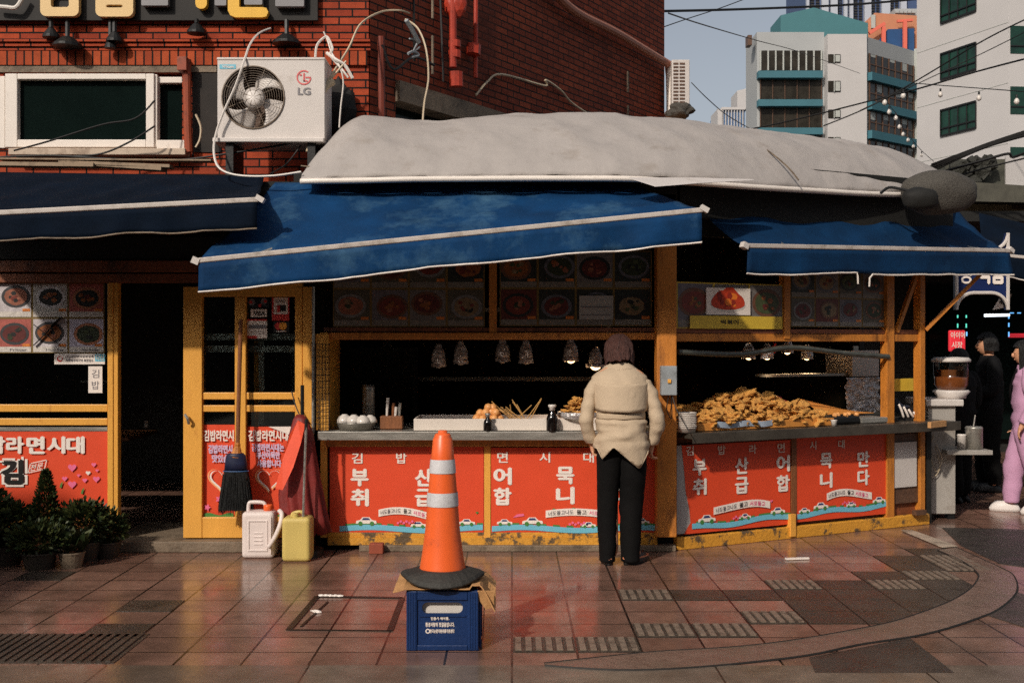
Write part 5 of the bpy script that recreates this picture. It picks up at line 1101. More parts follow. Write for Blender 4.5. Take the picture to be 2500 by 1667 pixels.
x0, x1 = ST(2098, .0), ST(2165, .0); t = thing('steel_tray', 'steel tray with orange lining under the foil sheet on the corner counter', 'tray', onS(2130, .1))
mb = MSo(); mb.box(x0, x1, -.03, .35, ZD, ZD + .045); mb.build('tray', M['steel'], t, bevel=.006)
mb = MSo(); mb.grid(lambda i, j: V(lerp(x0 - .25, x1, i), .15 + .3 * j, ZD + .06 + .12 * (1 - i) * j + .01), 8, 4); mb.build('lining', M['woodtray'], t, solid=.004)
x0, x1 = ST(2066, .5), ST(2146, .5); zz0, zz1 = SZ(x0, 1008, .5), SZ(x0, 922, .5)
mb = MSo(); mb.grid(lambda i, j: V(lerp(x0, x1, i), .5 + .035 * nz(V(i * 5, 0, j * 5), 1, 4) + .02 * nz(V(i * 13, 0, j * 13), 1, 8), lerp(zz0, zz1, j)), 30, 30); tag(mb.build('foil_sheet', M['foil'], smooth=False, solid=.003), 'crumpled foil sheet standing upright on the corner counter', 'foil')
mb = MSo(); mb.box(ST(2080, .75), ST(2146, .75), .75, 1.1, SZ(x0, 920, .75), SZ(x0, 856, .75)); mb.box(ST(2080, .75), ST(2084, .75), .745, .75, SZ(x0, 920, .75), SZ(x0, 856, .75)); tag(mb.build('appliance', M['melamine'], bevel=.012), 'pale boxy appliance on the shelf above the foil sheet', 'appliance')
c = onS(2036, -.13); mb = MB(); mb.lathe([(.02, 0), (.026, .045), (.028, .05), (.0, .05)], c, 14); tag(mb.build('small_cup', M['ceramic'], smooth=True), 'tiny white cup on the edge of the corner counter', 'cup')
# striped cloth, yellow band seen between the right posts
a, b = ST(2186, .05), ST(2245, .05)
mb = MSo(); mb.box(a, b, .1, .14, SZ(a, 955, .1), SZ(a, 925, .1)); tag(mb.build('yellow_board', M['inkyellow']), 'yellow board between the two posts at the end of the corner stall', 'board')
t = thing('striped_cloth', 'dark cloth with white stripes on the counter end between the posts', 'cloth', MS @ V((a + b) / 2, .08, ZD))
mb = MSo(); mb.grid(lambda i, j: V(lerp(a + .01, b - .01, i), .06 + .05 * j + .01 * math.sin(i * 9), ZD + .02 + (.17 - .13 * i) * (1 - .6 * j) + .012 * math.sin(i * 13)), 16, 8); mb.build('cloth', mat('navy cloth', srgb(28, 34, 52), .85, var=.3), t, smooth=True, solid=.02)
mb = MSo()
for k in range(4): mb.tube(bez([(lerp(a, b, .12 + k * .2), .045, ZD + .16 - .12 * (.12 + k * .2)), (lerp(a, b, .2 + k * .2), .035, ZD + .09 - .08 * k * .2), (lerp(a, b, .3 + k * .2), .04, ZD + .03)], 4), .011, 6)
mb.build('stripe', M['ink'], t, smooth=True)
mb = MB(MS); mb.bar((ST(2262, -.25), -.28, .895), (ST(2318, -.25), -.2, .895), .03, .05); tag(mb.build('serving_board', M['card']), 'narrow board sticking out past the right end of the corner counter', 'board')
# ------------------------------------------------------------------ on the pavement: crate, cone, cans, brooms
cb = G(1085, 1589); CYt = 5.72; x0, x1 = PX(992, CYt), PX(1174, CYt); CHt = .312; dep = .30
t = thing('beer_crate', 'blue plastic crate with white Korean lettering standing on the pavement under the cone', 'crate', V((x0 + x1) / 2, CYt + dep / 2, 0))
xa, xb = x0, x1 - .012
slot = rrect(lerp(xa, xb, .215), lerp(xa, xb, .78), CHt * .615, CHt * .80, .028)
mb = MB(); mb.shape([(xa, 0), (xb, 0), (xb, CHt), (xa, CHt)], [slot], CYt + .012, CYt + .024)
mb.box(xa, xa + .055, CYt, CYt + .0115, .002, CHt - .002); mb.box(xb - .055, xb, CYt, CYt + .0115, .002, CHt - .002); mb.box(xa + .056, xb - .056, CYt + .002, CYt + .0115, CHt - .05, CHt - .002); mb.box(xa + .056, xb - .056, CYt + .003, CYt + .0115, .002, .03)
mb.box(xa, xa + .012, CYt + .0245, CYt + dep, 0, CHt); mb.box(xb - .012, xb, CYt + .0245, CYt + dep, 0, CHt); mb.box(xa + .0125, xb - .0125, CYt + dep - .012, CYt + dep, 0, CHt); mb.box(xa + .0125, xb - .0125, CYt + .0245, CYt + dep - .0125, 0.003, .02)
mb.build('body', M['crate'], t, bevel=.004)
mb = MB(); mb.box(xb - .0, xb + .012, CYt + .03, CYt + .055, .01, CHt - .01); mb.box(xb, xb + .012, CYt + dep - .05, CYt + dep - .02, .01, CHt - .01); mb.box(xb, xb + .012, CYt + .06, CYt + dep - .055, CHt - .05, CHt - .01); mb.build('rib', M['crate'], t, bevel=.003)
mb = MB()
for k in range(4): mb.box(xa + .004 + k * .013, xa + .009 + k * .013, CYt - .003, CYt - .0002, .012, CHt - .012); mb.box(xb - .009 - k * .013, xb - .004 - k * .013, CYt - .003, CYt - .0002, .012, CHt - .012)
mb.box(xa + .058, xb - .058, CYt + .001, CYt + .0035, CHt - .012, CHt - .006); mb.box(lerp(xa, xb, .18), lerp(xa, xb, .82), CYt + .006, CYt + .0118, CHt * .565, CHt * .58)
mb.build('rib', M['crate'], t)
mb = MB(); yt = CYt + .010
for s, a, b, z, h in (('빈용기 재사용,', .34, .59, .158, .022), ('환경사랑의 첫걸음입니다.', .265, .665, .124, .022), ('한국순환자원유통지원센터', .325, .66, .092, .019)):
    mb.text(s, lerp(xa, xb, a), z, yt, h=h, w=(b - a) * (xb - xa), bold=.05)
for i in range(16):
    a, b = i * .3927, (i + 1) * .3927; cx, cz = lerp(xa, xb, .295), .101
    mb.add([(cx + q * math.cos(w_), yt, cz + q * math.sin(w_)) for q, w_ in ((.0125, a), (.0125, b), (.007, b), (.007, a))], [[0, 1, 2, 3]])
mb.build('lettering', M['ink'], t, recalc=False)
mb = MB(); mb.box(lerp(xa, xb, .12), lerp(xa, xb, .88), CYt + .04, CYt + .1, .025, .262); tag(mb.build('white_pack', M['ceramic'], bevel=.02), 'white pack seen through the slot of the blue crate', 'pack')
cx_ = PX(1076, CYt + .15); cy_ = CYt + .15
t = thing('cardboard_pad', 'torn brown cardboard sheet between the crate and the traffic cone', 'cardboard', V(cx_, cy_, CHt))
def pad(i, j):
    x = lerp(-.235, .29, i); y = lerp(-.165, .2, j); z = CHt + .005 + .012 * math.exp(-((x / .2) ** 2)) + .008 * nz(V(x * 7, y * 7, 0), 1, 2)
    if x > .17: z += .02 - 1.6 * max(0, x - .215) * (.35 + .65 * (j < .5)) + .018 * math.sin(x * 60) * (x - .17) * 4
    if x < -.17: z += -.25 * (-.17 - x) + .02 * (j)
    y += .02 * nz(V(x * 9, j * 2, 0), 1, 8)
    return V(cx_ + x, cy_ + y, z)
mb = MB(); mb.grid(pad, 40, 16); mb.build('sheet', M['card'], t, solid=.006)
mb = MB(); mb.grid(lambda i, j: V(cx_ + lerp(.20, .285, i), cy_ - .15 + .02 * j, CHt + .0 - .075 * j * (1 - abs(i - .5)) - .05 * i * j), 8, 5); mb.build('torn_flap', M['card'], t, solid=.006)
mb = MB(); mb.grid(lambda i, j: V(xb + .02 + .012 * i, cy_ - .08 + .06 * j, lerp(.04, CHt - .0, i)), 8, 3); mb.build('hanging_strip', mat('wet cardboard', srgb(150, 84, 56), .8, var=.2), t, solid=.004)
# cone
t = thing('traffic_cone', 'tall orange traffic cone with two white bands standing on the blue crate', 'traffic cone', V(cx_ + .005, cy_, CHt + .02))
kx = cx_ + .01; Zb = CHt + .03
Yc = cy_
def cz(v): return PZ(v, Yc)
mb = MB(); n = 8; rings = []
for r, z, dr in ((.205, 0, -.012), (.212, .012, -.016), (.20, .03, -.012), (.15, .055, 0), (.13, .06, 0)):
    rings.append([V(kx + r * (1 + .06 * (j % 4 == 0)) * math.cos(2 * math.pi * j / 24), Yc + r * .98 * math.sin(2 * math.pi * j / 24), Zb + z + dr * math.cos(2 * math.pi * j / 24 * 2) * -1.2 + .004 * nz(V(j, z * 30, 0))) for j in range(24)])
mb.rings(rings); mb.build('base', M['rubber'], t, bevel=.004)
hw = lambda px_: px_ / 2 / F * Yc
prof = [(1412, 124), (1380, 110), (1345, 99), (1290, 84), (1235, 76), (1190, 69.5), (1120, 56.5), (1070, 47), (1066, 40), (1062, 40), (1058, 34), (1058, 23), (1051, 22.5), (1050, 19), (1050, 5)]
body = [(hw(w_), cz(v)) for v, w_ in prof]
zb0 = body[0][1]
mb = MB(); rings = []
for r, z in [(r, z) for r, z in body]:
    rings.append([V(kx + (.0) + r * math.cos(2 * math.pi * j / 40) * (1 + .012 * nz(V(math.cos(j * .157) * 1.5, math.sin(j * .157) * 1.5, z * 4))), Yc + r * math.sin(2 * math.pi * j / 40), z) for j in range(40)])
mb.rings(rings); mb.build('body', M['cone'], t, smooth=True)
def rad(v):
    for (va, wa), (vb, wb) in zip(prof, prof[1:]):
        if vb <= v <= va: return hw(lerp(wa, wb, (va - v) / (va - vb)))
for va, vb in ((1153, 1120), (1233, 1200)):
    mb = MB(); rs = []
    for k in range(4):
        v = lerp(vb, va, k / 3); r = rad(v) + .003 + (.001 if 0 < k < 3 else 0)
        rs.append([V(kx + r * math.cos(2 * math.pi * j / 40) * (1 + .008 * nz(V(j * .5, k, 0))), Yc + r * math.sin(2 * math.pi * j / 40), cz(v)) for j in range(40)])
    mb.rings(rs, False); mb.build('reflective_band', M['reflect'], t, smooth=True)
# white jerrycan
def jerrycan(label, u0, u1, v0, v1, Y, m, capm, seed, hose):
    x0, x1, z1 = PX(u0, Y), PX(u1, Y), PZ(v0, Y); W = x1 - x0; Dp = .18
    t = thing('jerrycan', label, 'jerrycan', V((x0 + x1) / 2, Y + Dp / 2, 0), 'jerrycans by the door')
    mb = MB(); mb.box(x0, x1, Y, Y + Dp, .0, z1); mb.build('body', m, t, bevel=.03, seg=4)
    mb = MB(); a, b = lerp(x0, x1, .2), lerp(x0, x1, .82)
    if hose:
        for q in ((a, b, z1 * .16, z1 * .2), (a, b, z1 * .8, z1 * .83), (a, a + .012, z1 * .2, z1 * .8), (b - .012, b, z1 * .2, z1 * .8), (b + .02, b + .026, z1 * .1, z1 * .9)): mb.box(q[0], q[1], Y - .006, Y + .01, q[2], q[3])
        for k in range(4): mb.box(lerp(a, b, .3), lerp(a, b, .75), Y - .004, Y + .008, z1 * (.3 + .08 * k), z1 * (.33 + .08 * k))
        mb.build('relief', m, t, bevel=.003)
        mb = MB(); yy_ = Y + Dp * .5; mb.tube(bez([(x0 + .03, yy_, z1 - .01), (x0 + .035, yy_, z1 + .05), (x0 + .06, yy_, z1 + .062), (x0 + .13, yy_, z1 + .06), (x0 + .155, yy_, z1 + .045), (x0 + .165, yy_, z1 - .01)], 5), .014, 8); mb.build('handle', m, t, smooth=True)
        mb = MB(); mb.lathe([(.034, z1 - .01), (.034, z1 + .035), (.03, z1 + .045), (.001, z1 + .045)], (x1 - .06, yy_, 0), 18); mb.build('cap', capm, t, smooth=True)
        mb = MB(); mb.tube(bez([(x1 - .03, Y - .03, .09), (x1 + .02, Y - .04, .17), (x1 + .055, Y - .03, .26), (x1 + .06, Y - .0, .33), (x1 + .035, Y + .03, .35)], 6), .017, 8); mb.build('spout_hose', M['jerry'], t, smooth=True)
    else:
        yy_ = Y + Dp * .5; mb.tube(bez([(lerp(x0, x1, .28), yy_, z1 - .01), (lerp(x0, x1, .33), yy_, z1 + .02), (lerp(x0, x1, .62), yy_, z1 + .03), (lerp(x0, x1, .72), yy_, z1 - .01)], 5), .013, 8); mb.build('handle', m, t, smooth=True)
        mb = MB(); mb.lathe([(.022, z1 - .01), (.022, z1 + .03), (.001, z1 + .03)], (lerp(x0, x1, .44), Y + .05, 0), 14); mb.build('cap', capm, t)
    return t
jerrycan('white plastic jerrycan with orange cap and bent hose in front of the yellow door', 589, 668, 1250, 1360, 8.15, M['jerry'], M['cone'], 1, True)
jerrycan('pale yellow jerrycan right of the white one', 687, 757, 1264, 1368, 8.02, M['jerryy'], M['jerryy'], 2, False)
# broom on the door
t = thing('broom', 'long handled black broom leaning upside against the yellow door', 'broom', P(575, 1245, 8.3))
mb = MB(); mb.tube([P(588, 780, 8.43), P(583, 960, 8.38), P(580, 1090, 8.34)], .016, 8); mb.build('handle', M['wood'], t)
mb = MB(); mb.tube(bez([P(580, 1080, 8.33), P(579, 1095, 8.33), P(577, 1115, 8.33)], 3), [.018, .022, .022, .028, .035, .045, .06], 10); mb.build('ferrule', M['ochre'], t)
mb = MB(); mb.rings([ell((PX(576, 8.32), 8.32, PZ(v, 8.32)), r / F * 8.32, .045, 20) for v, r in ((1106, 18), (1112, 24), (1130, 27), (1148, 29))]); mb.build('collar', mat('navy plastic', srgb(24, 32, 62), .5, var=.2), t, smooth=True)
mb = MB(); rings = []
for v, r in ((1148, 29), (1170, 31), (1200, 35), (1225, 39), (1243, 41)):
    rings.append([V(p.x, p.y, p.z + (.012 * nz(V(p.x * 40, p.y * 40, 0)) if v > 1230 else 0)) for p in ell((PX(576, 8.32) + (v - 1148) * -.00006, 8.32, PZ(v, 8.32)), r / F * 8.32, .05 + (v - 1148) * .0002, 44)])
mb.rings(rings)
rb_ = random.Random(5)
for q in range(420):
    a = rb_.uniform(0, 6.2832); k = rb_.uniform(.8, 1.04); z0 = rb_.uniform(1150, 1215); z1 = rb_.uniform(1236, 1256)
    f0, f1 = (29 + (z0 - 1148) * .13) / F * 8.32, (29 + (z1 - 1148) * .135) / F * 8.32
    p0 = V(PX(576, 8.32) + f0 * k * math.cos(a), 8.32 + .056 * k * math.sin(a), PZ(z0, 8.32)); p1 = V(PX(576, 8.32) + f1 * k * 1.03 * math.cos(a + rb_.uniform(-.1, .1)), 8.32 + .074 * k * math.sin(a), PZ(z1, 8.32))
    mb.tube([p0, p0.lerp(p1, .5) + V(rb_.uniform(-.004, .004), -.002, 0), p1], [.003, .0025, .0008], 3)
mb.build('bristles', M['bristle'], t)
mb = MB(); mb.tube([p for p in ell((PX(576, 8.32), 8.32, PZ(1149, 8.32)), .094, .05, 28)] , .004, 5); mb.build('stitching', mat('blue stitching', srgb(50, 90, 140), .6), t)
# red folded parasol with netting, mop pole
t = thing('folded_parasol', 'folded dark red parasol with pleated skirt standing left of the main stall', 'parasol', V(PX(735, 8.28), 8.28, 0))
Y = 8.28; mb = MB(); rings = []; n = 64
for v, ul, ur in ((1012, 724, 740), (1024, 716, 752), (1060, 706, 764), (1110, 696, 770), (1160, 688, 776), (1210, 684, 784), (1260, 690, 792), (1300, 700, 800)):
    r = (ur - ul) / 2 / F * Y; cx = PX((ul + ur) / 2, Y); k = (v - 1012) / 290
    rings.append([V(cx + r * (1 + .20 * k * math.sin(j * 2 * math.pi / n * 9)) * math.cos(2 * math.pi * j / n), Y + r * .7 * (1 + .20 * k * math.sin(j * 2 * math.pi / n * 9)) * math.sin(2 * math.pi * j / n), PZ(v, Y) + .01 * k * math.sin(j * 1.3)) for j in range(n)])
mb.rings(rings, False); mb.build('canopy', mat('dark red nylon', srgb(124, 38, 34), .6, var=.25, scale=8, bump=.4, bscale=12), t, smooth=True, solid=.003)
mb = MB(); mb.prism([P(727, 1026, 8.16), P(745, 1036, 8.16), P(735, 1080, 8.13), P(716, 1140, 8.1), P(690, 1196, 8.08), P(672, 1192, 8.08), P(690, 1120, 8.12), P(708, 1060, 8.14)], (0, .012, 0)); mb.build('sunlit_strip', mat('sunlit red nylon', srgb(232, 76, 34), .5, var=.08, scale=8), t)  # sunlit side of the parasol painted as a separate orange strip
mb = MB(); mb.tube([P(738, 940, 8.3), P(738, 1300, Y), V(PX(738, Y), Y, .0)], .014, 8); mb.lathe([(.16, 0), (.16, .05), (.05, .07), (.03, .16)], (PX(738, Y), Y, 0), 20); mb.build('pole', M['black'], t)
t = thing('mop_pole', 'thin silver pole leaning between the yellow jerrycan and the red parasol', 'pole', P(741, 1262, 8.06))
mb = MB(); mb.tube([P(748, 1028, 8.12), P(740, 1270, 8.08), P(739, 1330, 8.14)], .010, 8); mb.build('pole', M['steel'], t)
mb = MB(); mb.tube([P(748, 1022, 8.12), P(747, 1050, 8.12)], .013, 8); mb.build('grip', M['black'], t)
cordobj([P(712, 955, 8.42), P(720, 985, 8.4), P(730, 1010, 8.35), P(742, 1030, 8.3)], .005, 'cable', 'black string tying the red parasol to the yellow door')

# ------------------------------------------------------------------ potted plants at the left
def leaves(mb, fn, n, size, rnd, mi=1):
    for k in range(n):
        p, d = fn(); s = size * rnd.uniform(.6, 1.3); a = d.normalized(); b = a.orthogonal().normalized(); b = Matrix.Rotation(rnd.uniform(0, 6.28), 3, a) @ b
        mb.add([p, p + a * s * .5 + b * s * .25, p + a * s, p + a * s * .5 - b * s * .25], [[0, 1, 2, 3]], rnd.randrange(mi))
def plant(label, c, kind, w_, h, potr, poth, n, size, seed, base=0.0, sub=None):
    rnd = random.Random(seed); t = thing('potted_plant', label, 'plant', c, 'potted plants at the left of the doorway')
    mb = MB(); mb.lathe([(potr * .75, 0), (potr, poth * .9), (potr * 1.06, poth * .92), (potr * 1.06, poth), (potr * .9, poth), (potr * .88, poth * .9)], c, 20); mb.build('pot', sub or M['pot'], t)
    mb = MB(); mb.tube([c + V(0, 0, poth * .8), c + V(0, 0, poth + h * .6)], [.02, .008], 6)
    for k in range(10):
        a = rnd.uniform(0, 6.28); z = rnd.uniform(.1, .6) * h; mb.tube([c + V(0, 0, poth + z * .7), c + V(.7 * w_ * math.cos(a) * (1 - z / h), .7 * w_ * math.sin(a) * (1 - z / h), poth + z)], .005, 4)
    mb.build('stem', M['wood'], t)
    def fn():
        if kind == 'cone':
            z = rnd.random() ** 1.3; rr = w_ * (1 - z) ** .6 * rnd.uniform(.45, 1.05); a = rnd.uniform(0, 6.28)
            return c + V(rr * math.cos(a), rr * math.sin(a), poth + z * h), V(math.cos(a) * .8, math.sin(a) * .8, .9)
        if kind == 'spiky':
            a = rnd.uniform(0, 6.28); d = V(math.cos(a), math.sin(a), rnd.uniform(.5, 1.8)); return c + V(0, 0, poth) + d * rnd.uniform(0, h * .3), d
        q = V(rnd.gauss(0, 1), rnd.gauss(0, 1), rnd.gauss(0, 1)).normalized() * rnd.uniform(.55, 1.05) * (1 + .35 * nz(V(rnd.random(), 0, 0), 3, seed))
        p = c + V(q.x * w_, q.y * w_ * .8, poth + h * .5 + q.z * h * .5); return p, q + V(rnd.uniform(-.5, .5), rnd.uniform(-.5, .5), .3)
    mb = MB(); leaves(mb, fn, n, size, rnd, 2); mb.build('foliage', [M['leaf'], M['leaf2']], t, recalc=False); return t
plant('cone shaped dark evergreen in a pot before the red shop window banner', V(PX(112, 8.05), 8.05, 0), 'cone', .105, .42, .09, .24, 3000, .028, 1)
plant('low bushy plant in a pot left of the cone shaped evergreen', V(PX(15, 7.95), 7.95, 0), 'bush', .22, .30, .13, .14, 2200, .042, 2)
plant('dense dark bush in a dark pot right of the cone shaped evergreen', V(PX(205, 8.1), 8.1, 0), 'bush', .18, .28, .12, .14, 2000, .045, 3)
plant('small olive plant in a dark pot nearest the dark doorway', V(PX(262, 8.2), 8.2, 0), 'bush', .13, .22, .1, .12, 1000, .04, 4)
plant('spiky low plant in a grey pot at the front of the planters', V(PX(175, 7.85), 7.85, 0), 'spiky', .12, .16, .09, .11, 160, .12, 5, sub=M['concrete'])
plant('tangled creeping plant at the left edge of the picture', V(PX(-70, 7.8), 7.8, 0), 'bush', .28, .4, .16, .18, 1500, .06, 6)
plant('dark bush with yellow tipped leaves in front of the evergreen', V(PX(95, 7.8), 7.8, 0), 'bush', .2, .2, .12, .12, 1500, .04, 7)

# ------------------------------------------------------------------ people
def figure(name, label, origin, yaw, parts):
    t = thing(name, label, 'person', origin); Mx = Matrix.Translation(origin) @ Matrix.Rotation(yaw, 4, 'Z'); return t, Mx
def hand_chain(vs, es, rd, wrist, idx, d, side, curl=1.0, s=1.0):
    # palm + five bent fingers hanging from a wrist; d = direction of the hand, side = thumb side vector
    d = d.normalized(); nrm = d.cross(side).normalized(); k0 = len(vs)
    palm = wrist + d * .05 * s; vs.append(palm); rd.append((.03 * s, .018 * s)); es.append((idx, k0))
    for q, (off, ln) in enumerate(((-.024, .062), (-.008, .075), (.009, .07), (.025, .055))):
        p = palm + d * .035 * s - side * off * s * 1.0; base = len(vs); vs.append(p); rd.append(.0095 * s); es.append((k0, base))
        for m in range(3):
            a = curl * (.5 + .55 * m); dd = d * math.cos(a) + nrm * math.sin(a); p = p + dd * ln * s / 2.6; vs.append(p); rd.append((.0085 - .001 * m) * s); es.append((len(vs) - 2, len(vs) - 1))
    p = wrist + d * .025 * s + side * .025 * s; b = len(vs); vs.append(p); rd.append(.011 * s); es.append((k0, b))
    for m in range(2):
        p = p + (d * .8 + side * .5 + nrm * .3 * (m + 1)).normalized() * .028 * s; vs.append(p); rd.append((.0095 - .001 * m) * s); es.append((len(vs) - 2, len(vs) - 1))
# person in the beige coat, seen from behind, head bowed to the counter
org = V(PX(1516, 7.97), 7.97, 0)
t, PM = figure('person', 'person in beige coat and black trousers standing bowed at the main counter, seen from behind', org, 0, None)
t['category'] = 'person'
vs = [V(0, 0, .92), V(0, .02, 1.1), V(.0, .06, 1.30), V(.005, .11, 1.42), V(.01, .15, 1.49), V(.012, .17, 1.55)]
es = [(0, 1), (1, 2), (2, 3), (3, 4), (4, 5)]; rd = [(.15, .1), (.14, .1), (.15, .1), .05, .075, .07]
def limb(pts, rs, root):
    k = root
    for p, r in zip(pts, rs): vs.append(p); rd.append(r); es.append((k, len(vs) - 1)); k = len(vs) - 1
    return k
for sx, el, wr in ((-1, V(-.24, .02, 1.05), V(-.205, .05, .88)), (1, V(.25, .02, 1.04), V(.228, .05, .87))):
    k = limb([V(sx * .15, .06, 1.34), el, wr], [.05, .04, .028], 2); hand_chain(vs, es, rd, wr, k, V(-sx * .15, .1, -1), V(-sx * .35, .93, 0).normalized(), curl=1.1)
    limb([V(sx * .085, 0, .85), V(sx * .08 + .01, .02, .48), V(sx * .075 + .02, .0, .10), V(sx * .07 + (.06 if sx > 0 else -.0), .08, .04)], [.08, .055, .04, .035], 0)
v2, f2 = skin_mesh([tuple(p) for p in vs], es, rd, 0, 2)
mb = MB(PM); mb.add(v2, f2); mb.build('body', M['skin'], t, smooth=True)
# head with ears and bowed face
HM = PM @ Matrix.Translation(V(.0, .155, 1.53)) @ Matrix.Rotation(R(-24), 4, 'X')
mb = MB(HM); mb.ball((0, .01, 0), .095, 3, sc=(.82, 1.0, 1.15)); mb.ball((0, .105, -.02), .018, 2, sc=(.8, 1, 1.3))
for sx in (-1, 1): mb.ball((sx * .08, -.0, -.01), .028, 2, sc=(.4, .8, 1.2)); mb.ball((sx * .032, .09, .015), .012, 2)
mb.ball((0, .09, -.06), .022, 2, sc=(1.2, .5, .35)); mb.build('head', M['skin'], t, smooth=True)
mb = MB(HM)
def hairf(i, j):
    a = 2 * math.pi * i; b = lerp(-.95, 1.5, j); r = .118 * (1 + .09 * nz(V(math.cos(a) * 3, math.sin(a) * 3, b * 2), 1, 3) + .035 * nz(V(math.cos(a) * 16, math.sin(a) * 16, b * 2.5), 1, 13) + .05 * nz(V(math.cos(a) * 9, math.sin(a) * 9, b * 3), 1, 7))
    front = max(0, math.sin(a)); lo = b if front < .55 else max(b, .35)
    cr_ = math.cos(lo) if lo > -.1 else 1.0 - .08 * nz(V(a * 5, lo * 3, 0), 1, 2)
    dz = 0 if lo > -.1 else (-.1 - lo) * .03 * (1 + nz(V(a * 4, 0, 0), 1, 4))
    return V(.90 * r * cr_ * math.cos(a), -.005 + r * cr_ * math.sin(a) * .95, .005 + r * 1.02 * math.sin(lo) - dz)
mb.grid(hairf, 110, 30); mb.build('hair', M['hair'], t, smooth=True)
# trousers
def tube_loft(mb, spec, n=28, wr=.0, sd=0, cap=True):
    rings = []
    for c, rx, ry in spec:
        rings.append([V(p.x, p.y, p.z) for p in ell(c, rx, ry, n)])
    out = []
    for a, b in zip(rings, rings[1:]):
        for k in range(5):
            t_ = k / 5; rr = [p.lerp(q, t_) for p, q in zip(a, b)]; out.append(rr)
    out.append(rings[-1]); cs_ = [sum((p for p in r), V(0, 0, 0)) / n for r in out]
    out = [[c + (p - c) * (1 + wr * (nz(V(p.x * 3, p.y * 3, p.z * 14), 1, sd) + .6 * nz(V(p.x * 8, p.y * 8, p.z * 22), 1, sd + 5))) for p in r] for r, c in zip(out, cs_)]
    mb.rings(out, cap)
mb = MB(PM)
tube_loft(mb, [((-.098, .0, .025), .058, .088), ((-.098, .0, .09), .062, .086), ((-.097, .015, .30), .073, .086), ((-.094, .025, .5), .083, .095), ((-.085, .01, .7), .094, .11), ((-.075, .02, .84), .095, .10), ((-.07, .03, .93), .07, .08)], wr=.10, sd=1)
tube_loft(mb, [((.068, .0, .025), .068, .095), ((.068, .0, .09), .072, .092), ((.072, .015, .30), .079, .092), ((.08, .025, .48), .09, .10), ((.082, .01, .65), .102, .115), ((.08, .02, .84), .105, .105), ((.07, .03, .93), .07, .08)], wr=.10, sd=4)
mb.build('trousers', M['trouser'], t, smooth=True)
# coat
def coatf(i, j):
    a = 2 * math.pi * i                      # a = 0 right, pi/2 front (away), 3pi/2 back (towards the viewer)
    spec = [(.70, .205, .17, .005, .0), (.80, .20, .168, .005, .0), (.9, .19, .158, .004, .0), (1.0, .176, .145, .004, .01), (1.06, .170, .134, .0, .015), (1.12, .184, .143, 0, .02), (1.22, .196, .148, 0, .035), (1.30, .206, .138, .0, .055), (1.345, .198, .122, .0, .07), (1.375, .165, .11, .0, .085), (1.405, .12, .09, .0, .10), (1.425, .086, .074, .0, .11), (1.44, .066, .066, .0, .12)]
    k = j * (len(spec) - 1); k0 = min(int(k), len(spec) - 2); f = k - k0; z, rx, ry, ox, oy = [lerp(p, q, f) for p, q in zip(spec[k0], spec[k0 + 1])]
    x = rx * math.cos(a); y = ry * math.sin(a)
    if z > 1.08 and z < 1.4: y *= 1.06
    wv = (nz(V(x * 5 + z * 6, y * 4, z * 26), 1, 2) * .030 + (1 - abs(nz(V(x * 3 + z * 8, y * 3, z * 17), 1, 31))) ** 4 * .014 + nz(V(x * 9, 0, z * 44), 1, 6) * .012) * max(0, 1 - abs(z - .95) / .15) + nz(V(x * 11 + z * 3, y * 9, z * 4), 1, 9) * .012
    if abs(z - 1.07) < .03: wv -= .008
    sc_ = 1 + wv / .15
    # back vent and pointed hem
    if j < .25:
        hx = x
        hem = .80
        if math.sin(a) < .25:
            if hx < -.07: hem = lerp(.855, .765, min(1, (-.07 - hx) / .085)) if hx > -.155 else lerp(.765, .84, min(1, (-.155 - hx) / .03))
            elif hx < .11: hem = lerp(.855, .70, (hx + .07) / .18)
            else: hem = lerp(.70, .82, min(1, (hx - .11) / .075))
        z = max(z, hem) if j > 0 else hem
        if j < .02: z = hem
    return V((x + ox) * sc_, y * sc_ + oy, z)
mb = MB(PM); mb.grid(coatf, 96, 60); ct_ = mb.build('coat', M['coat'], t, smooth=True, solid=.006)
mb = MB(PM); tube_loft(mb, [((-.13, .07, 1.34), .03, .05), ((-.165, .06, 1.32), .05, .066), ((-.205, .045, 1.25), .055, .066), ((-.23, .02, 1.15), .053, .062), ((-.25, .0, 1.03), .05, .06), ((-.243, .01, .96), .052, .058), ((-.212, .035, .89), .047, .05), ((-.198, .045, .862), .045, .046)], wr=.22, sd=3, n=24); mb.build('sleeve', M['coat'], ct_, smooth=True)
mb = MB(PM); tube_loft(mb, [((.13, .07, 1.34), .03, .05), ((.17, .06, 1.32), .05, .066), ((.21, .045, 1.25), .055, .066), ((.238, .02, 1.15), .053, .062), ((.26, .0, 1.03), .052, .06), ((.257, .01, .96), .053, .058), ((.234, .035, .88), .049, .05), ((.222, .045, .852), .047, .046)], wr=.22, sd=8, n=24); mb.build('sleeve', M['coat'], ct_, smooth=True)
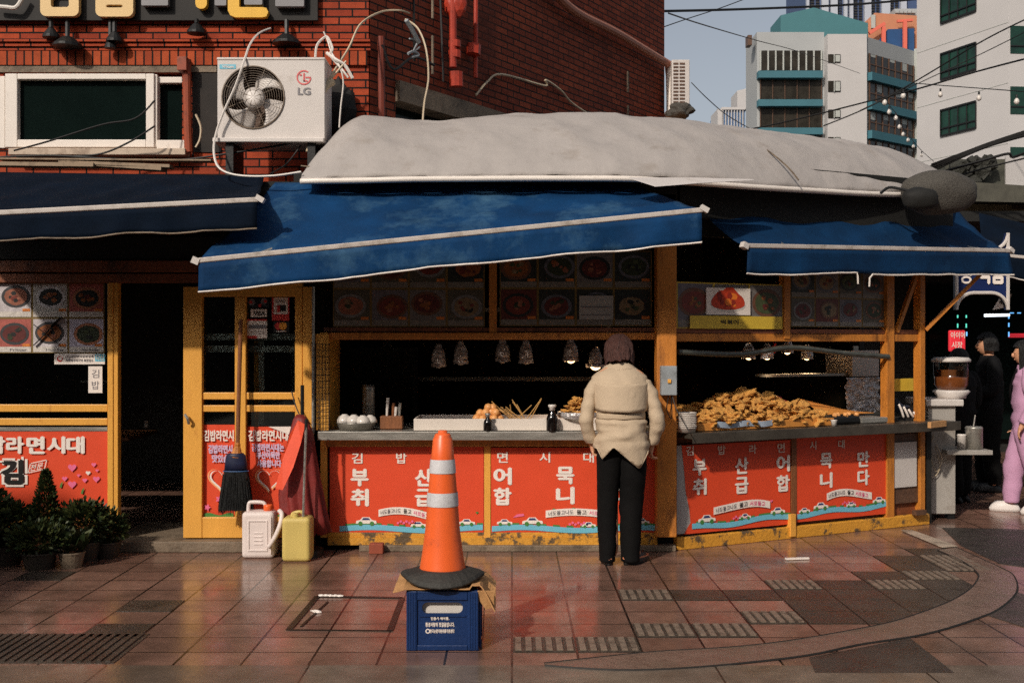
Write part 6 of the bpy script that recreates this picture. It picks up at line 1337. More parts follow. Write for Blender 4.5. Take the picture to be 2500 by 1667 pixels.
# storm_flap across the back, belt with loops, collar
def flapf(i, j):
    a = lerp(R(188), R(352), i); z = lerp(1.105, 1.30, j); k = (z - 1.1) / .2; rx, ry, oy = lerp(.188, .203, k), lerp(.158, .152, k), lerp(.016, .052, k)
    return V(rx * math.cos(a), ry * math.sin(a) * (1.06) + oy - .004 * (1 - j), z + .006 * math.cos(a * 2) + .003 * nz(V(i * 8, 0, j)))
mb = MB(PM); mb.grid(flapf, 40, 10); mb.build('storm_flap', M['coat'], ct_, smooth=True, solid=.005)
mb = MB(PM); mb.grid(lambda i, j: V(.174 * math.cos(lerp(R(180), R(360), i)), .140 * math.sin(lerp(R(180), R(360), i)) + .012, lerp(1.045, 1.085, j) + .004 * nz(V(i * 9, 0, 0))), 40, 3); mb.build('belt', M['coat'], ct_, smooth=True, solid=.006)
mb = MB(PM); mb.grid(lambda i, j: V((.078 + .05 * (1 - j)) * math.cos(2 * math.pi * i), (.072 + .03 * (1 - j)) * math.sin(2 * math.pi * i) + lerp(.092, .116, j), lerp(1.392, 1.448, j) + .004 * math.sin(i * 17)), 36, 4); mb.build('collar', M['coat'], ct_, smooth=True, solid=.006)
for sx, x, yaw, red in ((-1, -.096, .05, 1), (1, .075, -.75, 0)):
    SMx = PM @ Matrix.Translation(V(x, .0, 0)) @ Matrix.Rotation(yaw, 4, 'Z')
    mb = MB(SMx); mb.rings([[V(px_, py_, z) for px_, py_ in [(.042 * math.cos(a) * (1 - .1 * math.sin(a)) * s, .055 + .135 * math.sin(a) * s) for a in [2 * math.pi * q / 24 for q in range(24)]]] for z, s in ((.0, 1.0), (.03, 1.0), (.05, .92), (.075, .7))]); sh_ = mb.build('shoe', M['black'], t, smooth=True, bevel=.004)
    mb = MB(SMx); mb.tube([V(.043 * math.cos(a), .055 + .136 * math.sin(a), .045) for a in [2 * math.pi * q / 24 for q in range(25)]], .006, 5); mb.ball((.0, -.075, .05), .018, 2, sc=(1.2, .5, .7)); mb.build('trim', mat('tan shoe trim', srgb(206, 128, 92), .6), sh_)
# generic figure for the street people
def street_person(label, org, yaw, top, bottom, hairm, shoe, h=1.6, long_hair=False, pose='walk', bag=False):
    t = thing('person', label, 'person', org); s = h / 1.6; PM = Matrix.Translation(org) @ Matrix.Rotation(yaw, 4, 'Z') @ Matrix.Scale(s, 4)
    global vs, es, rd
    st_ = .13 if pose == 'walk' else .03
    vs = [V(0, 0, .9), V(0, .0, 1.1), V(0, .0, 1.28), V(0, .0, 1.38), V(0, .02, 1.46), V(0, .02, 1.52)]; es = [(0, 1), (1, 2), (2, 3), (3, 4), (4, 5)]; rd = [(.13, .09), (.12, .085), (.13, .09), .045, .07, .06]
    arms = {}
    for sx in (-1, 1):
        el = V(sx * .21, -.05 if pose == 'walk' else .02, 1.06); wr = V(sx * .2, .05, .86) if pose == 'walk' else V(sx * .17, .2, 1.0)
        k = limb([V(sx * .14, 0, 1.32), el, wr], [.045, .036, .026], 2); hand_chain(vs, es, rd, wr, k, wr - el, V(-sx, 0, .2).normalized(), .6); arms[sx] = (el, wr)
        limb([V(sx * .08, 0, .84), V(sx * .08, sx * st_ * .6 + .03, .46), V(sx * .075, sx * st_, .08), V(sx * .075, sx * st_ + .1, .03)], [.075, .05, .035, .03], 0)
    v2, f2 = skin_mesh([tuple(p) for p in vs], es, rd, 0, 2); mb = MB(PM); mb.add(v2, f2); mb.build('body', M['skin'], t, smooth=True)
    mb = MB(PM); mb.ball((0, .03, 1.50), .092, 3, sc=(.8, .95, 1.15)); mb.ball((0, .122, 1.49), .016, 2, sc=(.8, 1, 1.4))
    for sx in (-1, 1): mb.ball((sx * .076, .02, 1.49), .025, 2, sc=(.4, .8, 1.2)); mb.ball((sx * .03, .108, 1.515), .01, 2)
    mb.ball((0, .108, 1.45), .02, 2, sc=(1.1, .4, .3)); mb.build('head', M['skin'], t, smooth=True)
    mb = MB(PM)
    def hf(i, j):
        a = 2 * math.pi * i; fr_a = max(0, math.sin(a)); b = lerp(-.6 if fr_a < .5 else .45, 1.5, j); r = .112 * (1 + .08 * nz(V(math.cos(a) * 4, math.sin(a) * 4, b * 2), 1, 5))
        z = 1.515 + r * 1.1 * math.sin(b)
        if long_hair and fr_a < .5 and j < .25: z -= (.25 - j) / .25 * .42
        return V(.9 * r * math.cos(max(b, -.2)) * math.cos(a), .02 + r * math.cos(max(b, -.2)) * math.sin(a), z)
    mb.grid(hf, 40, 18); mb.build('hair', hairm, t, smooth=True)
    mb = MB(PM)
    for sx in (-1, 1): tube_loft(mb, [((sx * .075, sx * st_, .09), .062, .07), ((sx * .077, sx * st_, .13), .07, .078), ((sx * .08, sx * st_ * .6 + .03, .45), .085, .095), ((sx * .075, .01, .75), .095, .12), ((sx * .06, 0, .95), .1, .11)], wr=.16, sd=3 + sx)
    mb.build('trousers', bottom, t, smooth=True)
    mb = MB(PM); tube_loft(mb, [((0, 0, .80), .175, .13), ((0, 0, .83), .18, .135), ((0, 0, 1.0), .175, .13), ((0, .0, 1.2), .185, .13), ((0, .0, 1.31), .18, .115), ((0, .0, 1.37), .12, .09), ((0, .01, 1.40), .07, .07)], wr=.12, sd=2, n=32); tp_ = mb.build('top', top, t, smooth=True)
    for sx in (-1, 1):
        el, wr = arms[sx]; mb = MB(PM); pts = [V(sx * .12, 0, 1.36), V(sx * .17, 0, 1.31), V(sx * .20, .0, 1.2), el, el.lerp(wr, .5), wr]
        mb.tube(bez(pts, 5), [lerp(.052, .066, min(1, q / 8)) if q < 15 else lerp(.066, .05, (q - 15) / 10) for q in range(26)], 16); mb.build('sleeve', top, tp_, smooth=True)
    for sx in (-1, 1):
        mb = MB(PM); mb.rings([[V(sx * .075 + .043 * math.cos(a) * k, sx * st_ + .06 + .135 * math.sin(a) * k, z) for a in [2 * math.pi * q / 20 for q in range(20)]] for z, k in ((0, 1.0), (.03, 1.03), (.06, .9), (.1, .6))]); mb.build('shoe', shoe, t, smooth=True)
    if bag: 
        mb = MB(PM); mb.tube(bez([V(-.1, .1, 1.36), V(.05, .145, 1.15), V(.18, .08, .92), V(.19, -.05, .85)], 6), .012, 6); mb.build('bag_strap', M['black'], t)
    return t
pk = V(PX(2508, 10.3), 10.3, 0)
street_person('person in lilac pink sweatshirt and trousers with long dark hair walking at the right edge', pk, R(70), M['pink'], M['pink'], M['hairb'], M['shoe'], 1.58, True, 'walk', True)
tt_ = V(PX(2385, 11.0), 11.0, 0)
street_person('person in black jacket with dark hair standing beside the drink dispenser', V(PX(2345, 11.0), 11.0, 0), R(20), M['darkcloth'], M['trouser'], M['hairb'], M['black'], 1.5, False, 'hold')
street_person('person in dark clothes facing left with a lit face near the pink person', V(PX(2415, 11.8), 11.8, 0), R(80), M['darkcloth'], M['trouser'], M['hairb'], M['black'], 1.66, False, 'hold')
# ------------------------------------------------------------------ steel stand with drink dispenser
Y = 9.95; t = thing('steel_stand', 'pale steel cabinet with a side shelf at the right end of the corner stall', 'stand', V(PX(2300, Y), Y, 0))
x0, x1 = PX(2266, Y), PX(2333, Y)
mb = MB(); mb.box(x0, x1, Y, Y + .45, .05, 1.02); mb.build('cabinet', M['cabinet'], t, bevel=.006)
mb = MB(); mb.box(x0 - .03, x1 + .06, Y - .04, Y + .5, 1.02, 1.08); mb.build('top', M['white'], t, bevel=.01)
mb = MB(); mb.box(PX(2300, Y), PX(2410, Y), Y - .12, Y + .3, PZ(1107, Y), PZ(1096, Y)); mb.build('shelf', M['cabinet'], t, bevel=.004)
for u in (2275, 2325): MB().box(PX(u, Y) - .03, PX(u, Y) + .03, Y + .02, Y + .1, 0, .05).build('foot', M['black'], t)
mb = MB(); mb.tube(bez([P(2280, 1060, Y - .03), P(2270, 1100, Y - .05), P(2285, 1150, Y - .04), P(2300, 1120, Y - .05), P(2285, 1085, Y - .04)], 6), .005, 5); mb.tube(bez([P(2283, 1090, Y - .03), P(2295, 1140, Y - .05), P(2275, 1165, Y - .04), P(2268, 1120, Y - .05)], 6), .004, 5); tag(mb.build('string', M['cord']), 'loose string hanging down the steel cabinet', 'string')
c = V(PX(2322, Y + .2), Y + .2, 1.082); t = thing('drink_dispenser', 'clear drink dispenser of brown drink with white lid on the steel stand', 'drink dispenser', c)
mb = MB(); mb.lathe([(.13, 0), (.13, .02), (.165, .06), (.15, .075)], c, 26); mb.build('base', M['white'], t, smooth=True)
mb = MB(); mb.lathe([(.12, .076), (.145, .12), (.152, .26)], c, 26, cap=True); mb.build('drink', mat('brown drink', srgb(112, 62, 30), .1, var=.15), t, smooth=True)
mb = MB(); mb.lathe([(.154, .2), (.158, .33)], c, 26, cap=False); mb.build('tank', M['glass'], t, smooth=True)
mb = MB(); mb.lathe([(.17, .33), (.172, .35), (.15, .372), (.03, .378), (.0, .378)], c, 26); mb.build('lid', M['white'], t, smooth=True)
for u, r, h, lab, mm in ((2380, .075, .2, 'steel canister holding tongs on the side shelf of the stand', 'steel'), (2350, .04, .13, 'small white bottle on the side shelf beside the steel canister', 'ceramic')):
    c = V(PX(u, Y), Y + .02, PZ(1095, Y)); t = thing('canister', lab, 'canister', c)
    mb = MB(); mb.lathe([(r, 0), (r, h * .9), (r * 1.04, h * .92), (r * .9, h)], c, 20); mb.build('body', M[mm], t, smooth=True)
    if u == 2380:
        mb = MB(); mb.tube([c + V(-.02, 0, .1), c + V(.02, .02, .30)], .006, 6); mb.build('tongs', M['steel'], t)
# ------------------------------------------------------------------ alley behind the corner
aw = thing('alley_shop', 'dark shop front across the alley behind the drink dispenser', 'shop', V(8, 16, 0))
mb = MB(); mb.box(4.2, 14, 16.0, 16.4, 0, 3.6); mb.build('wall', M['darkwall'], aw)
mb = MB(); mb.box(6.0, 12, 15.9, 15.99, .2, 2.4); mb.build('shop_window', M['pane'], aw)
mb = MB(); mb.box(3.6, 16, 12.9, 16.2, 3.0, 3.12); mb.build('canopy', M['dark'], aw)
aw = thing('old_house', 'old low house with stained cream wall and tangled roof eave at the right edge', 'house', V(9, 15, 0))
Yh = 13.6
mb = MB(); mb.box(PX(2290, Yh), PX(2760, Yh), Yh, Yh + 2.2, PZ(545, Yh), PZ(458, Yh)); mb.build('wall', mat('stained cream render', srgb(176, 150, 116), .8, var=.15, dirt=srgb(96, 84, 66), dscale=3), aw)
mb = MB(); mb.box(PX(2300, Yh), PX(2760, Yh), Yh - .1, Yh + 2.2, PZ(455, Yh), PZ(392, Yh)); mb.build('fascia', mat('grey green eave', srgb(74, 74, 64), .7, var=.4, scale=6, dirt=srgb(36, 38, 32), dscale=4), aw)
mb = MB(); mb.prism([P(2300, 440, Yh - .45), P(2760, 470, Yh - .45), P(2760, 500, Yh - .45), P(2300, 490, Yh - .45)], (0, .4, 0.02)); mb.build('gutter', mat('rusty gutter', srgb(80, 78, 68), .6, var=.3), aw)
mb = MB()
rnd = random.Random(9)
for k in range(16): a = P(rnd.uniform(2330, 2420), rnd.uniform(395, 450), Yh - .2); mb.ball(a, rnd.uniform(.06, .11), 2, jit=.8)
mb.build('creeper', mat('dusty tangle', srgb(44, 44, 38), .8, var=.4, scale=14, bump=.8), aw)
MB().box(PX(2454, Yh - .12), PX(2560, Yh - .12), Yh - .14, Yh - .11, PZ(462, Yh), PZ(386, Yh)).build('sign_panel', M['whitewall'], aw)
mb = MB(); mb.box(PX(2470, Yh), PX(2500, Yh), Yh - .01, Yh + .02, PZ(510, Yh), PZ(482, Yh)); mb.build('window', M['mangrey'], aw)
# blue oval shop sign
Y = 11.2; t = thing('shop_sign', 'blue rounded shop sign with white Korean letters under the corner awning', 'sign', P(2410, 690, Y))
x0, x1, z0, z1 = cf(2335, 2460, 715, 610, Y)
mb = MB(); mb.shape(rrect(x0, x1, z0, z1, .17, 8), [], Y, Y + .08); mb.build('board', mat('sign blue', srgb(18, 36, 84), .4, var=.1), t)
mb = MB(); pts = rrect(x0, x1, z0, z1, .17, 8); mb.tube([(a, Y - .01, b) for a, b in pts + pts[:1]], .018, 6); mb.build('rim', M['white'], t)
mb = MB(); mb.text('식품', PX(2388, Y), PZ(692, Y), Y - .012, h=50 / F * Y, w=62 / F * Y, bold=.06); mb.text('성', PX(2340, Y), PZ(692, Y), Y - .012, h=46 / F * Y, w=30 / F * Y, bold=.02); mb.build('lettering', M['ink'], t, recalc=False)
Y = 12.2; t = thing('number_plate', 'tilted pale house number plate reading 42 under the alley canopy', 'plate', P(2448, 755, Y))
mb = MB(); mb.prism([P(2425, 756, Y), P(2458, 750, Y), P(2470, 718, Y), P(2446, 720, Y)], (0, .02, 0)); mb.build('plate', M['ink'], t)
mb = MB(); mb.text('42', PX(2440, Y), PZ(743, Y), Y - .006, h=12 / F * Y, w=14 / F * Y, bold=.03); mb.build('lettering', M['inkblack'], t, recalc=False)
mb = MB(); mb.bar(P(2404, 770, 13), P(2464, 769, 13), .03, .03); tag(mb.build('tube_light', mat('tube light', (1, 1, 1), .5, emit=(.8, .9, 1), es=3)), 'lit white fluorescent tube in the dark alley', 'light')
GRN = mat('green led', (.1, .5, .4), .5, emit=(.1, .8, .6), es=.8); BLU = mat('blue led', (.1, .3, .6), .5, emit=(.15, .5, 1), es=1.2)
mb = MB()
for u in (2338, 2359):
    for v0, v1 in ((769, 776), (790, 800)): mb.bar(P(u, v0, 14), P(u, v1, 14), .012, .012)
tag(mb.build('led_strip', GRN), 'green led strips glowing on the dark shop front', 'led strip')
mb = MB()
for a, b in (((2463, 772), (2463, 778)), ((2463, 788), (2463, 798)), ((2463, 810), (2463, 822)), ((2466, 764), (2475, 764)), ((2484, 764), (2492, 764)), ((2360, 810), (2360, 820))): mb.bar(P(*a, 13.6), P(*b, 13.6), .012, .012)
tag(mb.build('led_strip', BLU), 'blue led strips glowing right of the lit tube', 'led strip')
Y = 14.2; t = thing('red_sign', 'red vertical sign with white letters glowing in the dark alley', 'sign', P(2338, 855, Y))
SRED = mat('lit red sign', srgb(200, 36, 44), .5, emit=(.7, .03, .05), es=.5)
mb = MB(); mb.box(PX(2318, Y), PX(2358, Y), Y, Y + .06, PZ(858, Y), PZ(806, Y)); mb.build('board', SRED, t, bevel=.02)
mb = MB(); mb.text('아이어', PX(2321, Y), PZ(826, Y), Y - .006, h=16 / F * Y, w=34 / F * Y, bold=.02); mb.text('시장', PX(2323, Y), PZ(850, Y), Y - .006, h=16 / F * Y, w=26 / F * Y, bold=.02); mb.build('lettering', M['ink'], t, recalc=False)
t = thing('red_sign', 'long dim red board with red letters at the far right of the alley', 'sign', P(2490, 818, 14.2)); MB().box(PX(2466, Y), PX(2540, Y), Y, Y + .05, PZ(824, Y), PZ(814, Y)).build('board', SRED, t)
# ------------------------------------------------------------------ background buildings
def fbox(mb, u0, u1, v0, v1, Y, y1, mi=0): mb.box(PX(u0, Y), PX(u1, Y), Y, y1, PZ(v1, Y), PZ(v0, Y), mi)
# white and teal apartment block
Y = 110.0; t = thing('apartment_block', 'white apartment block with teal balcony bands and dark glazing', 'building', V(28, Y, 0))
xA, xB, xC = PX(1823, Y), PX(2012, Y), PX(2107, Y); zr_ = PZ(79, Y); zc = PZ(92, Y)
ds = V(.777, .629, 0); ns = V(.629, -.777, 0)
mb = MB(); mb.box(PX(1848, Y), xB, Y + .01, Y + 5.2, 0, zr_); mb.build('wall', M['greyr'], t)
mb = MB(); mb.box(xB, xC, Y - 1.2, Y + 12, 0, zc); mb.build('stair_tower', M['whitewall'], t)
a = V(xC, Y - 1.0, 0); mb = MB(); mb.prism([a, a + ds * 26, a + ds * 26 + V(-8, 9, 0), a + V(-3, 9, 0)], (0, 0, zc - .2)); mb.build('wing', M['greyr'], t)
for v0, v1, w_ in ((124, 172, 0), (190, 242, 1), (260, 312, 1), (328, 380, 1)):
    mb = MB(); fbox(mb, 1855, 2008, v0, v1, Y - .06, Y); f = mb.build('window', M['wing'], t)
    mb = MB(); n = 8 if not w_ else 5
    for k in range(n + 1): u = lerp(1857, 2006, k / n); fbox(mb, u - (1.6 if not w_ else .7), u + (1.6 if not w_ else .7), v0, v1, Y - .2, Y - .06)
    mb.build('mullion', M['frame'] if not w_ else M['mangrey'], f)
for v0, v1 in ((173, 190), (243, 259), (312, 328)):
    mb = MB(); fbox(mb, 1852, 2009, v0, v1, Y - .9, Y); mb.build('balcony', M['teald'], t)
for v0, v1 in ((133, 153), (198, 224), (268, 288), (335, 352)):
    mb = MB(); fbox(mb, 2022, 2052, v0, v1, Y - 1.3, Y - 1.2); f = mb.build('window', M['wing'], t); mb = MB(); fbox(mb, 2036, 2038, v0, v1, Y - 1.4, Y - 1.3); fbox(mb, 2040, 2051, v0 + 2, v1 - 2, Y - 1.36, Y - 1.3); mb.build('mullion', M['frame'], f)
def wing(t0, t1, z0, z1, o0, o1): b = V(xC, Y - 1.0, 0); return [b + ds * t0 + ns * o0 + V(0, 0, z0), b + ds * t1 + ns * o0 + V(0, 0, z0), b + ds * t1 + ns * o1 + V(0, 0, z0), b + ds * t0 + ns * o1 + V(0, 0, z0)], V(0, 0, z1 - z0)
zf0 = PZ(136, Y); fl = 2.85
for k in range(5):
    zt_ = zf0 - k * fl
    for t0, t1 in ((.3, 8.4), (9.2, 25)):
        p_, o_ = wing(t0, t1, zt_ - 1.95, zt_, .02, .1); f = MB().prism(p_, o_).build('window', M['wing'], t); mb = MB(); nb = 7 if t0 < 1 else 12
        for q in range(nb + 1):
            s_ = lerp(t0 + .1, t1 - .1, q / nb); pp_, oo_ = wing(s_ - .07, s_ + .07, zt_ - 1.95, zt_, .1, .18); mb.prism(pp_, oo_)
        pp_, oo_ = wing(t0, t1, zt_ - 1.1, zt_ - 1.0, .101, .17); mb.prism(pp_, oo_); mb.build('mullion', M['mangrey'], f)
        mb = MB()
        for q in range(nb):
            if (q * 7 + k * 3) % 5 < 2:
                s0, s1 = lerp(t0 + .1, t1 - .1, q / nb) + .12, lerp(t0 + .1, t1 - .1, (q + 1) / nb) - .12; pp_, oo_ = wing(s0, s1, zt_ - .3 - .5 * ((q + k) % 3) / 2, zt_ - .05, .101, .13); mb.prism(pp_, oo_)
        if mb.v: mb.build('blind', M['frame'], f)
    p_, o_ = wing(.1, 8.6, zt_ - 2.75, zt_ - 1.96, .02, .6); MB().prism(p_, o_).build('balcony', M['teald'], t)
p_, o_ = wing(8.55, 9.1, 0, zc, .02, .5); MB().prism(p_, o_).build('pier', M['frame'], t)
mb = MB(); fbox(mb, 1826, 1836, 86, 110, Y - .2, Y + 1); mb.build('roof_vent', M['mangrey'], t)
# teal roof volume behind
Y2 = 150.0; t = thing('teal_building', 'teal gabled roof block rising behind the white apartment block', 'building', V(40, Y2, 0))
p_ = [P(1906, 400, Y2), P(1906, 38, Y2), P(1987, 19, Y2), P(2119, 57, Y2), P(2119, 400, Y2)]
MB().prism(p_, (0, 6, 0)).build('block', M['teal'], t)
# navy and white towers far behind
Y3 = 380.0; t = thing('apartment_tower', 'tall navy and white apartment towers far behind the teal roof', 'building', V(110, Y3, 0))
MB().box(PX(1972, Y3), PX(2245, Y3), Y3, Y3 + 30, 0, PZ(-160, Y3)).build('wall', M['towerblue'], t)
mb = MB()
for u0, u1 in ((1967, 1973), (2004, 2020), (2026, 2042), (2058, 2066), (2072, 2080), (2108, 2124), (2150, 2170), (2196, 2210)): mb.box(PX(u0, Y3), PX(u1, Y3), Y3 - 1.5, Y3 - .01, 0, PZ(-150, Y3))
mb.build('stripe', M['towerpale'], t)
mb = MB()
for r_ in range(26):
    v = -40 + r_ * 6.5
    for u0, u1 in ((1976, 2002), (2044, 2056), (2083, 2106), (2126, 2148), (2172, 2194)):
        mb.box(PX(u0 + 2, Y3), PX(lerp(u0, u1, .42), Y3), Y3 - .4, Y3 - .01, PZ(v + 3.6, Y3), PZ(v, Y3)); mb.box(PX(lerp(u0, u1, .58), Y3), PX(u1 - 2, Y3), Y3 - .4, Y3 - .01, PZ(v + 3.6, Y3), PZ(v, Y3))
o = mb.build('window_rows', M['wing'], t); o['kind'] = 'stuff'
# tan building with coral steel
Y4 = 200.0; t = thing('tan_building', 'tan building with coral steel posts and blue glass between the white blocks', 'building', V(70, Y4, 0))
MB().prism([P(2120, 400, Y4), P(2120, 52, Y4), P(2136, 32, Y4), P(2250, 40, Y4), P(2250, 400, Y4)], (0, 20, 0)).build('wall', M['orangewall'], t)
MB().prism([P(2130, 120, Y4 - 1), P(2168, 72, Y4 - 1), P(2232, 70, Y4 - 1), P(2232, 160, Y4 - 1), P(2130, 160, Y4 - 1)], (0, .9, 0)).build('glazing', mat('far blue glass', srgb(36, 74, 120), .4, var=.2, scale=.2), t)
for a, b, w_ in (((2157, 66), (2157, 110), 9), ((2209, 50), (2209, 125), 9)):
    mb = MB(); mb.bar(P(*a, Y4 - 1.6), P(*b, Y4 - 1.6), w_ / F * Y4, .5); mb.build('post', M['coral'], t)
mb = MB(); mb.bar(P(2122, 82, Y4 - 1.6), P(2160, 58, Y4 - 1.6), .5, .6); mb.bar(P(2190, 53, Y4 - 1.4), P(2228, 50, Y4 - 1.4), .5, .45); mb.build('beam', M['coral'], t)
MB().box(PX(2126, Y4), PX(2136, Y4), Y4 - .3, Y4, PZ(70, Y4), PZ(38, Y4)).build('window', M['frame'], t)
mb = MB()
for k in range(5): fbox(mb, 2187 + k * 10, 2194 + k * 10, 26, 32, Y4 + 1, Y4 + 1.5)
fbox(mb, 2184, 2240, 22, 40, Y4 + 1.6, Y4 + 10); mb.build('roof_house', M['greyr'], t)
# small far building left of the block
Y5 = 260.0; t = thing('far_building', 'small far building with blue glass and white frame beside the sky gap', 'building', V(50, Y5, 0))
MB().box(PX(1762, Y5), PX(1818, Y5), Y5, Y5 + 15, 0, PZ(265, Y5)).build('wall', mat('far blue glazing', srgb(92, 128, 172), .4, var=.15, scale=.3), t)
mb = MB()
for k in range(8): fbox(mb, 1764 + k * 7, 1766 + k * 7, 266, 400, Y5 - .6, Y5 - .01)
fbox(mb, 1752, 1763, 266, 400, Y5 - .8, Y5 + 8); fbox(mb, 1762, 1820, 262, 268, Y5 - .7, Y5 + 1); mb.build('frame', M['whitewall'], t)
mb = MB(); mb.prism([P(1800, 266, Y5 + 20), P(1800, 222, Y5 + 20), P(1820, 217, Y5 + 20), P(1826, 217, Y5 + 20), P(1826, 266, Y5 + 20)], (0, 8, 0)); mb.build('roof_tower', M['whitewall'], t)
MB().prism([P(1730, 400, Y5 + 40), P(1752, 268, Y5 + 40), P(1760, 400, Y5 + 40)], (0, 8, 0)).build('hip_roof', M['greyr'], t)
# white tower with green glass at the right
Y6 = 60.0; t = thing('white_tower', 'big white clad tower with dark green windows at the upper right', 'building', V(27, Y6, 0))
cw = V(PX(2462, Y6), Y6, 0); dw = V(-.37, .93, 0).normalized(); nw = V(-.93, -.37, 0).normalized()
MB().prism([cw, cw + V(22, 2, 0), cw + V(22, 26, 0), cw + dw * 7.0 + V(14, 19, 0), cw + dw * 7.0], (0, 0, 40)).build('wall', M['whitewall'], t)
def twp(u, v): k = (u - CX) / F; s = (k * cw.y - cw.x) / (dw.x - k * dw.y); p = cw + dw * s; return V(p.x, p.y, PZ(v, p.y))
fl6 = 142 / F * 62.5
pA, pB = twp(2298, 216 - 70), twp(2384, 186 - 70)
for k in range(-2, 5):
    tz = twp(2384, 105).z; zt_ = tz - (k) * fl6 ; zb_ = zt_ - 66 / F * 61
    a, b = twp(2298, 0), twp(2384, 0); a.z = b.z = 0
    mb = MB(); mb.prism([a + nw * .02 + V(0, 0, zb_), b + nw * .02 + V(0, 0, zb_), b - nw * .1 + V(0, 0, zb_), a - nw * .1 + V(0, 0, zb_)], V(0, 0, zt_ - zb_)); f = mb.build('window', M['wing2'], t)
    mb = MB()
    for q in range(5): p = a.lerp(b, q / 4) + nw * .06; mb.bar(p + V(0, 0, zb_), p + V(0, 0, zt_), .06, .06)
    mb.bar(a + nw * .06 + V(0, 0, lerp(zb_, zt_, .28)), b + nw * .06 + V(0, 0, lerp(zb_, zt_, .28)), .08, .08); mb.bar(a + nw * .06 + V(0, 0, zt_), b + nw * .06 + V(0, 0, zt_), .1, .1); mb.bar(a + nw * .06 + V(0, 0, zb_), b + nw * .06 + V(0, 0, zb_), .1, .1); mb.build('mullion', M['black'], f)
    x0, x1 = PX(2466, Y6), PX(2530, Y6); zz = zt_ + .35
    mb = MB(); mb.box(x0, x1, Y6 + .02 + .05, Y6 + .3, zz - 1.5, zz); 
    p0, p1 = cw + V(.1, .009, 0), cw + V(2.6, .236, 0); mb = MB(); mb.prism([p0 + V(0, -.03, zz - 1.5), p1 + V(0, -.03, zz - 1.5), p1 + V(0, .1, zz - 1.5), p0 + V(0, .1, zz - 1.5)], (0, 0, 1.5)); f = mb.build('window', M['wing2'], t)
    mb = MB(); mb.bar(p0 + V(0, -.06, zz - 1.1), p1 + V(0, -.06, zz - 1.1), .07, .07); mb.bar(p0.lerp(p1, .45) + V(0, -.06, zz - 1.5), p0.lerp(p1, .45) + V(0, -.06, zz), .07, .07); mb.build('mullion', M['black'], f)
mb = MB()
for k in range(-3, 8):
    z_ = twp(2384, 105).z - k * fl6 + .55; a, b = twp(2240, 0), twp(2461, 0); a.z = b.z = z_; mb.bar(a + nw * .01, b + nw * .01, .02, .02)
mb.build('cladding_joint', M['frame'], t)
# ------------------------------------------------------------------ overhead wires and string lights
cordobj([P(1610, 28, 16), P(1750, 25, 17), P(1900, 20, 18), P(2060, 13, 19), P(2180, 4, 20), P(2300, -8, 20)], .02, 'cable', 'thick black cable crossing the sky at the top of the picture')
cordobj([P(1632, 33, 16), P(1720, 62, 20), P(1850, 100, 30), P(1960, 130, 40), P(2100, 180, 60)], .012, 'cable', 'thin wire slanting down from the brick wall to the apartment block')
cordobj([P(1622, 66, 16), P(1680, 46, 17), P(1760, 20, 18), P(1840, -10, 18)], .008, 'cable', 'thin wire rising steeply across the sky gap')
cordobj([P(1688, 202, 18), P(1730, 244, 18), P(1780, 285, 20), P(1850, 325, 24)], .008, 'cable', 'thin wire falling from the far air conditioner')
cordobj([P(1790, 324, 16), P(1900, 302, 15.5), P(2010, 276, 15), P(2160, 238, 14.5), P(2250, 215, 14), P(2390, 174, 13), P(2520, 140, 12)], .011, 'cable', 'dark cable sweeping up to the right over the apartment block')
cordobj([P(2010, 308, 15), P(2120, 262, 14.5), P(2240, 196, 14), P(2400, 100, 13), P(2520, 40, 12)], .009, 'cable', 'dark cable rising to the upper right over the white tower')
cordobj([P(2100, 270, 15), P(2240, 205, 14.5), P(2400, 130, 14), P(2520, 70, 13)], .006, 'cable', 'thin cable rising right below the steep dark cable')
for k, (o1, o2) in enumerate(((0, 0), (5, 4), (9, 10), (14, 14))):
    cordobj([P(2275 + k * 3, 402 + o1, 12.6), P(2340, 378 + o1 * .8, 12.3), P(2420, 348 + o2 * .6, 12), P(2530, 312 + o2, 11.6)], .015 if k < 3 else .008, 'cable', ['uppermost', 'second', 'third', 'lowest'][k] + ' strand of the heavy black cable bundle at right')
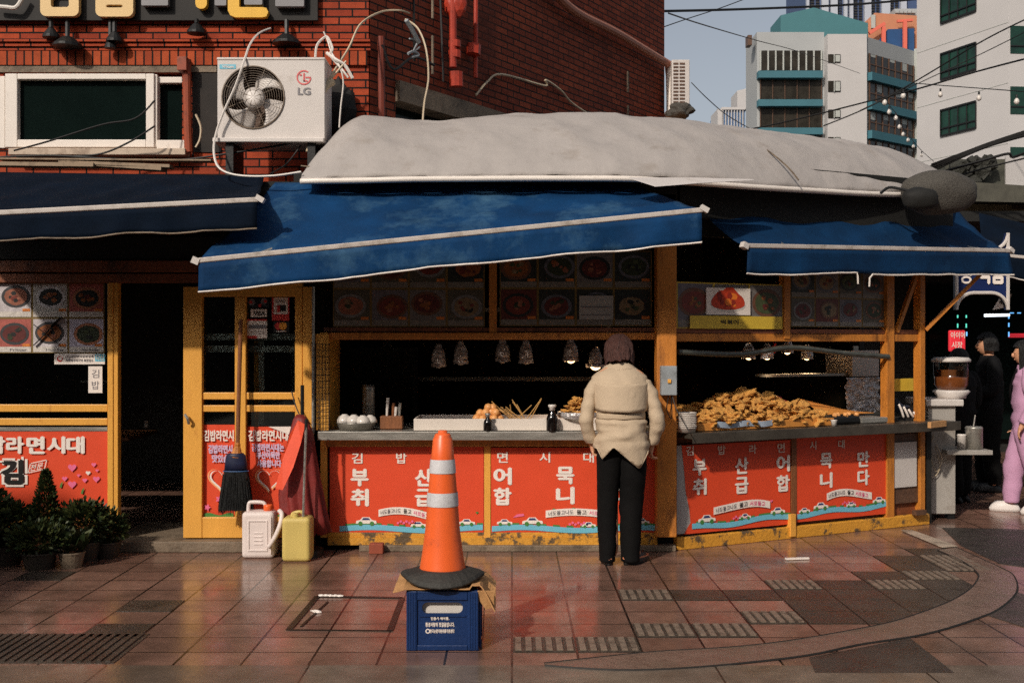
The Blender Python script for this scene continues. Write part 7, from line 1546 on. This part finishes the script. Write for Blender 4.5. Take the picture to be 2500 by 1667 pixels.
cordobj([P(2300, 420, 12.6), P(2400, 392, 12.3), P(2460, 376, 12.2), P(2475, 384, 12.2), P(2530, 362, 12)], .016, 'cable', 'looped black cable above the old house eave')
cordobj([P(2310, 440, 12.6), P(2400, 412, 12.4), P(2530, 380, 12)], .010, 'cable', 'straight black cable just above the old house eave')
sw_ = [P(2236, 204, 14.5), P(2296, 209, 14), P(2390, 216, 13.2), P(2482, 223, 12.4), P(2560, 230, 12)]
cordobj(sw_, .006, 'cable', 'level string light wire in front of the white tower')
sb_ = [P(2236, 204, 14.5), P(2205, 218, 15), P(2165, 236, 15.5), P(2172, 258, 16), P(2186, 275, 16.3), P(2198, 295, 16.6), P(2206, 315, 17), P(2220, 332, 17.3), P(2232, 348, 17.6), P(2252, 370, 18), P(2280, 395, 18.5)]
cordobj(sb_, .005, 'cable', 'sagging string light wire falling towards the old house')
def bulb(label, p, s):
    t = thing('string_bulb', label, 'light bulb', p, 'string light bulbs')
    mb = MB(); mb.tube([p, p - V(0, 0, .045 * s)], .014 * s, 7); mb.build('socket', M['black'], t)
    mb = MB(); mb.lathe([(.012, 0), (.03, -.025), (.036, -.05), (.028, -.075), (.002, -.09)], (0, 0, 0), 12); mb.v = [p + q * s + V(0, 0, -.045 * s) for q in mb.v]; mb.build('bulb', M['ceramic'], t, smooth=True); return t
for p, l in ((P(2296, 209, 14), 'big bulb on the level wire, left of three'), (P(2390, 216, 13.2), 'big bulb on the level wire, middle of three'), (P(2482, 223, 12.4), 'big bulb on the level wire, right of three')): 
    mb = MB(); mb.tube([p, p - V(0, 0, .1)], .004, 4); bulb(l, p - V(0, 0, .04), .85)
ords = ['highest', 'second highest', 'third highest', 'fourth highest', 'fifth highest', 'sixth highest', 'seventh highest', 'eighth highest', 'lowest']
for k, (p, v) in enumerate(zip([P(2205, 218, 15), P(2160, 236, 15.5), P(2171, 260, 16), P(2187, 276, 16.3), P(2196, 298, 16.6), P(2205, 317, 17), P(2217, 332, 17.3), P(2230, 348, 17.6), P(2250, 370, 18)], ords)):
    bulb(v + ' bulb on the sagging wire before the apartment block', p, 1.0 - .04 * k)
